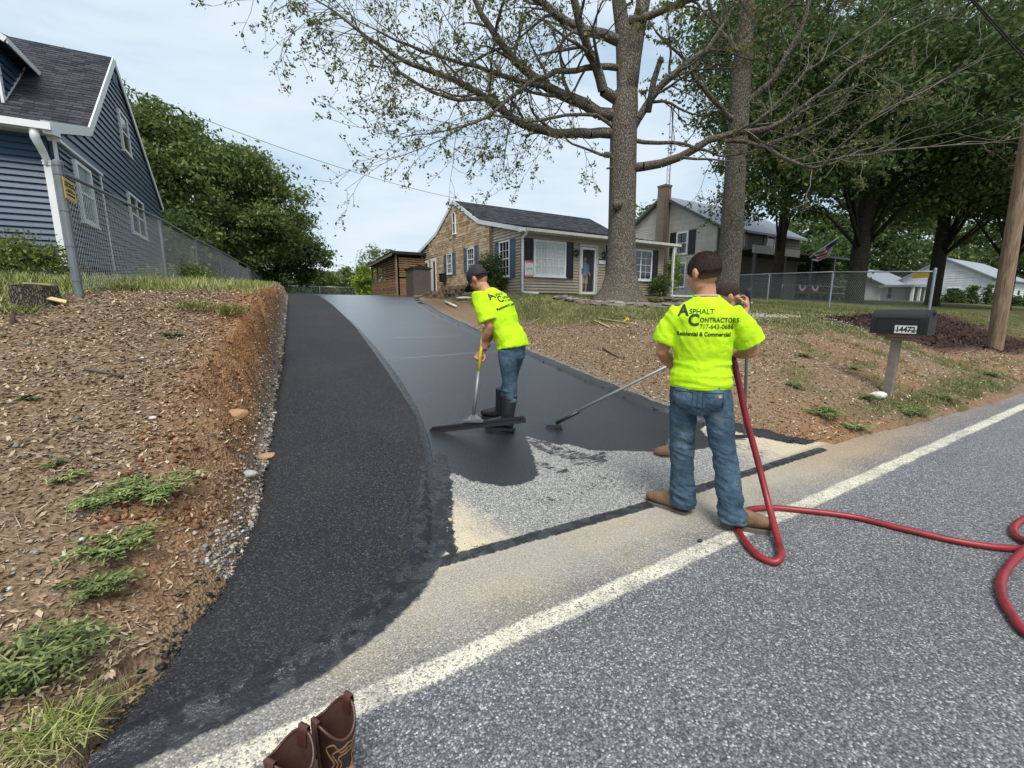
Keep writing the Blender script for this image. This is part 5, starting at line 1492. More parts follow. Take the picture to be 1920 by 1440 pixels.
# ---- distant belt on the right and behind the farmhouse
rb_ = [(1215, 55, 9, 11), (1330, 70, 10, 11), (1420, 62, 10, 9), (1500, 64, 11, 12), (1570, 60, 11, 13), (1660, 62, 12, 13), (1740, 70, 12, 13), (1830, 72, 13, 12), (1920, 74, 14, 13), (2040, 70, 14, 13), (1545, 46, 6, 6), (1500, 44, 5, 5), (2130, 60, 14, 12)]
where = ['above the chimney', 'behind the farmhouse roof', 'left of the porch', 'right of the porch', 'behind the shade tree trunk', 'behind the fence sign', 'over the white garage', 'over the white house', 'at the right frame edge', 'beyond the frame edge', 'low, beside the porch end', 'low, beneath the porch flag', 'furthest right along the road']
for i, (px, D, w, h) in enumerate(rb_):
    b = at_depth(px, 556, D); b.z = ground_at(b.x, b.y)
    p, r_ = tr_straight(h * .7, .28)
    tree_things('background_tree', 'dense green background tree right of the yard, ' + where[i], b, p, r_,
        lob([(0, 0, h * .6, w * .5, w * .45, h * .38), (-w * .3, 0, h * .38, w * .32, w * .3, h * .32), (w * .3, 0, h * .40, w * .32, w * .3, h * .34), (.1 * w, 0, h * .85, w * .3, w * .25, h * .18), (0, 0, h * .22, w * .5, w * .3, h * .2)]),
        9000, .25, MAT_LEAF_DARK if i % 3 else MAT_LEAF_MAPLE, MAT_BARKD, 90 + i, .6, 200, 'background trees right of the yard', limbs=6, hollow=.3)

# ---- bushes
def bush(name, label, pos, w, h, n, size, mat, seed, cat='bush', lb=None, clump=.12):
    return tree_things(name, label, pos, [(0, 0, -.1), (0, 0, h * .3), (0, 0, h * .6)], [.03, .025, .015],
        lb or lob([(0, 0, h * .55, w * .5, w * .45, h * .45), (-w * .25, 0, h * .4, w * .3, w * .3, h * .35), (w * .25, 0, h * .42, w * .3, w * .3, h * .35)]), n, size, mat, MAT_BARKD, seed, clump, 90, None, limbs=10, hollow=.25)
bp = at_depth(35, 525, 8.0); bp.z = ground_at(bp.x, bp.y)
bush('azalea_bush', 'rounded green bush against the blue house front wall', bp, 1.55, .78, 5200, .030, leaf_mat('bush_leaf', (.05, .07, .015), (.11, .15, .03), (.22, .26, .06)), 71)
bush('foundation_bush', 'small round green shrub at the right end of the bungalow front wall', Vector((17.5, 14.9, 1.9)), 1.1, 1.05, 2600, .04, MAT_LEAF_MAPLE, 72)
bush('foundation_bush', 'tall loose bush at the corner of the bungalow behind the stooping worker', Vector((9.2, 16.9, 1.85)), 1.5, 1.75, 5200, .04, MAT_LEAF_DARK, 73)
bush('fence_bush', 'yellow green low bush at the second post of the left fence', Vector((-1.15, 13.3, 1.95)), 1.5, .5, 2500, .03, bpy.data.materials['bush_leaf'], 74)
bush('fence_bush', 'yellow green vine climbing the white porch post by the bungalow', Vector((18.9, 15.3, 1.9)), .8, 2.3, 1500, .05, MAT_LEAF_LIME, 75)
# ------------------------------------------------------------------ chain link fences
def chain_mesh(a, b, za, zb, h, cell, r, parent, mat, n=3):
    """woven diamond wire between two points; za/zb bottom heights"""
    a, b = np.array(a, float), np.array(b, float); L_ = np.linalg.norm(b - a); d = (b - a) / L_
    nc = int(L_ / cell); nr = int(h / cell)
    P0, P1 = [], []
    nrm = np.array([-d[1], d[0]])
    for i in range(-nr, nc + nr):
        pass
    half = cell / 2
    for i in range(nc * 2):
        s = i * half
        for j in range(nr * 2):
            if (i + j) % 2 == 0:
                u0, v0, u1, v1 = s, j * half, s + half, (j + 1) * half
            else:
                u0, v0, u1, v1 = s, (j + 1) * half, s + half, j * half
            w0 = r * .9 * (1 if (i + j) % 2 == 0 else -1)
            P0.append((u0, v0, w0)); P1.append((u1, v1, w0))
    P0, P1 = np.array(P0), np.array(P1)
    def tow(P):
        t = P[:, 0] / L_; xy = a[None] + d[None] * P[:, :1] + nrm[None] * P[:, 2:3]
        return np.stack([xy[:, 0], xy[:, 1], za + (zb - za) * t + P[:, 1]], -1)
    o = np.array(parent.location)
    V, Fq = np_tubes(tow(P0) - o, tow(P1) - o, np.full(len(P0), r), np.full(len(P0), r), n)
    return link('wire_mesh', new_mesh('wire_mesh', V, Fq), mat, parent)
def chain_fence(label, pts, h, rpost, mat, cells, radii, ncut, end_r=None, name='chain_link_fence'):
    p0 = pts[0]; t = thing(name, label, 'fence', (p0[0], p0[1], p0[2])); o = Vector(p0)
    for i, p in enumerate(pts):
        q = MB(); p = Vector(p); rr = (end_r if (end_r and i == 0) else rpost)
        q.tube([p - o + Vector((0, 0, -.3)), p - o + Vector((0, 0, h + (.06 if i == 0 else -.0)))], rr, 12)
        if i == 0:
            q.tube([p - o + Vector((0, 0, h + .05)), p - o + Vector((0, 0, h + .09)), p - o + Vector((0, 0, h + .11))], [rr * 1.15, rr * 1.1, rr * .4], 12)
            for k in range(4): q.tube([p - o + Vector((0, 0, .12 + k * h * .29)), p - o + Vector((0, 0, .15 + k * h * .29))], rr * 1.12, 12)
        q.build('fence_post', mat, t, smooth=False)
    for i in range(len(pts) - 1):
        a, b = Vector(pts[i]), Vector(pts[i + 1])
        q = MB(); q.tube([a - o + Vector((0, 0, h)), b - o + Vector((0, 0, h))], rpost * .72, 8); q.build('top_rail', mat, t, smooth=True)
        if cells[i]: chain_mesh(a[:2], b[:2], a.z + .02, b.z + .02, h - .02, cells[i], radii[i], t, MAT_METAL, ncut)
    return t
def fz(x, y, add=0): return (x, y, ground_at(x, y) + add)
LP = [(-1.40, 6.42, 1.64), (-1.15, 11.5, 2.02), (-.85, 16.2, 2.24), (-.35, 21.2, 2.44), (.25, 26.5, 2.56), (.75, 30.5, 2.62), (1.2, 34, 2.64), (1.7, 38, 2.62), (2.3, 42, 2.55), (2.9, 46, 2.45)]
pts = []
for i, (x_, y_, z_) in enumerate(LP):
    if i:
        xm, ym, zm = LP[i - 1]; k = 2 if i < 4 else 1
        for j in range(1, k): pass
    pts.append((x_, y_, z_ - .05))
chain_fence('long grey chain link fence running up the bank between the blue house and the driveway', pts, 1.20, .030, MAT_METALD, [.075, .10, .13, .16, .2, .22, .25, .25, .25], [.0019, .0022, .003, .004, .005, .005, .006, .006, .006], 3, .040)
BP = [(2.9, 46.2, 2.0), (7.0, 47.0, 2.0), (10.4, 47.4, 2.0), (14.5, 47.8, 2.0)]
chain_fence('low chain link fence with gate posts crossing behind the driveway crest', BP, 1.35, .04, MAT_METAL, [.25, .25, .25], [.007] * 3, 3)
RP_ = [(17.9, 5.0, 1.20), (20.2, 8.7, 1.52), (22.4, 12.4, 1.75), (24.6, 16.2, 1.95)]
chain_fence('chain link fence round the neighbouring yard behind the mailbox', RP_, 1.28, .032, MAT_METAL, [.095, .12, .14], [.0028, .0035, .004], 3, .038)
# yellow fence signs
m = NM('sign_yellow_black')
t_ = m.n('TexCoord'); X_ = m.xyz(t_.outputs['Generated'])
l1 = m.noise(60, 2, .5, vec=m.map((1.5, 1, .35)))
SY = simple('sign_yellow', (.60, .40, .06), .5, var=.1); SK = simple('sign_ink', (.03, .03, .02), .6)
def fence_sign(pos, w, h, ang, label, old):
    t = thing('fence_sign', label, 'sign', pos, ang)
    q = MB(); q.box((0, 0, 0), (w, .004, h)); q.build('sign_plate', SY, t)
    q = MB()
    if old:
        for z_, ww in ((.30, .7), (.16, .8)):
            for k in range(9): q.box((-w * ww / 2 + w * ww * k / 8, -.004, z_ * h), (w * .05, .002, h * (.07 + .03 * (k % 3))))
        q.beam((-w * .38, -.004, -.10 * h), (w * .38, -.004, -.10 * h), .003, .06 * h); q.beam((-w * .2, -.004, -.02 * h), (w * .2, -.004, -.02 * h), .003, .05 * h)
        for k in range(8): q.box((-w * .3 + w * .6 * k / 7, -.004, -.28 * h), (w * .045, .002, h * .09))
    else:
        q.box((0, -.004, h * .33), (w * .94, .002, h * .05)); q.box((0, -.004, -h * .36), (w * .94, .002, h * .05))
        for k in range(11): q.box((-w * .38 + w * .76 * k / 10, -.004, 0), (w * .045, .002, h * (.20 + .1 * (k % 2))))
    q.build('sign_print', SK, t)
    return t
sp_ = on_plane(131, 357, 0, -1.34); fence_sign(sp_, .30, .20, math.radians(87), 'small faded yellow warning sign wired to the left fence by its end post', True)
e = Vector(RP_[0]); d_ = (Vector(RP_[1]) - e).normalized(); s2 = e + d_ * .48 + Vector((0, 0, 1.17)); fence_sign(s2 + Vector((-.03, -.02, 0)), .58, .17, math.atan2(d_.y, d_.x), 'yellow and black strip sign on the fence corner behind the mailbox', False)

# ------------------------------------------------------------------ slatted carport and metal shed
MAT_WOOD = simple('cedar_wood', (.22, .125, .06), .75, var=.3, scale=5, objr=.25, bump=.2)
MAT_WOODG = simple('grey_wood', (.20, .155, .115), .85, var=.25, scale=7, objr=.1, bump=.3)
cp = thing('slatted_carport', 'open wooden lean-to with horizontal slats and black flat roof at the driveway top', 'carport', (8.1, 26.1, 2.1))
def cz(y): return 2.32 - .055 * y
for y_ in (0, 1.35, 2.75, 4.1, 5.4):
    q = MB(); q.beam((0, y_, -.4), (0, y_, cz(y_) - .05), .09, .11 if y_ else .16, up=(0, 1, 0)); q.build('post', MAT_WOODG, cp)
for x_ in (1.6, 3.2):
    q = MB(); q.beam((x_, 0, -.4), (x_, 0, 2.28), .12, .12, up=(0, 1, 0)); q.build('post', MAT_WOODG, cp)
for k in range(6):
    q = MB(); q.box((-.055, 2.7, .08 + k * .165), (.02, 5.4, .145)); q.build('slat', MAT_WOOD, cp)
    q = MB(); q.box((1.65, -.075, .08 + k * .165), (3.0, .02, .145)); q.build('slat', MAT_WOOD, cp)
for k in range(9):
    z_ = 1.12 + k * .125; ye = min(5.4, (2.28 - z_) / .055)
    if ye > .4: q = MB(); q.box((-.055, ye / 2, z_), (.02, ye, .07)); q.build('slat', MAT_WOOD, cp)
    q = MB(); q.box((1.65, -.075, z_), (3.0, .02, .08)); q.build('slat', MAT_WOOD, cp)
q = MB(); q.span((-.07, 0, 1.02), (-.02, 5.4, 1.07)); q.build('rail', MAT_WOODG, cp)
q = MB(); q.prism([(-.25, cz(-.25)), (5.7, cz(5.7)), (5.7, cz(5.7) + .12), (-.25, cz(-.25) + .16)], 0, -.3, 3.4); q.build('roof', simple('black_felt', (.02, .02, .02), .9), cp)
q = MB(); q.beam((-.32, -.27, cz(0) - .03), (-.32, 5.7, cz(5.7) - .03), .03, .12); q.build('fascia', MAT_WOODG, cp)
q = MB(); q.span((.4, 3.5, 0), (3.2, 3.6, 2.0)); q.build('back_wall', simple('dark_wood', (.05, .03, .02), .9), cp)
ms = thing('metal_shed', 'small brown ribbed metal garden shed with dark low roof beside the carport', 'shed', (8.15, 23.3, 2.0))
MAT_SHED = simple('brown_sheet', (.115, .095, .085), .5, .2)
q = MB()
for k in range(9): q.box((.06 + k * .105, 0, .72), (.085, .03, 1.5))
for k in range(11): q.box((0, .07 + k * .11, .72), (.03, .09, 1.5))
q.span((.01, .01, -.2), (.93, 1.2, 1.46)); q.build('body', MAT_SHED, ms)
q = MB(); q.prism([(-.06, 1.44), (1.04, 1.44), (1.04, 1.49), (.35, 1.64), (-.06, 1.52)], 1, -.06, 1.3); q.build('roof', simple('shed_roof', (.03, .028, .027), .5, .3), ms)
# ------------------------------------------------------------------ stacked retaining wall blocks
MAT_BLK = simple('wall_block', (.20, .15, .095), .95, var=.3, scale=8, objr=.25, bump=.6)
bw = thing('block_stack', 'ragged low stack of tan retaining wall blocks beside the brick gable', 'block wall', (8.0, 17.2, 1.70))
bl0 = None
wp = [on_ground(x_, 553) for x_ in (800, 815, 830, 845, 857, 869)]
c0 = at_depth(798, 553, 20.6); c1 = at_depth(868, 553, 18.2)
rk = random.Random(5)
def block(p, s, rz):
    q = MB(); hx_, hy_, hz2 = s[0] / 2, s[1] / 2, s[2] / 2
    q.prism([(-hx_, -hy_ * .8), (-hx_ * .5, -hy_), (hx_ * .5, -hy_), (hx_, -hy_ * .8), (hx_ * .8, hy_), (-hx_ * .8, hy_)], 2, -hz2, hz2)
    o_ = q.build('block', MAT_BLK, bw); o_.location = Vector(p) - Vector(bw.location); o_.rotation_euler = (rk.uniform(-.05, .05), rk.uniform(-.05, .05), rz); return o_
along = (c1 - c0); wz = math.atan2(along.y, along.x)
for row in range(3):
    nb = 8 if row < 2 else 5
    for i in range(nb):
        t = (i + .5 + .3 * (row % 2)) / 8.4 if row < 2 else (.55 + .5 * i / 5)
        if row == 1 and i in (1, 3): continue
        p = c0 + along * t; g = ground_at(p.x, p.y) - .02
        block((p.x + rk.uniform(-.03, .03), p.y, g + .09 + row * .165), (.30, .25, .16), wz + rk.uniform(-.3, .3))
# white pipe, stakes, stones, sticks
def rod(name, label, cat, p, q_, r, mat, n=8, sq=False, group=None):
    m_ = MB(); p, q_ = Vector(p), Vector(q_); o_ = (p + q_) / 2
    if sq: m_.beam(p - o_, q_ - o_, r * 2.2, r)
    else: m_.tube([p - o_, q_ - o_], r, n)
    ob = m_.build(name, mat, None, smooth=not sq); ob.location = o_; ob['label'] = label; ob['category'] = cat
    if group: ob['group'] = group
    return ob
def gp(px, py, dz=0): v_ = on_ground(px, py); v_.z += dz; return v_
MAT_PVC = simple('pvc', (.62, .60, .54), .5)
rod('pipe', 'short white plastic pipe lying on the dirt beside the driveway edge', 'pipe', gp(835, 569, .06), gp(855, 578, .06), .045, MAT_PVC)
MAT_STAKE = simple('stake_wood', (.55, .43, .22), .7)
rod('wooden_stake', 'long pale wooden stake lying in the lawn with yellow tape on it', 'stake', gp(1122, 598, .02), gp(1195, 610, .02), .012, MAT_STAKE, sq=True)
rod('wooden_stake', 'shorter split wooden stake just below the long stake in the lawn', 'stake', gp(1114, 602, .02), gp(1142, 615, .02), .013, MAT_STAKE, sq=True)
q = MB(); 
for k in range(5): q.box((rk.uniform(-.03, .03), rk.uniform(-.03, .03), .005 + .008 * k), (.07, .03, .004), Euler((rk.uniform(-1, 1), rk.uniform(-1, 1), rk.uniform(0, 3))).to_matrix())
tp_ = q.build('marking_tape', simple('yellow_tape', (.65, .52, .03), .5), None); tp_.location = gp(1175, 605, .05); tp_['label'] = 'crumpled yellow marking tape on the long stake'; tp_['category'] = 'tape'
rod('dead_branch', 'thin grey dead branch lying on the bank left of the lawn edge', 'branch', gp(985, 611, .02), gp(1012, 600, .03), .02, MAT_TWIGG)
rod('dead_branch', 'short brown stick lying on the right bank dirt above the driveway', 'branch', gp(1130, 655, .02), gp(1160, 672, .02), .012, MAT_TWIG)
rod('dead_branch', 'dark twig lying across the middle of the left bank', 'branch', gp(160, 697, .02), gp(232, 710, .02), .010, MAT_TWIG)
def rock(name, label, pos, s, mat, seed, cat='rock', group=None):
    import bmesh
    r = np.random.default_rng(seed); bm = bmesh.new(); bmesh.ops.create_icosphere(bm, subdivisions=3, radius=1)
    for v in bm.verts:
        c = v.co; k = 1 + .35 * (float(fbm(c.x * 1.3 + seed, c.y * 1.3, c.z * 1.3, 3)) - .5) + .1 * (float(fbm(c.x * 4 + seed, c.y * 4, c.z * 4, 2)) - .5)
        v.co = Vector((c.x * s[0] * k, c.y * s[1] * k, c.z * s[2] * k))
    me = bpy.data.meshes.new(name); bm.to_mesh(me); bm.free()
    o_ = link(name, me, mat); o_.location = pos; o_['label'] = label; o_['category'] = cat
    if group: o_['group'] = group
    return o_
MAT_ROCK = simple('grey_rock', (.34, .33, .31), .9, var=.25, scale=9, bump=.5)
MAT_ROCKW = simple('white_rock', (.55, .52, .47), .9, var=.2, scale=9, bump=.5)
MAT_ROCKO = simple('orange_rock', (.38, .22, .12), .9, var=.25, scale=9, bump=.5)
rock('stone', 'pale flat stone at the foot of the mailbox post', gp(1646, 745, .03), (.17, .09, .05), MAT_ROCKW, 1)
rock('stone', 'grey oval stone at the toe of the orange cut beside the asphalt', gp(466, 893, .015), (.055, .035, .028), MAT_ROCK, 2)
rock('stone', 'flat tan stone in the gravel just above the grey oval stone', gp(497, 860, .015), (.09, .04, .03), MAT_ROCKO, 3)
rock('stone', 'pale stone slab left of the stooping worker, on the grass edge', gp(872, 561, .04), (.35, .15, .06), MAT_ROCKW, 4)
rock('stone', 'small white stone in the middle of the left bank', gp(287, 786, .01), (.022, .016, .012), MAT_ROCKW, 5)
rock('stone', 'broken orange stone jutting from the upper part of the cut', gp(440, 778, .0), (.10, .05, .05), MAT_ROCKO, 6)
rock('stone', 'pale grey stone lying on the lawn near the second oak', gp(1400, 571, .04), (.30, .15, .08), MAT_ROCK, 8)
# clump of dark aggregate on the road by the boot
q = rock('asphalt_lump', 'small dark lump of asphalt on the road left of the near worker', gp(1312, 1016, .008), (.016, .013, .012), MAT_SHUT, 9, 'debris')
# ------------------------------------------------------------------ flat stones round the oak
ring = thing('stone_border', 'low ring of stacked flat stones round the mulch under the oak', 'stone border', (10.9, 10.6, 1.66))
MAT_FLAG = simple('flagstone', (.24, .205, .17), .95, var=.3, scale=6, objr=.3, bump=.6)
fm = []
for s in range(4):
    q = MB(); n_ = 7; rr_ = [rk.uniform(.7, 1.1) for _ in range(n_)]
    top = [(.26 * rr_[k] * math.cos(6.283 * k / n_), .15 * rr_[k] * math.sin(6.283 * k / n_)) for k in range(n_)]
    q.prism(top, 2, -.025, .03); o_ = q.build('flagstone', MAT_FLAG, ring); fm.append(o_)
first = list(fm)
for k in range(84):
    a = math.pi * (.92 + 1.16 * (k % 42) / 41) ; lay = k // 42
    ex, ey = 2.55 * math.cos(a), 1.75 * math.sin(a)
    x_, y_ = 10.9 + ex, 10.6 + ey
    if first: o_ = first.pop()
    else:
        o_ = fm[k % 4].copy(); COL.objects.link(o_)
    o_.parent = ring; o_.location = (ex + rk.uniform(-.08, .08), ey + rk.uniform(-.08, .08) + .06 * lay, ground_at(x_, y_) - 1.66 + .03 + lay * .062 + rk.uniform(-.012, .012))
    o_.scale = (rk.uniform(.7, 1.25), rk.uniform(.8, 1.2), rk.uniform(.7, 1.3)); o_.rotation_euler = (rk.uniform(-.2, .2), rk.uniform(-.2, .2), a + 1.57 + rk.uniform(-.3, .3))
# ------------------------------------------------------------------ stump, iron pin, mailbox, yard sign, pole
sp0 = Vector((-1.62, 6.02, 0)); sp0.z = ground_at(sp0.x, sp0.y)
stp = thing('tree_stump', 'low grey sawn tree stump on the left bank near the fence end post', 'stump', sp0)
q = MB(); ns = 18; vs = []; fs = []
for i, (z_, r_) in enumerate([(-.15, .20), (0, .175), (.10, .165), (.175, .16)]):
    for k in range(ns):
        a = 6.283 * k / ns; vs.append((r_ * (1 + .07 * math.sin(5 * a + 1) + .03 * math.sin(11 * a)) * math.cos(a), r_ * (1 + .07 * math.sin(5 * a + 1)) * math.sin(a), z_ + (.008 * math.sin(3 * a) if i == 3 else 0)))
for i in range(3):
    for k in range(ns): fs.append([i * ns + k, i * ns + (k + 1) % ns, (i + 1) * ns + (k + 1) % ns, (i + 1) * ns + k])
fs.append([3 * ns + k for k in range(ns)]); q.add(vs, fs)
q.build('stump_wood', bark_mat('stump_bark', (.05, .043, .036), (.23, .20, .165), 2), stp)
q = MB(); q.box((.02, .02, .19), (.17, .09, .014), Euler((.05, .03, .5)).to_matrix()); q.box((.16, -.10, .04), (.14, .05, .012), Euler((.6, .3, .2)).to_matrix()); q.build('bark_sliver', MAT_STAKE, stp)
rod('iron_pin', 'rusty iron pin standing in the left bank at the photo edge', 'pin', gp(26, 608, -.05), gp(26, 608, .09), .018, simple('rusty_iron', (.07, .04, .03), .8))
MB0 = gp(1663, 738, 0)
mbx = thing('mailbox', 'black mailbox with house number on a grey wooden post on the right bank', 'mailbox', MB0)
lean = Vector((.035, 0, 0))
q = MB(); q.beam((0, 0, -.3), (.03, -.01, .80), .095, .095, up=(0, 1, 0)); q.build('post', simple('post_grey_wood', (.19, .165, .135), .9, var=.25, scale=10, bump=.5), mbx)
q = MB(); q.box((.03, -.01, .825), (.20, .42, .04)); q.box((.03, -.04, .78), (.13, .30, .05)); q.build('bracket', simple('bracket_wood', (.21, .15, .10), .9, bump=.3, scale=9), mbx)
# box axis along Y: front end faces the road (-Y)
W_, Hh, Lm = .27, .33, .60
prof_ = [(-W_ / 2, 0)] + [(-W_ / 2 * math.cos(math.pi * k / 12), Hh - .135 + .135 * math.sin(math.pi * k / 12)) for k in range(13)] + [(W_ / 2, 0)]
bx = MB(); bx.prism([(x_ + .03, z_ + .845) for x_, z_ in prof_], 1, -.33, .27)
MAT_MBX = NM('mailbox_plastic'); MAT_MBX = MAT_MBX.fin((.010, .0105, .012), .6, MAT_MBX.bump(MAT_MBX.noise(300, 2), .25, .001), spec=.5)
body = bx.build('body', MAT_MBX, mbx); 
q = MB(); q.prism([(x_ * 1.05 + .03, z_ * 1.03 + .84) for x_, z_ in prof_], 1, -.36, -.325); dro = q.build('door', MAT_MBX, mbx)
q = MB(); q.box((.03, -.37, 1.12), (.05, .03, .04)); q.build('latch', MAT_MBX, dro)
q = MB(); q.beam((-.107, -.27, .90), (-.107, .20, .90), .006, .012); q.beam((-.107, -.27, 1.06), (-.107, .20, 1.06), .006, .012); q.beam((-.107, -.27, .90), (-.107, -.27, 1.06), .006, .012, up=(1, 0, 0)); q.beam((-.107, .20, .90), (-.107, .20, 1.06), .006, .012, up=(1, 0, 0)); q.build('side_panel', MAT_MBX, body)
q = MB(); q.box((-.107, -.13, .912), (.006, .235, .105)); q.build('number_plate', simple('number_white', (.66, .66, .64), .5), body)

def text_mesh(body_, size, offset=0.0, align='LEFT', shear=0.0, space=1.0):
    cu = bpy.data.curves.new('text', 'FONT'); cu.body = body_; cu.size = size; cu.offset = offset; cu.align_x = align; cu.shear = shear; cu.space_character = space
    cu.resolution_u = 3
    ob = bpy.data.objects.new('text', cu); COL.objects.link(ob)
    dg = bpy.context.evaluated_depsgraph_get(); me = bpy.data.meshes.new_from_object(ob.evaluated_get(dg))
    bpy.data.objects.remove(ob); bpy.data.curves.remove(cu)
    me.name = 'lettering'
    return me
me = text_mesh('14472', .105, .0035, 'CENTER', 0, 1.0)
# local text x -> -Y direction on the west side (seen from -X side), z up
for v in me.vertices: v.co = Vector((-.1112, -.13 - v.co.x * .80, .877 + v.co.y))
me.materials.clear(); link('number', me, SK, body)
yp = Vector((9.72, 14.6, 1.93))
ys = thing('yard_sign', 'small white yard sign with red printed border on a wire stake by the bungalow downspout', 'sign', yp, 0)
q = MB(); q.box((0, 0, .95), (.40, .012, .60)); q.build('sign_plate', simple('sign_white', (.68, .68, .66), .5), ys)
q = MB()
for z_ in (.68, 1.22):
    for k in range(9): q.box((-.18 + k * .045, -.008, z_ + rk.uniform(-.02, .02)), (.034, .004, .07 + .02 * (k % 2)), Euler((0, rk.uniform(-.5, .5), 0)).to_matrix())
q.build('sign_border', simple('sign_red', (.60, .06, .05), .5), ys)
q = MB(); pth = [(-.15, .90), (-.11, 1.02), (-.07, .88), (-.03, 1.0), (.0, .93), (.03, .98), (.06, .92), (.10, 1.03), (.12, .92), (.16, .95)]
q.tube([(x_, -.009, z_) for x_, z_ in pth], .007, 4); q.build('lettering', SK, ys)
q = MB(); q.tube([(-.08, 0, -.15), (-.08, 0, .7)], .006, 5); q.tube([(.1, 0, -.15), (.1, 0, 1.3)], .006, 5); q.build('stake', MAT_METAL, ys)
me = text_mesh('14472', .10, .002, 'CENTER')
for v in me.vertices: v.co = Vector((14.15 - OX + v.co.x, -.0425, 3.385 - OZ + v.co.y))
me.materials.clear(); link('number', me, SK, bpy.data.objects['number_plaque'].parent)
PP = at_depth(1868, 634, 12.2); PP.z = ground_at(PP.x, PP.y)
pole = thing('utility_pole', 'tall weathered brown wooden utility pole at the right edge of the yard', 'utility pole', PP)
m = NM('pole_wood'); nn = m.noise(9, 5, .7, vec=m.map((3, 3, .10)), dist=.5)
MAT_POLE = m.fin(m.ramp(nn, [(.3, (.09, .055, .032)), (.5, (.22, .15, .095)), (.75, (.34, .28, .21))]), .9, m.bump(nn, .6, .02), spec=.15)
tp = at_depth(1921, 300, 12.0) - PP
q = MB(); q.tube([Vector((0, 0, -.4)), Vector((0, 0, 0)), tp, tp * 2.6], [.185, .175, .155, .12], 20); q.build('pole_shaft', MAT_POLE, pole, smooth=True)
for k in (.45, .5, .8): pass
# wires
def wire(label, p, q_, sag, r, group):
    p, q_ = Vector(p), Vector(q_); o_ = (p + q_) / 2
    w_ = MB(); w_.tube([p.lerp(q_, t) - o_ - Vector((0, 0, sag * 4 * t * (1 - t))) for t in np.linspace(0, 1, 24)], r, 4)
    ob = w_.build('overhead_wire', MAT_DARK, None); ob.location = o_; ob['label'] = label; ob['category'] = 'wire'; ob['group'] = group
wire('thin overhead wire from the top left corner down to the bungalow gable peak', at_depth(-90, 20, 14), Vector((9.95, 21.7, 6.85)), .55, .010, 'overhead wires')
wire('thick overhead cable crossing the top right corner, upper strand', at_depth(1790, -40, 9.0), at_depth(1990, 175, 9.5), .02, .012, 'overhead wires')
wire('thick overhead cable crossing the top right corner, lower strand', at_depth(1786, -40, 9.0), at_depth(1990, 186, 9.5), .02, .012, 'overhead wires')
# ------------------------------------------------------------------ far buildings
p = at_depth(1672, 560, 46); white_house(p.x - 3, p.y, 1.2, 9, 6, 2.6, 1.5, 'low white sided house with blue posts seen through the fence, behind the shade tree', True)
p = at_depth(1800, 560, 44); white_house(p.x, p.y - 2, 1.0, 12, 7, 3.2, 1.9, 'white sided house with small clipped evergreens in front, left of the utility pole', False)
for i, (px, py, h_) in enumerate([(1775, 572, 1.4), (1797, 573, 1.5), (1820, 574, 1.9), (1848, 575, 1.9), (1890, 579, 1.1), (1906, 580, 1.1)]):
    b = at_depth(px, py, 37 - i * .2); b.z = ground_at(b.x, b.y) - .3
    lab = ['leftmost small dark evergreen by the white house', 'second small dark evergreen by the white house, taller neighbours to its right', 'dark cone shaped evergreen in front of the white wall, left of a pair', 'dark cone shaped evergreen just left of the utility pole', 'dark rounded shrub just right of the utility pole', 'dark rounded shrub at the right photo edge'][i]
    tree_things('clipped_evergreen', lab, b, [(0, 0, -.2), (0, 0, .5), (0, 0, 1)], [.06, .05, .03], lob([(0, 0, h_ * .3, .55, .5, h_ * .3), (0, 0, h_ * .6, .36, .36, h_ * .28), (0, 0, h_ * .85, .18, .18, h_ * .18)]), 1500, .07, MAT_LEAF_DARK, MAT_BARKD, 130 + i, .12, 60, 'clipped evergreens by the white house', limbs=0, hollow=.1)
rh = at_depth(462, 528, 62)
t = thing('red_roof_barn', 'long low building with faded red metal roof far beyond the left fence', 'barn', (rh.x, rh.y, 2.2))
q = MB(); q.span((-6, 0, -1), (5, 5, 1.6)); q.build('wall', simple('barn_grey', (.16, .18, .2), .8), t)
m = NM('red_metal_roof'); cc = m.mix(m.rng(m.math('SINE', m.math('MULTIPLY', m.xyz()[0], 14.0)), -.2, .4), (.50, .10, .12), (.62, .26, .28))
q = MB(); q.prism([(-.4, 1.55), (2.6, 2.7), (5.4, 1.55), (5.4, 1.45), (2.6, 2.6), (-.4, 1.45)], 0, -6.3, 5.3); q.build('roof', m.fin(cc, .5), t)
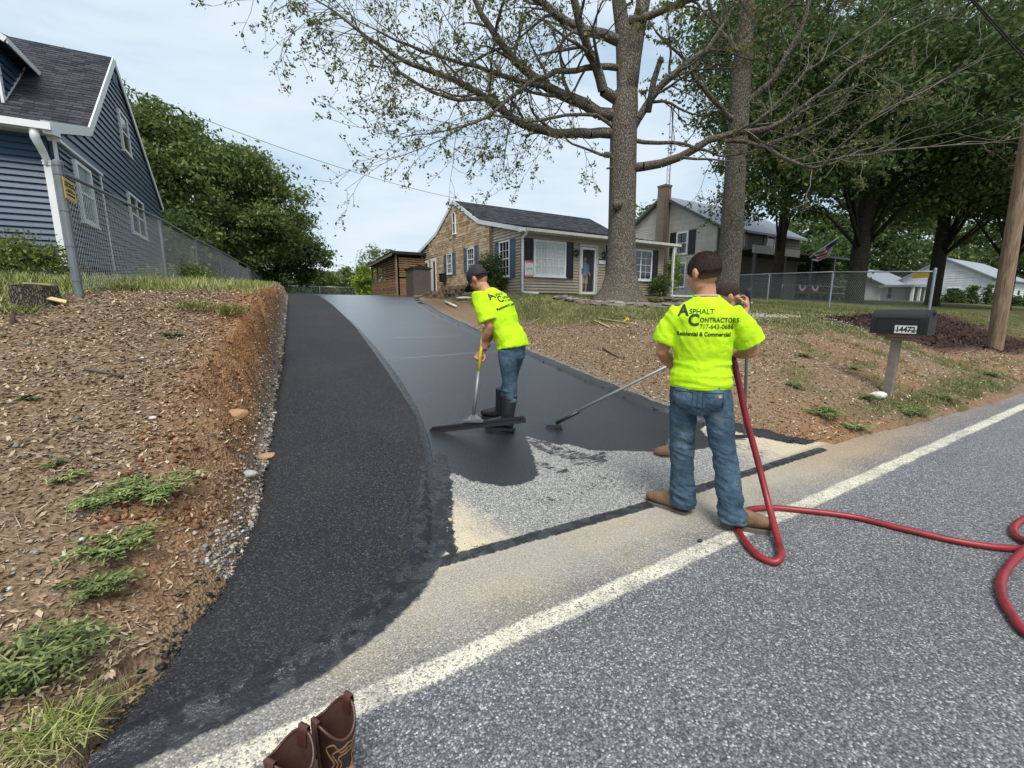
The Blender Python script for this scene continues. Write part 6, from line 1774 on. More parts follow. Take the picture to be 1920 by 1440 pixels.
# ------------------------------------------------------------------ people
def ring_loft(pts, sec=12):
    """pts: list of (center, rx, ry, xdir) ; closed loft"""
    vs = []; fs = []; n = len(pts)
    for i, (c, rx, ry, xd) in enumerate(pts):
        c = Vector(c)
        a = Vector(pts[max(i - 1, 0)][0]); b = Vector(pts[min(i + 1, n - 1)][0]); t = (b - a).normalized()
        x = Vector(xd); x = (x - t * x.dot(t)).normalized(); y = t.cross(x)
        for k in range(sec):
            an = 2 * math.pi * k / sec
            vs.append(c + x * rx * math.cos(an) + y * ry * math.sin(an))
    for i in range(n - 1):
        for k in range(sec): fs.append([i * sec + k, i * sec + (k + 1) % sec, (i + 1) * sec + (k + 1) % sec, (i + 1) * sec + k])
    fs.append(list(range(sec))[::-1]); fs.append([(n - 1) * sec + k for k in range(sec)])
    return vs, fs
def ell(c, r, rot=None, n=14):
    vs = []; fs = []
    for i in range(1, n):
        ph = math.pi * i / n
        for k in range(n):
            th = 2 * math.pi * k / n
            p = Vector((r[0] * math.sin(ph) * math.cos(th), r[1] * math.sin(ph) * math.sin(th), r[2] * math.cos(ph)))
            if rot: p = rot @ p
            vs.append(p + Vector(c))
    for i in range(n - 2):
        for k in range(n): fs.append([i * n + k, (i + 1) * n + k, (i + 1) * n + (k + 1) % n, i * n + (k + 1) % n])
    fs.append([k for k in range(n)]); fs.append([(n - 2) * n + k for k in range(n)][::-1])
    return vs, fs
def limb_tube(pts, rads, sec=12):
    out = []
    x = Vector((1, .1, .05))
    for p, r in zip(pts, rads):
        rr = r if hasattr(r, '__len__') else (r, r)
        out.append((p, rr[0], rr[1], x))
    return ring_loft(out, sec)
def fuse(parts, voxel, smooth=4, factor=.5):
    """union of overlapping closed pieces as one smooth surface"""
    mb = MB()
    for v, f in parts: mb.add(v, f)
    import bmesh
    me = bpy.data.meshes.new('fuse'); me.from_pydata(mb.v, [], mb.f)
    bm = bmesh.new(); bm.from_mesh(me); bmesh.ops.recalc_face_normals(bm, faces=bm.faces); bm.to_mesh(me); bm.free()
    ob = bpy.data.objects.new('fuse', me); COL.objects.link(ob)
    r = ob.modifiers.new('r', 'REMESH'); r.mode = 'VOXEL'; r.voxel_size = voxel; r.adaptivity = 0
    s = ob.modifiers.new('s', 'SMOOTH'); s.iterations = smooth; s.factor = factor
    dg = bpy.context.evaluated_depsgraph_get(); out = bpy.data.meshes.new_from_object(ob.evaluated_get(dg))
    bpy.data.objects.remove(ob); bpy.data.meshes.remove(me)
    out.polygons.foreach_set('use_smooth', np.ones(len(out.polygons), dtype=bool))
    return out
def get_co(me):
    a = np.zeros(len(me.vertices) * 3, dtype=np.float32); me.vertices.foreach_get('co', a); return a.reshape(-1, 3).astype(float)
def get_no(me):
    a = np.zeros(len(me.vertices) * 3, dtype=np.float32); me.vertices.foreach_get('normal', a); return a.reshape(-1, 3).astype(float)
def displace(me, fn):
    co, no = get_co(me), get_no(me); d = fn(co, no); me.vertices.foreach_set('co', (co + no * d[:, None]).astype(np.float32).ravel()); me.update()
def ridge(x, y, z, o=3): return 1 - np.abs(fbm(x, y, z, o) - .5) * 4

m = NM('skin')
sk = m.mix(m.rng(m.noise(14, 4, .6), .35, .65), (.46, .24, .155), (.56, .31, .21))
MAT_SKIN = m.fin(sk, .5, m.bump(m.noise(160, 3, .6), .15, .002), spec=.35)
m = NM('tanned_skin'); sk = m.mix(m.rng(m.noise(14, 4, .6), .35, .65), (.40, .175, .10), (.50, .25, .155))
MAT_SKIN2 = m.fin(sk, .5, m.bump(m.noise(160, 3, .6), .15, .002), spec=.35)
m = NM('neon_shirt'); nn = m.noise(5, 4, .6)
MAT_NEON = m.fin(m.mix(m.rng(nn, .3, .7), (.43, .72, .010), (.50, .78, .022)), .85, m.bump(m.math('ADD', m.noise(9, 4, .55, dist=1.2), m.math('MULTIPLY', m.noise(420, 2, .5), .06)), .35, .03), spec=.15)
m = NM('denim'); d_n = m.noise(7, 5, .65); weave = m.noise(260, 2, .6, vec=m.map((1, 1, .35)))
cc = m.ramp(m.math('ADD', m.math('MULTIPLY', d_n, .75), m.math('MULTIPLY', weave, .25)), [(.32, (.022, .042, .066)), (.52, (.055, .095, .135)), (.72, (.14, .20, .25))])
cc = m.mix(m.rng(m.noise(3.2, 4, .6), .56, .72, 0, .45), cc, (.075, .065, .05))
MAT_DENIM = m.fin(cc, .9, m.bump(m.math('ADD', m.noise(16, 4, .6, dist=1.5), m.math('MULTIPLY', weave, .08)), .5, .02), spec=.15)
m = NM('light_denim'); cc = m.ramp(m.noise(9, 5, .65), [(.32, (.07, .15, .26)), (.7, (.26, .40, .54))])
MAT_DENIML = m.fin(cc, .9, m.bump(m.noise(16, 4, .6, dist=1.5), .5, .02), spec=.15)
def hair_mat(name, c0, c1, sc=1):
    m = NM(name); n_ = m.noise(170 * sc, 3, .8, vec=m.map((1, 1, .45)))
    return m.fin(m.ramp(n_, [(.3, c0), (.75, c1)]), .75, m.bump(n_, .9, .006), spec=.2)
MAT_HAIR = hair_mat('dark_hair', (.010, .007, .006), (.07, .042, .030))
def fade_mat(name, z0, z1):
    m = NM(name); n_ = m.noise(260, 3, .8)
    lo_ = m.ramp(n_, [(.3, (.16, .08, .05)), (.7, (.34, .18, .12))]); hi_ = m.ramp(n_, [(.3, (.010, .007, .006)), (.75, (.055, .032, .024))])
    return m.fin(m.mix(m.rng(m.math('ADD', m.xyz()[2], m.math('MULTIPLY', n_, .03)), z0, z1), lo_, hi_), .8, m.bump(n_, .6, .003), spec=.2)
MAT_FADE = fade_mat('short_hair', 1.60, 1.672)
MAT_FADE2 = fade_mat('short_hair_grey', 1.40, 1.50)
MAT_LEATHER = simple('boot_suede', (.17, .10, .055), .8, var=.3, scale=14, bump=.4)
MAT_SOLE = simple('boot_sole', (.11, .095, .075), .85, bump=.3)
MAT_RUBBER = simple('rubber_boot', (.016, .016, .018), .42, var=.2, spec=.5)
MAT_CAP = simple('black_cap', (.012, .012, .014), .7, bump=.3, bscale=200)
MAT_PRINT = simple('shirt_print', (.030, .045, .018), .8)
MAT_SEAM = simple('jeans_stitch', (.035, .055, .085), .9)

def hand_parts(wrist, d, palm_n, side, size=1.0, curl=.9, spread=.16):
    """wrist point, direction of the hand, palm normal (palm faces it), side (+1 thumb on d x palm_n side)"""
    w = Vector(wrist); d = Vector(d).normalized(); n = Vector(palm_n); n = (n - d * n.dot(d)).normalized(); s = d.cross(n) * side
    k = size; P = []
    P.append(ring_loft([(w - d * .02 * k, .028 * k, .021 * k, s), (w + d * .02 * k, .032 * k, .019 * k, s), (w + d * .055 * k, .040 * k, .017 * k, s), (w + d * .088 * k, .041 * k, .014 * k, s)], 12))
    for i, (o, ln) in enumerate(((.030, .074), (.010, .082), (-.010, .077), (-.029, .060))):
        b = w + d * .078 * k + s * o * k; a = 0; p = b; pts = [b - d * .015 * k]; dirv = (d + s * spread * o * 8).normalized(); rad = [.0095 * k]
        for j, f in enumerate((.45, .32, .23)):
            a += curl * (.75, .9, .6)[j]
            dd = (dirv * math.cos(a) + n * math.sin(a)).normalized()
            pts.append(p); rad.append((.0095, .0088, .008)[j] * k); p = p + dd * ln * f * k
        pts.append(p); rad.append(.0066 * k)
        P.append(limb_tube(pts, rad, 8))
    tb = w + d * .022 * k + s * .028 * k; t1 = tb + (d * .55 + s * .65 + n * .45).normalized() * .040 * k; t2 = t1 + (d * .75 + s * .05 + n * .65).normalized() * .032 * k; t3 = t2 + (d * .5 - s * .35 + n * .8).normalized() * .024 * k
    P.append(limb_tube([tb, t1, t2, t3], [.014 * k, .0118 * k, .010 * k, .0075 * k], 8))
    return P

def head_parts(c, yaw, pitch, roll=0, s=1.0):
    """c = centre of skull; local +y is the face direction. yaw turns the face from +y to the left (counter clockwise)"""
    R = Matrix.Rotation(yaw, 3, 'Z') @ Matrix.Rotation(pitch, 3, 'X') @ Matrix.Rotation(roll, 3, 'Y')
    c = Vector(c); T = lambda x, y, z: c + R @ Vector((x, y, z)) * s
    P = [ell(c + R @ Vector((0, -.012, .012)) * s, (.076 * s, .096 * s, .092 * s), R),
         ell(T(0, .022, -.045), (.062 * s, .070 * s, .075 * s), R), ell(T(0, .045, -.088), (.036 * s, .036 * s, .028 * s), R), ell(T(.0, .012, -.082), (.056 * s, .055 * s, .030 * s), R)]
    P.append(ring_loft([(T(0, .078, .012), .008 * s, .006 * s, R @ Vector((1, 0, 0))), (T(0, .098, -.012), .011 * s, .010 * s, R @ Vector((1, 0, 0))), (T(0, .106, -.030), .016 * s, .012 * s, R @ Vector((1, 0, 0))), (T(0, .088, -.040), .012 * s, .010 * s, R @ Vector((1, 0, 0)))], 8))
    for sx in (-1, 1):
        P.append(ell(T(sx * .030, .079, .018), (.020 * s, .011 * s, .008 * s), R))      # brow
        P.append(ell(T(sx * .038, .066, -.026), (.020 * s, .018 * s, .016 * s), R))     # cheek
    P.append(ell(T(0, .083, -.058), (.022 * s, .011 * s, .006 * s), R)); P.append(ell(T(0, .081, -.070), (.019 * s, .011 * s, .006 * s), R))
    ears = []
    for sx in (-1, 1):
        Re = R @ Matrix.Rotation(sx * .35, 3, 'Z') @ Matrix.Rotation(-.2, 3, 'X')
        P.append(ell(T(sx * .079, -.006, -.018), (.009 * s, .020 * s, .033 * s), Re))
        P.append(ell(T(sx * .083, -.016, -.008), (.006 * s, .012 * s, .024 * s), Re))
        P.append(ell(T(sx * .076, .002, -.046), (.007 * s, .009 * s, .011 * s), Re))
    return P, R, T
def eyes(parent, T, R, s):
    for sx in (-1, 1):
        q = MB(); v, f = ell(T(sx * .030, .073, .001), (.0125 * s, .0125 * s, .010 * s), R, 10); q.add(v, f)
        e = q.build('eye', simple('eye_white', (.5, .48, .45), .2) if 'eye_white' not in bpy.data.materials else bpy.data.materials['eye_white'], parent, smooth=True)

def on_surf(me, pts, N_, lift=.003):
    co = get_co(me); tree = BVHTree.FromPolygons([Vector(c) for c in co], [tuple(p.vertices) for p in me.polygons]); out = []
    for p in pts:
        h, n, i, d = tree.ray_cast(Vector(p) + Vector(N_) * .5, -Vector(N_)); out.append((h + n * lift) if h else Vector(p))
    return out
def dense(pts, k=8):
    out = []
    for a, b in zip(pts[:-1], pts[1:]):
        for j in range(k): out.append(Vector(a).lerp(Vector(b), j / k))
    return out + [Vector(pts[-1])]
def project_text(items, shirt, parent, origin, U, Vv, N_, lift=.0025):
    """items: (string, x, y, size, bold). Lettering laid on the cloth: plane through origin spanned by U (right) and Vv (up), seen along -N_"""
    co = get_co(shirt); polys = [tuple(p.vertices) for p in shirt.polygons]
    tree = BVHTree.FromPolygons([Vector(c) for c in co], polys)
    origin, U, Vv, N_ = Vector(origin), Vector(U).normalized(), Vector(Vv).normalized(), Vector(N_).normalized()
    for s_, x, y, size, bold, sx in items:
        me = text_mesh(s_, size, bold)
        import bmesh
        bm = bmesh.new(); bm.from_mesh(me)
        for _ in range(3):
            long_ = [e for e in bm.edges if e.calc_length() > .010]
            if not long_: break
            bmesh.ops.subdivide_edges(bm, edges=long_, cuts=1); bmesh.ops.triangulate(bm, faces=bm.faces[:])
        for v in bm.verts:
            p = origin + U * (x + v.co.x * sx) + Vv * (y + v.co.y)
            hit, nrm, ix, d = tree.ray_cast(p + N_ * .5, -N_)
            v.co = (hit + nrm * lift) if hit else p
        bm.to_mesh(me); bm.free(); me.materials.clear()
        link('lettering', me, MAT_PRINT, parent)

def shoe(heel, toe, L_=.29, ankle=None, h=.1, sole=.028, w=.052, boot=False, mat=None, solemat=None, parent=None, shaft=None, name='boot'):
    heel, toe = Vector(heel), Vector(toe); d = (toe - heel).normalized(); s = Vector((0, 0, 1)).cross(d); s.normalize(); up = Vector((0, 0, 1))
    fr = [(0, .036, .050), (.12, .040, .062), (.3, .038, .070), (.5, .043, .056), (.7, .052, .047), (.88, .046, .038), (1.0, .026, .026)]
    pts = [(heel + d * L_ * t + up * (sole + hh * .9), ww, hh, s) for t, ww, hh in fr]
    P = [ring_loft([(c, a, b, s) for c, a, b, _ in pts], 14)]
    if shaft:
        top, r0, r1 = shaft; top = Vector(top); a = heel + d * L_ * .24 + up * .07
        P.append(ring_loft([(a - up * .02, .046, .05, s), (a + (top - a) * .3, r0, r0, s), (a + (top - a) * .7, (r0 + r1) / 2, (r0 + r1) / 2, s), (top, r1, r1, s)], 16))
    me = fuse(P, .007, 3)
    zc = get_co(me); zc[:, 2] = np.maximum(zc[:, 2], heel.z + sole * .6); me.vertices.foreach_set('co', zc.astype(np.float32).ravel())
    b = link(name, me, mat, parent)
    q = MB(); n_ = 20; poly = []
    for side in (1, -1):
        rngk = np.linspace(0, 1, n_) if side == 1 else np.linspace(1, 0, n_)
        for t in rngk:
            ww = float(np.interp(t, [0, .04, .15, .35, .5, .72, .9, 1.0], [.018, .034, .040, .036, .040, .055, .044, .010]))
            poly.append(heel + d * (L_ * 1.04 * t - .012) + s * ww * side)
    vs = [p + up * .0 for p in poly] + [p + up * sole for p in poly]; m_ = len(poly)
    q.add(vs, [list(range(m_))[::-1], [m_ + i for i in range(m_)]] + [[i, (i + 1) % m_, m_ + (i + 1) % m_, m_ + i] for i in range(m_)])
    q.box(heel + d * .035 + up * -.0 + up * .006, (.07, .07, .02), Matrix((s, d, up)).transposed())
    q.build('sole', solemat, b)
    return b

# ================= front worker, back to the camera
AZ = math.radians(57.08)
M0 = Vector((2.614, 1.692, 0))
w1 = thing('person', 'worker seen from behind in neon yellow shirt and jeans, holding the red hose', 'person', M0, -AZ)
hp_, Rh, Th = head_parts((-.155, .05, 1.668), math.radians(52), math.radians(-14), 0, 1.12)
shL, shR = Vector((-.305, .02, 1.398)), Vector((.055, .01, 1.400))
elL, wrL = Vector((-.378, .03, 1.145)), Vector((-.30, .25, 1.00))
elR, wrR = Vector((.165, .08, 1.165)), Vector((.075, .32, 1.125))
def torso(cx, y0, hips, sh, neck, belly=1.0):
    return [((cx + .0, y0, hips - .12), .165, .115, (1, 0, 0)), ((cx, y0, hips), .172, .125, (1, 0, 0)), ((cx, y0 + .01, hips + .16), .158 * belly, .112, (1, 0, 0)), ((cx, y0, hips + .30), .175, .120, (1, 0, 0)),
            ((cx, y0 + .01, sh - .04), .180, .110, (1, 0, 0)), ((cx, y0 + .015, sh + .03), .125, .085, (1, 0, 0)), ((cx, y0 + .02, neck), .062, .062, (1, 0, 0)), ((cx - .012, y0 + .035, neck + .09), .060, .064, (1, 0, 0))]
hipL, hipR = Vector((-.215, .02, .93)), Vector((-.035, .02, .93))
knL, knR = Vector((-.212, .06, .50)), Vector((.055, .02, .49))
anL, anR = Vector((-.185, .085, .085)), Vector((.135, -.03, .085))
cx = -.125
body = hp_ + [ring_loft(torso(cx, .02, .95, 1.43, 1.50), 16)]
for a, b, c in ((shL, elL, wrL), (shR, elR, wrR)):
    body.append(limb_tube([a + (Vector((cx, .02, 1.40)) - a) * .3, a, a.lerp(b, .5), b, b.lerp(c, .3), b.lerp(c, .75), c], [.050, .052, .050, .043, .045, .034, .027], 12))
for a, b, c in ((hipL, knL, anL), (hipR, knR, anR)):
    body.append(limb_tube([a, a.lerp(b, .5), b, b.lerp(c, .35), b.lerp(c, .8), c], [.092, .075, .056, .058, .040, .036], 12))
body += hand_parts(wrL, (.35, .75, -.4), (.8, -.1, .3), -1, 1.05, .95)
body += hand_parts(wrR, (-.45, .70, -.25), (-.6, -.5, -.3), 1, 1.05, 1.0)
bme = fuse(body, .0075, 3)
link('body', bme, MAT_SKIN2, w1); eyes(w1, Th, Rh, 1.12)
# hair: longer on top, faded at the nape
def cap_of(Th, Rh, s, zlow, grow, front=.085, name='hair', mat=None, parent=None, fn=None, vox=.006):
    P = [ell(Th(0, -.012, .016), ((.076 + grow) * s, (.096 + grow) * s, (.092 + grow) * s), Rh, 20)]
    me = fuse(P, vox, 1)
    co = get_co(me); c = np.array(Th(0, 0, 0)); Ri = np.array(Rh.transposed()); loc = (co - c) @ np.array(Ri).T / s
    keep = fn(loc)
    import bmesh
    bm = bmesh.new(); bm.from_mesh(me); bm.verts.ensure_lookup_table()
    bmesh.ops.delete(bm, geom=[bm.verts[i] for i in range(len(bm.verts)) if not keep[i]], context='VERTS'); bm.to_mesh(me); bm.free()
    return link(name, me, mat, parent)
n_ = lambda L_: .010 * (fbm(L_[:, 0] * 60, L_[:, 1] * 60, L_[:, 2] * 60, 2) - .5)
cap_of(Th, Rh, 1.12, 0, .003, fn=lambda q: (q[:, 2] > -.058 + n_(q) + np.clip(q[:, 1] + .02, 0, 1) * 1.5) & (q[:, 1] < .066 + n_(q)), name='hair_fade', mat=MAT_FADE, parent=w1)
h_ = cap_of(Th, Rh, 1.12, 0, .0045, fn=lambda q: (q[:, 2] > -.016 + 2.6 * n_(q) + np.clip(q[:, 1] - .02, 0, 1) * .75), name='hair', mat=MAT_HAIR, parent=w1)
def hair_strands(Th, Rh, s, n, ln, rad, fn, lean, mat, parent, seed):
    r = np.random.default_rng(seed); d = r.normal(0, 1, (n, 3)); d /= np.linalg.norm(d, axis=1, keepdims=True)
    P = d * np.array([.076 + rad, .096 + rad, .092 + rad]) + np.array([0, -.012, .016])
    k = fn(P); P, d = P[k], d[k]; n = len(P)
    l = ln * (.5 + .9 * r.random(n))[:, None] * np.clip(.45 + (P[:, 2:3] + .02) * 9, .25, 1.3)
    t = d * .55 + np.array(lean) + r.normal(0, .22, (n, 3)); t /= np.linalg.norm(t, axis=1, keepdims=True)
    w = np.cross(t, r.normal(0, 1, (n, 3))); w /= np.linalg.norm(w, axis=1, keepdims=True); w *= .0011
    Q = np.stack([P - w, P + w, P + t * l + w * .4, P + t * l - w * .4], 1).reshape(-1, 3) * s
    M_ = np.array(Rh); Q = Q @ M_.T + np.array(Th(0, 0, 0))
    return link('hair_strands', new_mesh('hair_strands', Q, np.arange(n * 4).reshape(n, 4)), mat, parent, kind='stuff')
hair_strands(Th, Rh, 1.12, 24000, .0045, .0015, lambda q: (q[:, 2] > -.03 + np.clip(q[:, 1] - .02, 0, 1) * .75), (0, .35, .15), MAT_HAIR, w1, 3)
hair_strands(Th, Rh, 1.12, 14000, .004, .001, lambda q: (q[:, 2] > -.070 + np.clip(q[:, 1] + .02, 0, 1) * 1.5) & (q[:, 2] < .0) & (q[:, 1] < .066), (0, -.1, -.5), MAT_FADE, w1, 4)
# shirt
S = [ring_loft([((cx, .02, .925), .196, .140, (1, 0, 0)), ((cx, .02, .97), .194, .142, (1, 0, 0)), ((cx, .025, 1.10), .178, .132, (1, 0, 0)), ((cx, .02, 1.26), .192, .136, (1, 0, 0)), ((cx, .025, 1.38), .198, .126, (1, 0, 0)), ((cx, .03, 1.455), .150, .098, (1, 0, 0)), ((cx, .035, 1.505), .088, .076, (1, 0, 0))], 20)]
S.append(limb_tube([Vector((cx - .05, .02, 1.39)), shL + Vector((.012, 0, -.008)), shL.lerp(elL, .35) + Vector((-.006, 0, 0)), shL.lerp(elL, .74) + Vector((-.012, 0, 0))], [.070, .077, .078, .086], 16))
S.append(limb_tube([Vector((cx + .05, .02, 1.39)), shR + Vector((-.012, 0, -.008)), shR.lerp(elR, .35) + Vector((.006, 0, 0)), shR.lerp(elR, .76) + Vector((.014, 0, 0))], [.070, .077, .079, .090], 16))
shirt = fuse(S, .0075, 8)
def wr(co, no):
    x, y, z = co.T
    low = smooth01((1.22 - z) / .2)
    d = .011 * low * (ridge(x * 2.2 + z * 3, y * 3, z * 15) - .5)
    d += .009 * (ridge((x + .5 * z) * 9, y * 5, (z - .7 * np.abs(x - cx)) * 6) - .5) * smooth01((z - 1.0) / .2)
    d += .005 * smooth01((.06 - np.abs(np.hypot(x + .32, z - 1.36) - .10)) / .06) * (ridge(x * 14, y * 8, z * 14) - .5)
    d += .005 * smooth01((.06 - np.abs(np.hypot(x - .07, z - 1.36) - .11)) / .06) * (ridge(x * 14, y * 8, z * 14) - .5)
    return d
displace(shirt, wr)
q = MB(); q.tube(on_surf(shirt, dense([(cx - .19, 0, .948), (cx - .1, 0, .944), (cx, 0, .944), (cx + .1, 0, .944), (cx + .18, 0, .948)], 10), (0, -1, 0), .0008), .0014, 4)
so = link('shirt', shirt, MAT_NEON, w1); q.build('hem_seam', simple('hem_thread', (.30, .52, .01), .9), so)
q = MB(); q.tube([(cx + .078 * math.cos(a), .045 + .070 * math.sin(a), 1.512 + .012 * math.sin(a)) for a in np.linspace(0, 6.283, 25)], .007, 6, cap=False); q.build('collar', MAT_NEON, so, smooth=True)
q = MB()
for a in np.linspace(3.3, 6.1, 22): q.box((cx + .074 * math.cos(a), .042 + .066 * math.sin(a), 1.522), (.006, .004, .006))
q.build('necklace', simple('white_bead', (.7, .68, .62), .5), so)
project_text([('A', -.165, .050, .098, .0035, .95), ('SPHALT', -.098, .060, .044, .0006, .95), ('C', -.100, -.010, .098, .0035, .95), ('ONTRACTORS', -.032, .010, .040, .0006, .82), ('717-643-0686', -.030, -.030, .040, .0006, .84), ('Residential & Commercial', -.165, -.075, .036, .0012, .82)],
             shirt, so, (cx + .01, 0, 1.345), (1, 0, 0), (0, 0, 1), (0, -1, 0))
# jeans
J = [ring_loft([((cx, .02, .985), .172, .122, (1, 0, 0)), ((cx, .015, .90), .178, .132, (1, 0, 0)), ((cx, .01, .82), .172, .128, (1, 0, 0)), ((cx + .005, .012, .76), .12, .09, (1, 0, 0))], 18)]
for a, b, c in ((hipL, knL, anL), (hipR, knR, anR)):
    J.append(limb_tube([a + Vector((0, 0, .0)), a.lerp(b, .22), a.lerp(b, .6), b, b.lerp(c, .4), b.lerp(c, .8), c + Vector((0, 0, .0)), c + Vector((0, 0, -.03))], [.096, .098, .084, .078, .078, .082, .088, .084], 16))
for sx in (-1, 1): J.append(ell((cx + sx * .078, -.055, .875), (.085, .070, .090)))
jeans = fuse(J, .0075, 3)
def wj(co, no):
    x, y, z = co.T
    w = .3 + .9 * smooth01((.35 - z) / .25) + .6 * np.exp(-((z - .5) / .09) ** 2) + .5 * np.exp(-((z - .74) / .07) ** 2)
    d = .016 * w * (ridge(x * 5, y * 5, z * 17 + x * 6) - .5) + .006 * (fbm(x * 8, y * 8, z * 8) - .5)
    return d
displace(jeans, wj)
jo = link('jeans', jeans, MAT_DENIM, w1)
for sx in (-1, 1):
    c_ = cx + sx * .088
    q = MB(); q.tube(on_surf(jeans, dense([(c_ - .058, 0, .915), (c_ + .058, 0, .915), (c_ + .056, 0, .82), (c_, 0, .79), (c_ - .056, 0, .82), (c_ - .058, 0, .915)]), (0, -1, 0)), .0028, 4); q.build('back_pocket', MAT_SEAM, jo)
q = MB(); q.tube(on_surf(jeans, dense([(cx - .17, 0, .945), (cx, 0, .94), (cx + .17, 0, .945)], 12), (0, -1, 0)), .0022, 4); q.tube(on_surf(jeans, dense([(cx, 0, .94), (cx, 0, .80)], 8), (0, -1, 0)), .003, 4); q.build('seam', MAT_SEAM, jo)
q = MB()
for x_ in (cx - .012, cx + .115): q.tube(on_surf(jeans, dense([(x_, 0, .985), (x_, 0, .94)], 3), (0, -1, 0), .004), .006, 4)
q.build('belt_loop', MAT_DENIM, jo)
q = MB(); pp = on_surf(jeans, [(cx + .125, 0, .895)], (0, -1, 0), .004)[0]; q.box(pp, (.018, .003, .018)); q.build('pocket_label', simple('label_tan', (.5, .35, .2), .8), jo)
# boots : left foot points left, right foot points right
shoe((-.155, .055, 0), (-.45, .16, 0), .30, mat=MAT_LEATHER, solemat=MAT_SOLE, parent=w1)
shoe((.080, -.02, 0), (.40, .035, 0), .30, mat=MAT_LEATHER, solemat=MAT_SOLE, parent=w1)

# ================= stooping worker on the drive
A2 = math.radians(30.07); M2 = Vector((2.15, 3.71, float(ZD(3.71))))
w2 = thing('person', 'stooping worker in black cap, neon yellow shirt and rubber boots, pushing the squeegee', 'person', M2, -A2)
# local: x right, y away, z up (foot level 0). Faces left and away
fd = Vector((-.82, .57, 0)).normalized()          # the way he faces
sd2 = Vector((.57, .82, 0)).normalized()          # his right hand side
P2 = lambda f, s, z: Vector((.10, .02, 0)) + fd * f + sd2 * s + Vector((0, 0, z))
hips = P2(-.03, 0, .83); chest = P2(.16, 0, 1.16); neckb = P2(.275, .0, 1.36); headc = P2(.37, 0, 1.485)
headc = Vector((-.225, .12, 1.49)); neckb = Vector((-.145, .09, 1.36))
hips = Vector((.105, .03, .82)); chest = Vector((-.015, .05, 1.18))
yaw2 = math.atan2(-fd.x, fd.y)
hp2, R2_, T2_ = head_parts(headc, yaw2 + .05, math.radians(-38), 0, 1.08)
shN = chest.lerp(neckb, .72) - sd2 * .165 + Vector((0, 0, -.01)); shF = chest.lerp(neckb, .72) + sd2 * .165
elN = Vector((-.105, -.10, 1.03)); wrN = Vector((-.165, -.03, .90))
elF = Vector((-.06, .20, 1.02)); wrF = Vector((-.19, .02, .80))
side = sd2
def tors2(k=1.0):
    return [(hips + Vector((0, 0, -.10)), .150 * k, .110 * k, side), (hips + Vector((0, 0, .02)), .160 * k, .118 * k, side), (hips.lerp(chest, .5), .148 * k, .112 * k, side), (chest, .168 * k, .120 * k, side), (chest.lerp(neckb, .55), .172 * k, .105 * k, side), (chest.lerp(neckb, .85), .115 * k, .08 * k, side), (neckb, .060, .060, side), (neckb.lerp(headc, .55), .056, .058, side)]
body = hp2 + [ring_loft(tors2(), 16)]
for a, b, c in ((shN, elN, wrN), (shF, elF, wrF)):
    body.append(limb_tube([a.lerp(chest.lerp(neckb, .6), .35), a, a.lerp(b, .5), b, b.lerp(c, .35), b.lerp(c, .8), c], [.050, .054, .047, .041, .043, .033, .026], 12))
knN, anN = Vector((.085, .00, .46)), Vector((.085, .01, .08))
knF, anF = Vector((.085, .20, .46)), Vector((.01, .26, .10))
hN = hips - sd2 * .085; hF = hips + sd2 * .085
for a, b, c in ((hN, knN, anN), (hF, knF, anF)):
    body.append(limb_tube([a, a.lerp(b, .5), b, b.lerp(c, .35), b.lerp(c, .8), c], [.088, .070, .053, .054, .038, .034], 12))
hd = Vector((-.20, .05, -.55)); 
pole_top = Vector((-.178, -.005, .93)); pole_bot = Vector((-.270, -.13, .17))
body += hand_parts(wrN + Vector((.012, -.0, .0)), (-.15, .18, -.8), (-.2, .9, -.1), 1, 1.05, 1.15)
body += hand_parts(wrF + Vector((.012, .0, .0)), (-.35, .1, -.6), (-.1, -.9, .1), -1, 1.05, 1.15)
link('body', fuse(body, .0075, 3), MAT_SKIN2, w2); eyes(w2, T2_, R2_, 1.08)
cap_of(T2_, R2_, 1.08, 0, .0025, fn=lambda q: (q[:, 2] > -.05 + n_(q) + np.clip(q[:, 1] + .02, 0, 1) * 1.5) & (q[:, 1] < .06), name='hair', mat=MAT_FADE2, parent=w2)
capo = cap_of(T2_, R2_, 1.08, 0, .012, fn=lambda q: (q[:, 2] > -.004 - np.clip(-q[:, 1] - .02, 0, 1) * .30) & ~((q[:, 1] < -.06) & (np.hypot(q[:, 0], q[:, 2] - .012) < .030)), name='cap', mat=MAT_CAP, parent=w2)
q = MB(); vs = []; nb_ = 14
for i in range(nb_ + 1):
    a = math.radians(-62 + 124 * i / nb_); r0 = .092; r1 = .092 + .075 * math.cos(a * 1.15)
    for r_, dz in ((r0, .008), (r1, -.020 - .012 * (1 - math.cos(a * 1.4)))):
        vs.append(T2_(r_ * math.sin(a) * .95, r_ * math.cos(a) + .006, dz)); vs.append(T2_(r_ * math.sin(a) * .95, r_ * math.cos(a) + .006, dz - .005))
q.add(vs, [[4 * i, 4 * i + 2, 4 * i + 6, 4 * i + 4] for i in range(nb_)] + [[4 * i + 1, 4 * i + 5, 4 * i + 7, 4 * i + 3] for i in range(nb_)] + [[4 * i + 2, 4 * i + 3, 4 * i + 7, 4 * i + 6] for i in range(nb_)])
q.build('visor', MAT_CAP, capo, smooth=True)
S = [ring_loft([(hips + Vector((.012, -.01, .0)), .178, .150, side), (hips + Vector((.0, 0, .07)), .174, .146, side), (hips.lerp(chest, .55), .168, .136, side), (chest + Vector((.005, 0, 0)), .186, .138, side), (chest.lerp(neckb, .55), .186, .118, side), (chest.lerp(neckb, .86), .135, .092, side), (neckb, .078, .07, side)], 20)]
S.append(limb_tube([chest.lerp(neckb, .6) - sd2 * .06, shN, shN.lerp(elN, .4), shN.lerp(elN, .80)], [.080, .080, .078, .088], 16))
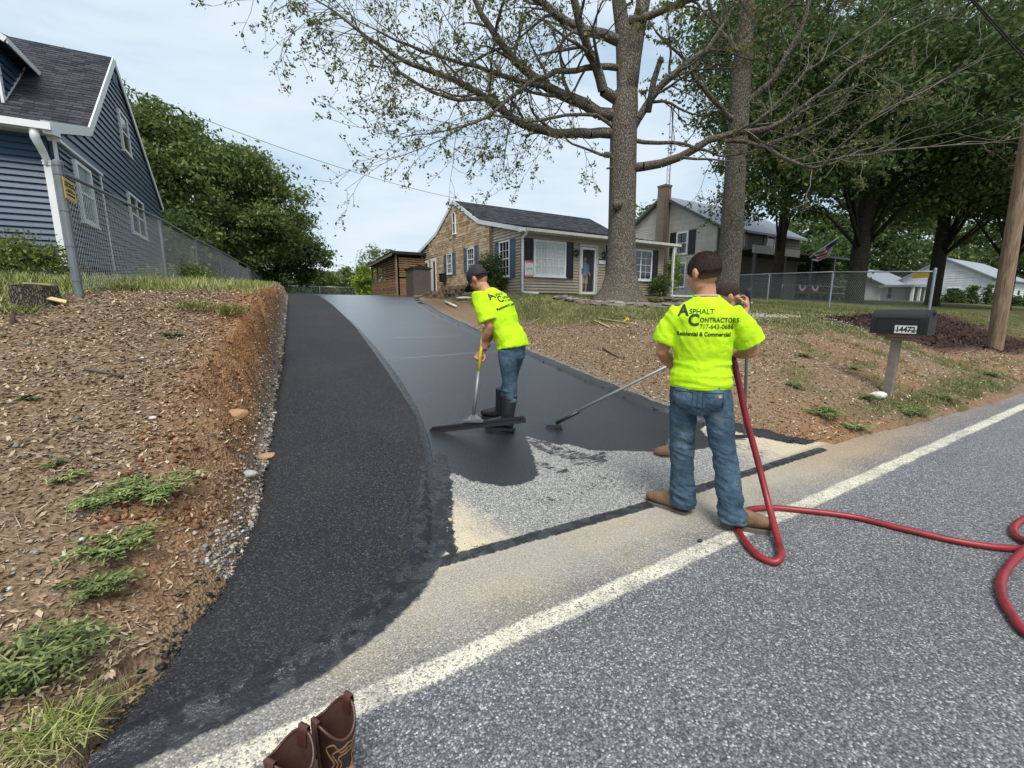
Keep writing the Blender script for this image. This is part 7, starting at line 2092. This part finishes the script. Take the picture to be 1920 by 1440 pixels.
S.append(limb_tube([chest.lerp(neckb, .6) + sd2 * .06, shF, shF.lerp(elF, .4), shF.lerp(elF, .80)], [.080, .080, .078, .088], 16))
shirt2 = fuse(S, .008, 3)
displace(shirt2, lambda co, no: .009 * (ridge(co[:, 0] * 7 + co[:, 2] * 6, co[:, 1] * 7, co[:, 2] * 5 - co[:, 0] * 7) - .5) + .005 * (fbm(co[:, 0] * 9, co[:, 1] * 9, co[:, 2] * 9) - .5))
so2 = link('shirt', shirt2, MAT_NEON, w2)
# back plane of the stooping torso
up2 = (neckb - hips).normalized(); bk = (-fd - up2 * (-fd).dot(up2)).normalized(); rt2 = up2.cross(bk) * -1
if rt2.dot(sd2) < 0: rt2 = -rt2
org = chest.lerp(neckb, .28) + rt2 * .005
project_text([('A', -.155, .050, .092, .003, .95), ('SPHALT', -.090, .060, .040, .0006, .95), ('C', -.095, -.008, .092, .003, .95), ('ONTRACTORS', -.030, .012, .037, .0006, .82), ('717-643-0686', -.028, -.026, .037, .0006, .84), ('Residential & Commercial', -.150, -.070, .033, .0012, .80)],
             shirt2, so2, org, rt2, up2, bk)
J = [ring_loft([(hips + Vector((0, 0, .08)), .152, .118, side), (hips, .158, .125, side), (hips + Vector((.0, 0, -.09)), .150, .120, side), (hips + Vector((0, 0, -.14)), .10, .08, side)], 16)]
for a, b, c in ((hN, knN, anN), (hF, knF, anF)):
    J.append(limb_tube([a, a.lerp(b, .25), a.lerp(b, .65), b, b.lerp(c, .2), b.lerp(c, .45)], [.090, .094, .078, .072, .072, .070], 16))
jn2 = fuse(J, .008, 3)
displace(jn2, lambda co, no: .010 * (.4 + smooth01((.5 - co[:, 2]) / .1)) * (ridge(co[:, 0] * 6, co[:, 1] * 6, co[:, 2] * 16) - .5))
link('jeans', jn2, MAT_DENIM, w2)
hb0 = Vector((.105, -.015, 0)); 
shoe((.125, -.02, 0), (-.17, .05, 0), .30, mat=MAT_RUBBER, solemat=MAT_RUBBER, parent=w2, shaft=(Vector((.085, .005, .36)), .066, .078), name='rubber_boot')
zf = float(ZD(3.95)) - M2.z
shoe((.06, .24, zf), (-.22, .34, zf + .01), .29, mat=MAT_RUBBER, solemat=MAT_RUBBER, parent=w2, shaft=(Vector((.015, .25, .38)), .064, .076), name='rubber_boot')

# squeegee in his hands
sq = thing('squeegee', 'wide black rubber squeegee with yellow and grey metal handle held by the stooping worker', 'squeegee', M2, -A2)
MAT_YEL = simple('yellow_handle', (.62, .47, .04), .5, var=.2, scale=20)
q = MB(); mid = pole_top.lerp(pole_bot, .44); top_ = pole_top + (pole_top - pole_bot) * .12
q.tube([top_, mid], .0155, 10); hdl = q.build('handle_grip', MAT_YEL, sq, smooth=True)
q = MB(); q.tube([mid + (pole_top - pole_bot) * .01, pole_bot], .0165, 10); q.build('handle', MAT_METALD, sq, smooth=True)
bl0, bl1 = Vector((-.717, .04, .030)), Vector((.265, -.02, .138))
# blade runs level over the sloping drive
def drv(v_): wv = Matrix.Rotation(-A2, 3, 'Z') @ v_ + M2; return float(ZD(wv.y)) - M2.z
bL, bR = Vector((-.69, -.14, 0)), Vector((.235, -.16, 0))
bL.z = .015; bR.z = .125
dirb = (bR - bL).normalized()
q = MB(); q.beam(bL + Vector((0, 0, .02)), bR + Vector((0, 0, .02)), .012, .05); q.build('rubber_blade', MAT_RUBBER, sq)
q = MB(); q.beam(bL.lerp(bR, .02) + Vector((0, 0, .05)), bR.lerp(bL, .02) + Vector((0, 0, .05)), .030, .022); q.build('blade_holder', MAT_SHUT, sq)
bc = bL.lerp(bR, .45) - Vector((0, 0, .04)); 
q = MB(); q.box(bc + Vector((0, 0, .112)), (.20, .055, .018), Matrix.Rotation(math.atan2(dirb.y, dirb.x), 3, 'Z'))
apx = pole_bot + (pole_top - pole_bot) * .06
for s_ in (-1, 1):
    a_ = bc + dirb * .085 * s_ + Vector((0, 0, .12)); b_ = bc + dirb * .02 * s_ + Vector((0, 0, .12))
    q.add([a_, b_, apx, apx + Vector((0, 0, .01)), a_ + Vector((.0, .004, 0)), b_ + Vector((0, .004, 0))], [[0, 1, 2, 3], [4, 3, 2, 5], [0, 4, 5, 1]])
q.tube([bc + Vector((0, 0, .11)), pole_bot + (pole_top - pole_bot) * .02], .02, 8)
q.build('bracket', simple('grey_bracket', (.13, .135, .135), .5, .4), sq)

# ================= third worker, mostly hidden behind the first
A3 = math.radians(54.68); M3 = Vector((3.43, 2.45, float(ZD(2.45))))
w3 = thing('person', 'third worker hidden behind the front worker, only short haired head and raised hand showing', 'person', M3, -A3)
hc3 = Vector((.190, .10, 1.50)); hp3, R3, T3_ = head_parts(hc3, math.radians(100), math.radians(-25), 0, 1.0)
hip3 = Vector((-.03, .07, .86)); ch3 = Vector((.10, .08, 1.2)); nb3 = Vector((.165, .09, 1.385))
body = hp3 + [ring_loft([(hip3 + Vector((0, 0, -.1)), .13, .11, (1, 0, 0)), (hip3, .135, .115, (1, 0, 0)), (ch3, .14, .115, (1, 0, 0)), (nb3 + Vector((-.02, 0, -.06)), .12, .09, (1, 0, 0)), (nb3, .055, .055, (1, 0, 0)), (hc3, .05, .05, (1, 0, 0))], 14)]
shr3 = nb3 + Vector((.05, -.14, -.08)); el3 = Vector((.24, -.02, 1.16)); wr3 = Vector((.345, .03, 1.40))
shl3 = nb3 + Vector((-.06, .14, -.1)); ell3 = Vector((-.0, .22, 1.05)); wl3 = Vector((-.14, .18, .93))
for a, b, c in ((shr3, el3, wr3), (shl3, ell3, wl3)):
    body.append(limb_tube([a.lerp(nb3, .4), a, a.lerp(b, .5), b, b.lerp(c, .35), b.lerp(c, .8), c], [.045, .05, .046, .04, .042, .033, .026], 12))
body += hand_parts(wr3, (-.05, .1, .9), (-.9, .2, .2), 1, 1.05, 1.15)
body += hand_parts(wl3, (-.6, .1, -.4), (.1, -.2, .9), 1, 1.0, 1.1)
kA, aA = Vector((-.10, .08, .48)), Vector((-.145, .05, .09)); kB, aB = Vector((-.07, .18, .48)), Vector((-.09, .22, .09))
for a, b, c in ((hip3 + Vector((-.07, 0, 0)), kA, aA), (hip3 + Vector((.07, 0, 0)), kB, aB)):
    body.append(limb_tube([a, a.lerp(b, .5), b, b.lerp(c, .35), b.lerp(c, .8), c], [.085, .07, .052, .054, .038, .034], 12))
link('body', fuse(body, .008, 3), MAT_SKIN, w3); eyes(w3, T3_, R3, 1.0)
cap_of(T3_, R3, 1.0, 0, .006, fn=lambda q: (q[:, 2] > -.02 + n_(q) + np.clip(q[:, 1], 0, 1) * .9) & (q[:, 1] < .075), name='hair', mat=MAT_HAIR, parent=w3)
S = [ring_loft([(hip3 + Vector((0, 0, -.02)), .155, .135, (1, 0, 0)), (ch3, .155, .13, (1, 0, 0)), (nb3 + Vector((-.02, 0, -.06)), .13, .11, (1, 0, 0)), (nb3 + Vector((0, 0, -.01)), .07, .065, (1, 0, 0))], 16),
     limb_tube([nb3 + Vector((-.0, -.05, -.09)), shr3, shr3.lerp(el3, .6)], [.07, .072, .072], 14), limb_tube([nb3 + Vector((0, .05, -.09)), shl3, shl3.lerp(ell3, .6)], [.07, .072, .072], 14)]
link('shirt', fuse(S, .009, 3), MAT_NEON, w3)
J = [ring_loft([(hip3 + Vector((0, 0, .06)), .14, .12, (1, 0, 0)), (hip3 + Vector((0, 0, -.05)), .148, .125, (1, 0, 0)), (hip3 + Vector((0, 0, -.12)), .1, .08, (1, 0, 0))], 14)]
for a, b, c in ((hip3 + Vector((-.07, 0, 0)), kA, aA), (hip3 + Vector((.07, 0, 0)), kB, aB)):
    J.append(limb_tube([a, a.lerp(b, .3), a.lerp(b, .7), b, b.lerp(c, .5), c + Vector((0, 0, .02))], [.088, .09, .078, .072, .072, .078], 14))
link('jeans', fuse(J, .009, 3), MAT_DENIML, w3)
shoe((-.115, .06, -.005), (-.38, -.02, 0), .22, mat=MAT_LEATHER, solemat=MAT_SOLE, parent=w3); shoe((-.06, .24, 0), (-.25, .30, 0), .20, mat=MAT_LEATHER, solemat=MAT_SOLE, parent=w3)
# his two tools
def W3(v_): return Matrix.Rotation(-A3, 3, 'Z') @ Vector(v_) + M3
br_ = W3((-.14, .14, .93)); bd = Vector((2.72, 3.56, float(ZD(3.56)) + .05))
bt = thing('brush_tool', 'sealer brush on a long grey metal pole reaching left from behind the front worker', 'brush', bd)
endp = br_ + (br_ - bd).normalized() * .32
q = MB(); q.tube([Vector((0, 0, .02)), endp - bd], .014, 8); q.build('handle', simple('grey_pole', (.30, .30, .29), .45, .5), bt, smooth=True)
q = MB(); q.tube([Vector((0, 0, .0)), (endp - bd) * .16], .019, 8); q.build('ferrule', MAT_RUBBER, bt, smooth=True)
q = MB(); db = Vector((.8526, -.5225, 0)); q.beam(db * -.10 + Vector((0, 0, -.03)), db * .05 + Vector((0, 0, -.03)), .03, .025)
for k in range(12): q.tube([db * (-.10 + .15 * k / 11) + Vector((0, 0, -.03)), db * (-.105 + .16 * k / 11) + Vector((rk.uniform(-.015, .015), -.03, -.052))], .008, 4)
q.build('brush_head', MAT_RUBBER, bt)
sqb = Vector((4.47, 2.58, float(ZD(2.58)) + .03)); hb = W3((.350, .04, 1.47))
s3 = thing('squeegee', 'second black squeegee standing behind the front worker, dark grip end raised in a hand', 'squeegee', sqb)
q = MB(); q.beam((-.36, .14, .01), (.03, -.02, .01), .02, .035); q.build('rubber_blade', MAT_RUBBER, s3)
q = MB(); q.tube([Vector((0, 0, .04)), hb - sqb], .014, 8); q.build('handle', MAT_METALD, s3, smooth=True)
q = MB(); dd = (hb - sqb).normalized(); q.tube([hb - sqb - dd * .10, hb - sqb + dd * .10], .019, 10); q.build('grip', MAT_SHUT, s3, smooth=True)

# ================= man in the doorway
M4 = Vector((13.42, 15.72, 1.98))
w4 = thing('person', 'bearded man in blue shirt and tan shorts standing inside the glass door', 'person', M4, math.radians(180))
hp4, R4, T4_ = head_parts((0, .02, 1.56), math.radians(-20), 0, 0, 1.05)
body = hp4 + [ring_loft([((0, 0, .82), .17, .13, (1, 0, 0)), ((0, .01, .98), .18, .15, (1, 0, 0)), ((0, 0, 1.2), .185, .13, (1, 0, 0)), ((0, 0, 1.34), .18, .11, (1, 0, 0)), ((0, 0, 1.39), .09, .08, (1, 0, 0)), ((0, .01, 1.48), .06, .06, (1, 0, 0))], 14)]
for s_ in (-1, 1):
    a, b, c = Vector((s_ * .19, 0, 1.32)), Vector((s_ * .26, -.02, 1.04)), Vector((s_ * .20, .16, .88))
    body.append(limb_tube([a * .7 + Vector((0, 0, .38)), a, a.lerp(b, .5), b, b.lerp(c, .5), c], [.05, .055, .05, .042, .038, .028], 10)); body += hand_parts(c, (-.3 * s_, .5, -.6), (-s_, 0, 0), s_, 1, .6)
    h_, k_, n2 = Vector((s_ * .09, 0, .85)), Vector((s_ * .10, .02, .46)), Vector((s_ * .10, 0, .09))
    body.append(limb_tube([h_, h_.lerp(k_, .5), k_, k_.lerp(n2, .35), n2], [.09, .075, .055, .057, .036], 10)); body.append(ell((s_ * .10, .06, .04), (.045, .12, .04)))
link('body', fuse(body, .011, 3), MAT_SKIN, w4)
cap_of(T4_, R4, 1.05, 0, .004, fn=lambda q: (q[:, 2] > .0 + np.clip(q[:, 1], 0, 1) * .9), name='hair', mat=MAT_HAIR, parent=w4, vox=.008)
link('beard', fuse([ell(T4_(0, .055, -.085), (.050, .042, .040), R4)], .009, 2), MAT_HAIR, w4)
S = [ring_loft([((0, .01, .86), .195, .160, (1, 0, 0)), ((0, .01, 1.0), .195, .165, (1, 0, 0)), ((0, 0, 1.2), .2, .145, (1, 0, 0)), ((0, 0, 1.34), .19, .12, (1, 0, 0)), ((0, 0, 1.41), .09, .08, (1, 0, 0))], 14)]
for s_ in (-1, 1): S.append(limb_tube([Vector((s_ * .1, 0, 1.32)), Vector((s_ * .19, 0, 1.31)), Vector((s_ * .24, -.01, 1.12))], [.07, .075, .075], 10))
link('shirt', fuse(S, .012, 3), simple('blue_shirt', (.13, .19, .36), .9), w4)
J = [ring_loft([((0, 0, .90), .18, .14, (1, 0, 0)), ((0, 0, .78), .18, .14, (1, 0, 0))], 12)]
for s_ in (-1, 1): J.append(limb_tube([Vector((s_ * .09, 0, .85)), Vector((s_ * .10, 0, .65)), Vector((s_ * .11, .01, .48))], [.10, .098, .098], 10))
link('shorts', fuse(J, .012, 3), simple('tan_shorts', (.42, .35, .24), .9), w4)

# ================= red hose
def catmull(pts, k=8):
    P = [Vector(p) for p in pts]; P = [P[0] * 2 - P[1]] + P + [P[-1] * 2 - P[-2]]; out = []
    for i in range(1, len(P) - 2):
        for j in range(k):
            t = j / k; out.append(.5 * ((2 * P[i]) + (P[i + 1] - P[i - 1]) * t + (2 * P[i - 1] - 5 * P[i] + 4 * P[i + 1] - P[i + 2]) * t * t + (3 * P[i] - P[i - 1] - 3 * P[i + 1] + P[i + 2]) * t ** 3))
    return out + [P[-2]]
hr = .021
Wm = lambda v_: Matrix.Rotation(-AZ, 3, 'Z') @ Vector(v_) + M0
def hz(px, py, D): return at_depth(px, py, D)
hose_pts = [Wm((-.12, .36, 1.06)), Wm((-.02, .37, 1.09)), Wm((.055, .31, 1.10)), hz(1384, 712, 3.02), hz(1398, 780, 2.98), hz(1420, 862, 2.90), hz(1441, 945, 2.75), hz(1458, 1010, 2.52),
            Vector((2.55, 1.19, .045)), Vector((2.475, 1.185, hr)), Vector((2.46, 1.27, hr)), Vector((2.53, 1.38, hr)), Vector((2.64, 1.50, hr)), Vector((2.80, 1.60, hr)), Vector((2.98, 1.64, hr)), Vector((3.15, 1.58, hr)), Vector((3.30, 1.44, hr)), Vector((3.50, 1.20, hr)), Vector((3.58, .95, hr)), Vector((3.68, .70, hr)), Vector((3.86, .50, hr)),
            Vector((4.2, .34, hr)), Vector((4.55, .26, hr)), Vector((4.78, .38, hr)), Vector((4.62, .54, hr)), Vector((4.32, .585, hr)), Vector((4.10, .555, hr)), Vector((4.0, .49, hr * 1.6)), Vector((3.97, .45, hr * 3)), Vector((3.80, .46, hr * 3)), Vector((3.48, .475, hr)), Vector((3.20, .44, hr)), Vector((2.98, .36, hr)), Vector((2.84, .27, hr)), Vector((2.8, .1, hr)), Vector((3.0, -.3, hr)), Vector((3.8, -.9, hr))]
hs = thing('red_hose', 'long red rubber hose from the front worker looping across the road', 'hose', (2.6, 1.3, 0))
ho = Vector((2.6, 1.3, 0))
m = NM('red_rubber'); MAT_HOSE = m.fin(m.mix(m.rng(m.noise(9, 5, .7), .45, .7), (.24, .016, .020), (.085, .016, .018)), .42, m.bump(m.noise(60, 3), .2, .003), spec=.45)
q = MB(); q.tube([p - ho for p in catmull(hose_pts, 8)], hr, 14); q.build('hose_line', MAT_HOSE, hs, smooth=True)
q = MB(); a_, b_ = hose_pts[2] - ho, hose_pts[3] - ho
q.tube([a_, a_.lerp(b_, .35)], hr * 1.3, 14); q.build('coupling', simple('hose_coupling', (.10, .03, .03), .5), hs, smooth=True)

# ================= pair of cowboy boots at the bottom of the photo
MAT_CB = simple('brown_leather', (.065, .024, .017), .38, var=.25, scale=18, bump=.15, spec=.5)
MAT_CBD = simple('dark_leather', (.022, .011, .008), .45, var=.25, scale=18, bump=.15, spec=.5)
MAT_LIN = simple('boot_lining', (.065, .032, .022), .7, var=.25, scale=22, bump=.2)
MAT_ST = simple('tan_stitching', (.20, .11, .05), .7)
MAT_TOE = simple('square_toe', (.24, .155, .09), .6, var=.2, scale=14, bump=.2)
def cowboy(pos, face, label, tag):
    """face: direction of the toe, radians from +X"""
    t = thing('cowboy_boot', label, 'boot', pos, face, 'pair of brown cowboy boots')
    n = 40; H = .285
    def rim(a):  # a=0 toe side; deep scallops front and back, high at the pull straps
        return H + .012 - .052 * abs(math.cos(a)) ** 1.8
    def pt(a, f, off=0.0):
        # f 0..1 from ankle (z=.09) to rim
        z = .085 + (rim(a) - .085) * f
        rx = np.interp(f, [0, .3, 1], [.050, .055, .066]) + off; ry = np.interp(f, [0, .3, 1], [.042, .045, .054]) + off
        ex = .7
        ca, sa = math.cos(a), math.sin(a)
        cr = 1 + .05 * math.sin(z * 90 + a * 2) * max(0, .4 - f)
        return Vector((rx * cr * math.copysign(abs(ca) ** .92, ca) - .012 * f, ry * cr * math.copysign(abs(sa) ** .92, sa), z))
    def shell(off, f0, f1, rev, nf=10):
        vs, fs = [], []
        for j in range(nf + 1):
            for k in range(n): vs.append(pt(2 * math.pi * k / n, f0 + (f1 - f0) * j / nf, off))
        for j in range(nf):
            for k in range(n): fs.append([j * n + k, j * n + (k + 1) % n, (j + 1) * n + (k + 1) % n, (j + 1) * n + k])
        return vs, fs
    q = MB(); q.add(*shell(0, 0, 1, 0)); q.build('shaft', MAT_CBD, t, smooth=True)
    q = MB(); q.add(*shell(-.005, 0, .995, 1)); q.build('lining', MAT_LIN, t, smooth=True)
    q = MB(); q.tube([pt(2 * math.pi * k / 60, 1.0, -.0025) for k in range(61)], .0045, 6, cap=False); q.build('rim_piping', MAT_CB, t, smooth=True)
    # side seams and pull straps
    for s_ in (-1, 1):
        a0 = s_ * math.pi / 2
        q = MB(); q.tube([pt(a0, f, .002) for f in np.linspace(.15, 1, 14)], .0055, 6); q.build('side_seam', MAT_CB, t, smooth=True)
        q = MB()
        w_ = .016
        path = [pt(a0, f, .006) for f in (.62, .75, .88, .98)]; top = pt(a0, 1, 0) + Vector((0, 0, .014)); inn = [pt(a0, f, -.010) for f in (.98, .88, .78)]
        path = path + [top + Vector((0, s_ * .004, 0)), top + Vector((0, -s_ * .006, .0))] + inn
        vs = []
        for p in path: vs += [p + Vector((-w_, 0, 0)), p + Vector((w_, 0, 0))]
        q.add(vs, [[2 * i, 2 * i + 1, 2 * i + 3, 2 * i + 2] for i in range(len(path) - 1)]); q.build('pull_strap', MAT_CB, t, smooth=True)
    # front and back decorative stitching
    for fb in (0, math.pi):
        q = MB()
        for k_, sc in enumerate((1.0, .72, .45)):
            for s_ in (-1, 1):
                pth = [(0, .90 - .10 * k_), (.35 * sc, .80 - .06 * k_), (.55 * sc, .88 - .10 * k_), (.85 * sc, .70 - .05 * k_), (.55 * sc, .48), (.75 * sc, .30), (.3 * sc, .16), (0, .28 - .06 * k_)]
                q.tube([pt(fb + s_ * u * 1.25, v_, .0018) for u, v_ in [(p[0], p[1]) for p in [tuple(x) for x in catmull([(a_, b__, 0) for a_, b__ in pth], 5)]]], .0022, 4)
        q.build('stitching', MAT_ST, t)
    fv = ring_loft([(Vector((-.062, 0, .055)), .036, .045, (0, 1, 0)), (Vector((-.03, 0, .075)), .043, .062, (0, 1, 0)), (Vector((.03, 0, .075)), .043, .060, (0, 1, 0)), (Vector((.09, 0, .055)), .047, .040, (0, 1, 0)), (Vector((.16, 0, .046)), .050, .030, (0, 1, 0)), (Vector((.205, 0, .040)), .044, .022, (0, 1, 0)), (Vector((.225, 0, .038)), .034, .014, (0, 1, 0))], 16)
    link('vamp', fuse([fv], .006, 2), MAT_TOE, t)
    q = MB(); poly = []
    for s_ in (1, -1):
        for x_ in (np.linspace(-.085, .238, 16) if s_ == 1 else np.linspace(.238, -.085, 16)):
            poly.append((x_, s_ * float(np.interp(x_, [-.085, -.06, .02, .11, .2, .238], [.020, .040, .034, .054, .050, .034]))))
    q.prism(poly, 2, .0, .018); q.prism([(-.085, -.034), (-.01, -.034), (-.01, .034), (-.085, .034)], 2, -.0, .03); q.build('sole', simple('leather_sole', (.10, .07, .05), .7) if 'leather_sole' not in bpy.data.materials else bpy.data.materials['leather_sole'], t)
    if tag:
        q = MB(); c_ = pt(math.pi * .97, .72, -.008); q.box(c_, (.002, .040, .030), Euler((0, .06, 0)).to_matrix()); lb = q.build('size_label', simple('label_dark', (.05, .05, .05), .8), t)
        q = MB()
        for k in range(5): q.box(c_ + Vector((.002, rk.uniform(-.004, .004), .010 - .005 * k)), (.001, .026, .0018))
        q.build('label_print', simple('label_grey', (.3, .3, .3), .8), lb)
    return t
pA = Vector((.085, 1.165, 0)); pB = Vector((-.035, 1.055, 0))
pA = Vector((.128, 1.222, 0)); pB = Vector((.005, 1.170, 0))
cowboy(pA, math.radians(114), 'right of two brown cowboy boots standing on the road, tan stitching on its shaft', False)
cowboy(pB, math.radians(126), 'left of two brown cowboy boots on the road, label inside its shaft', True)
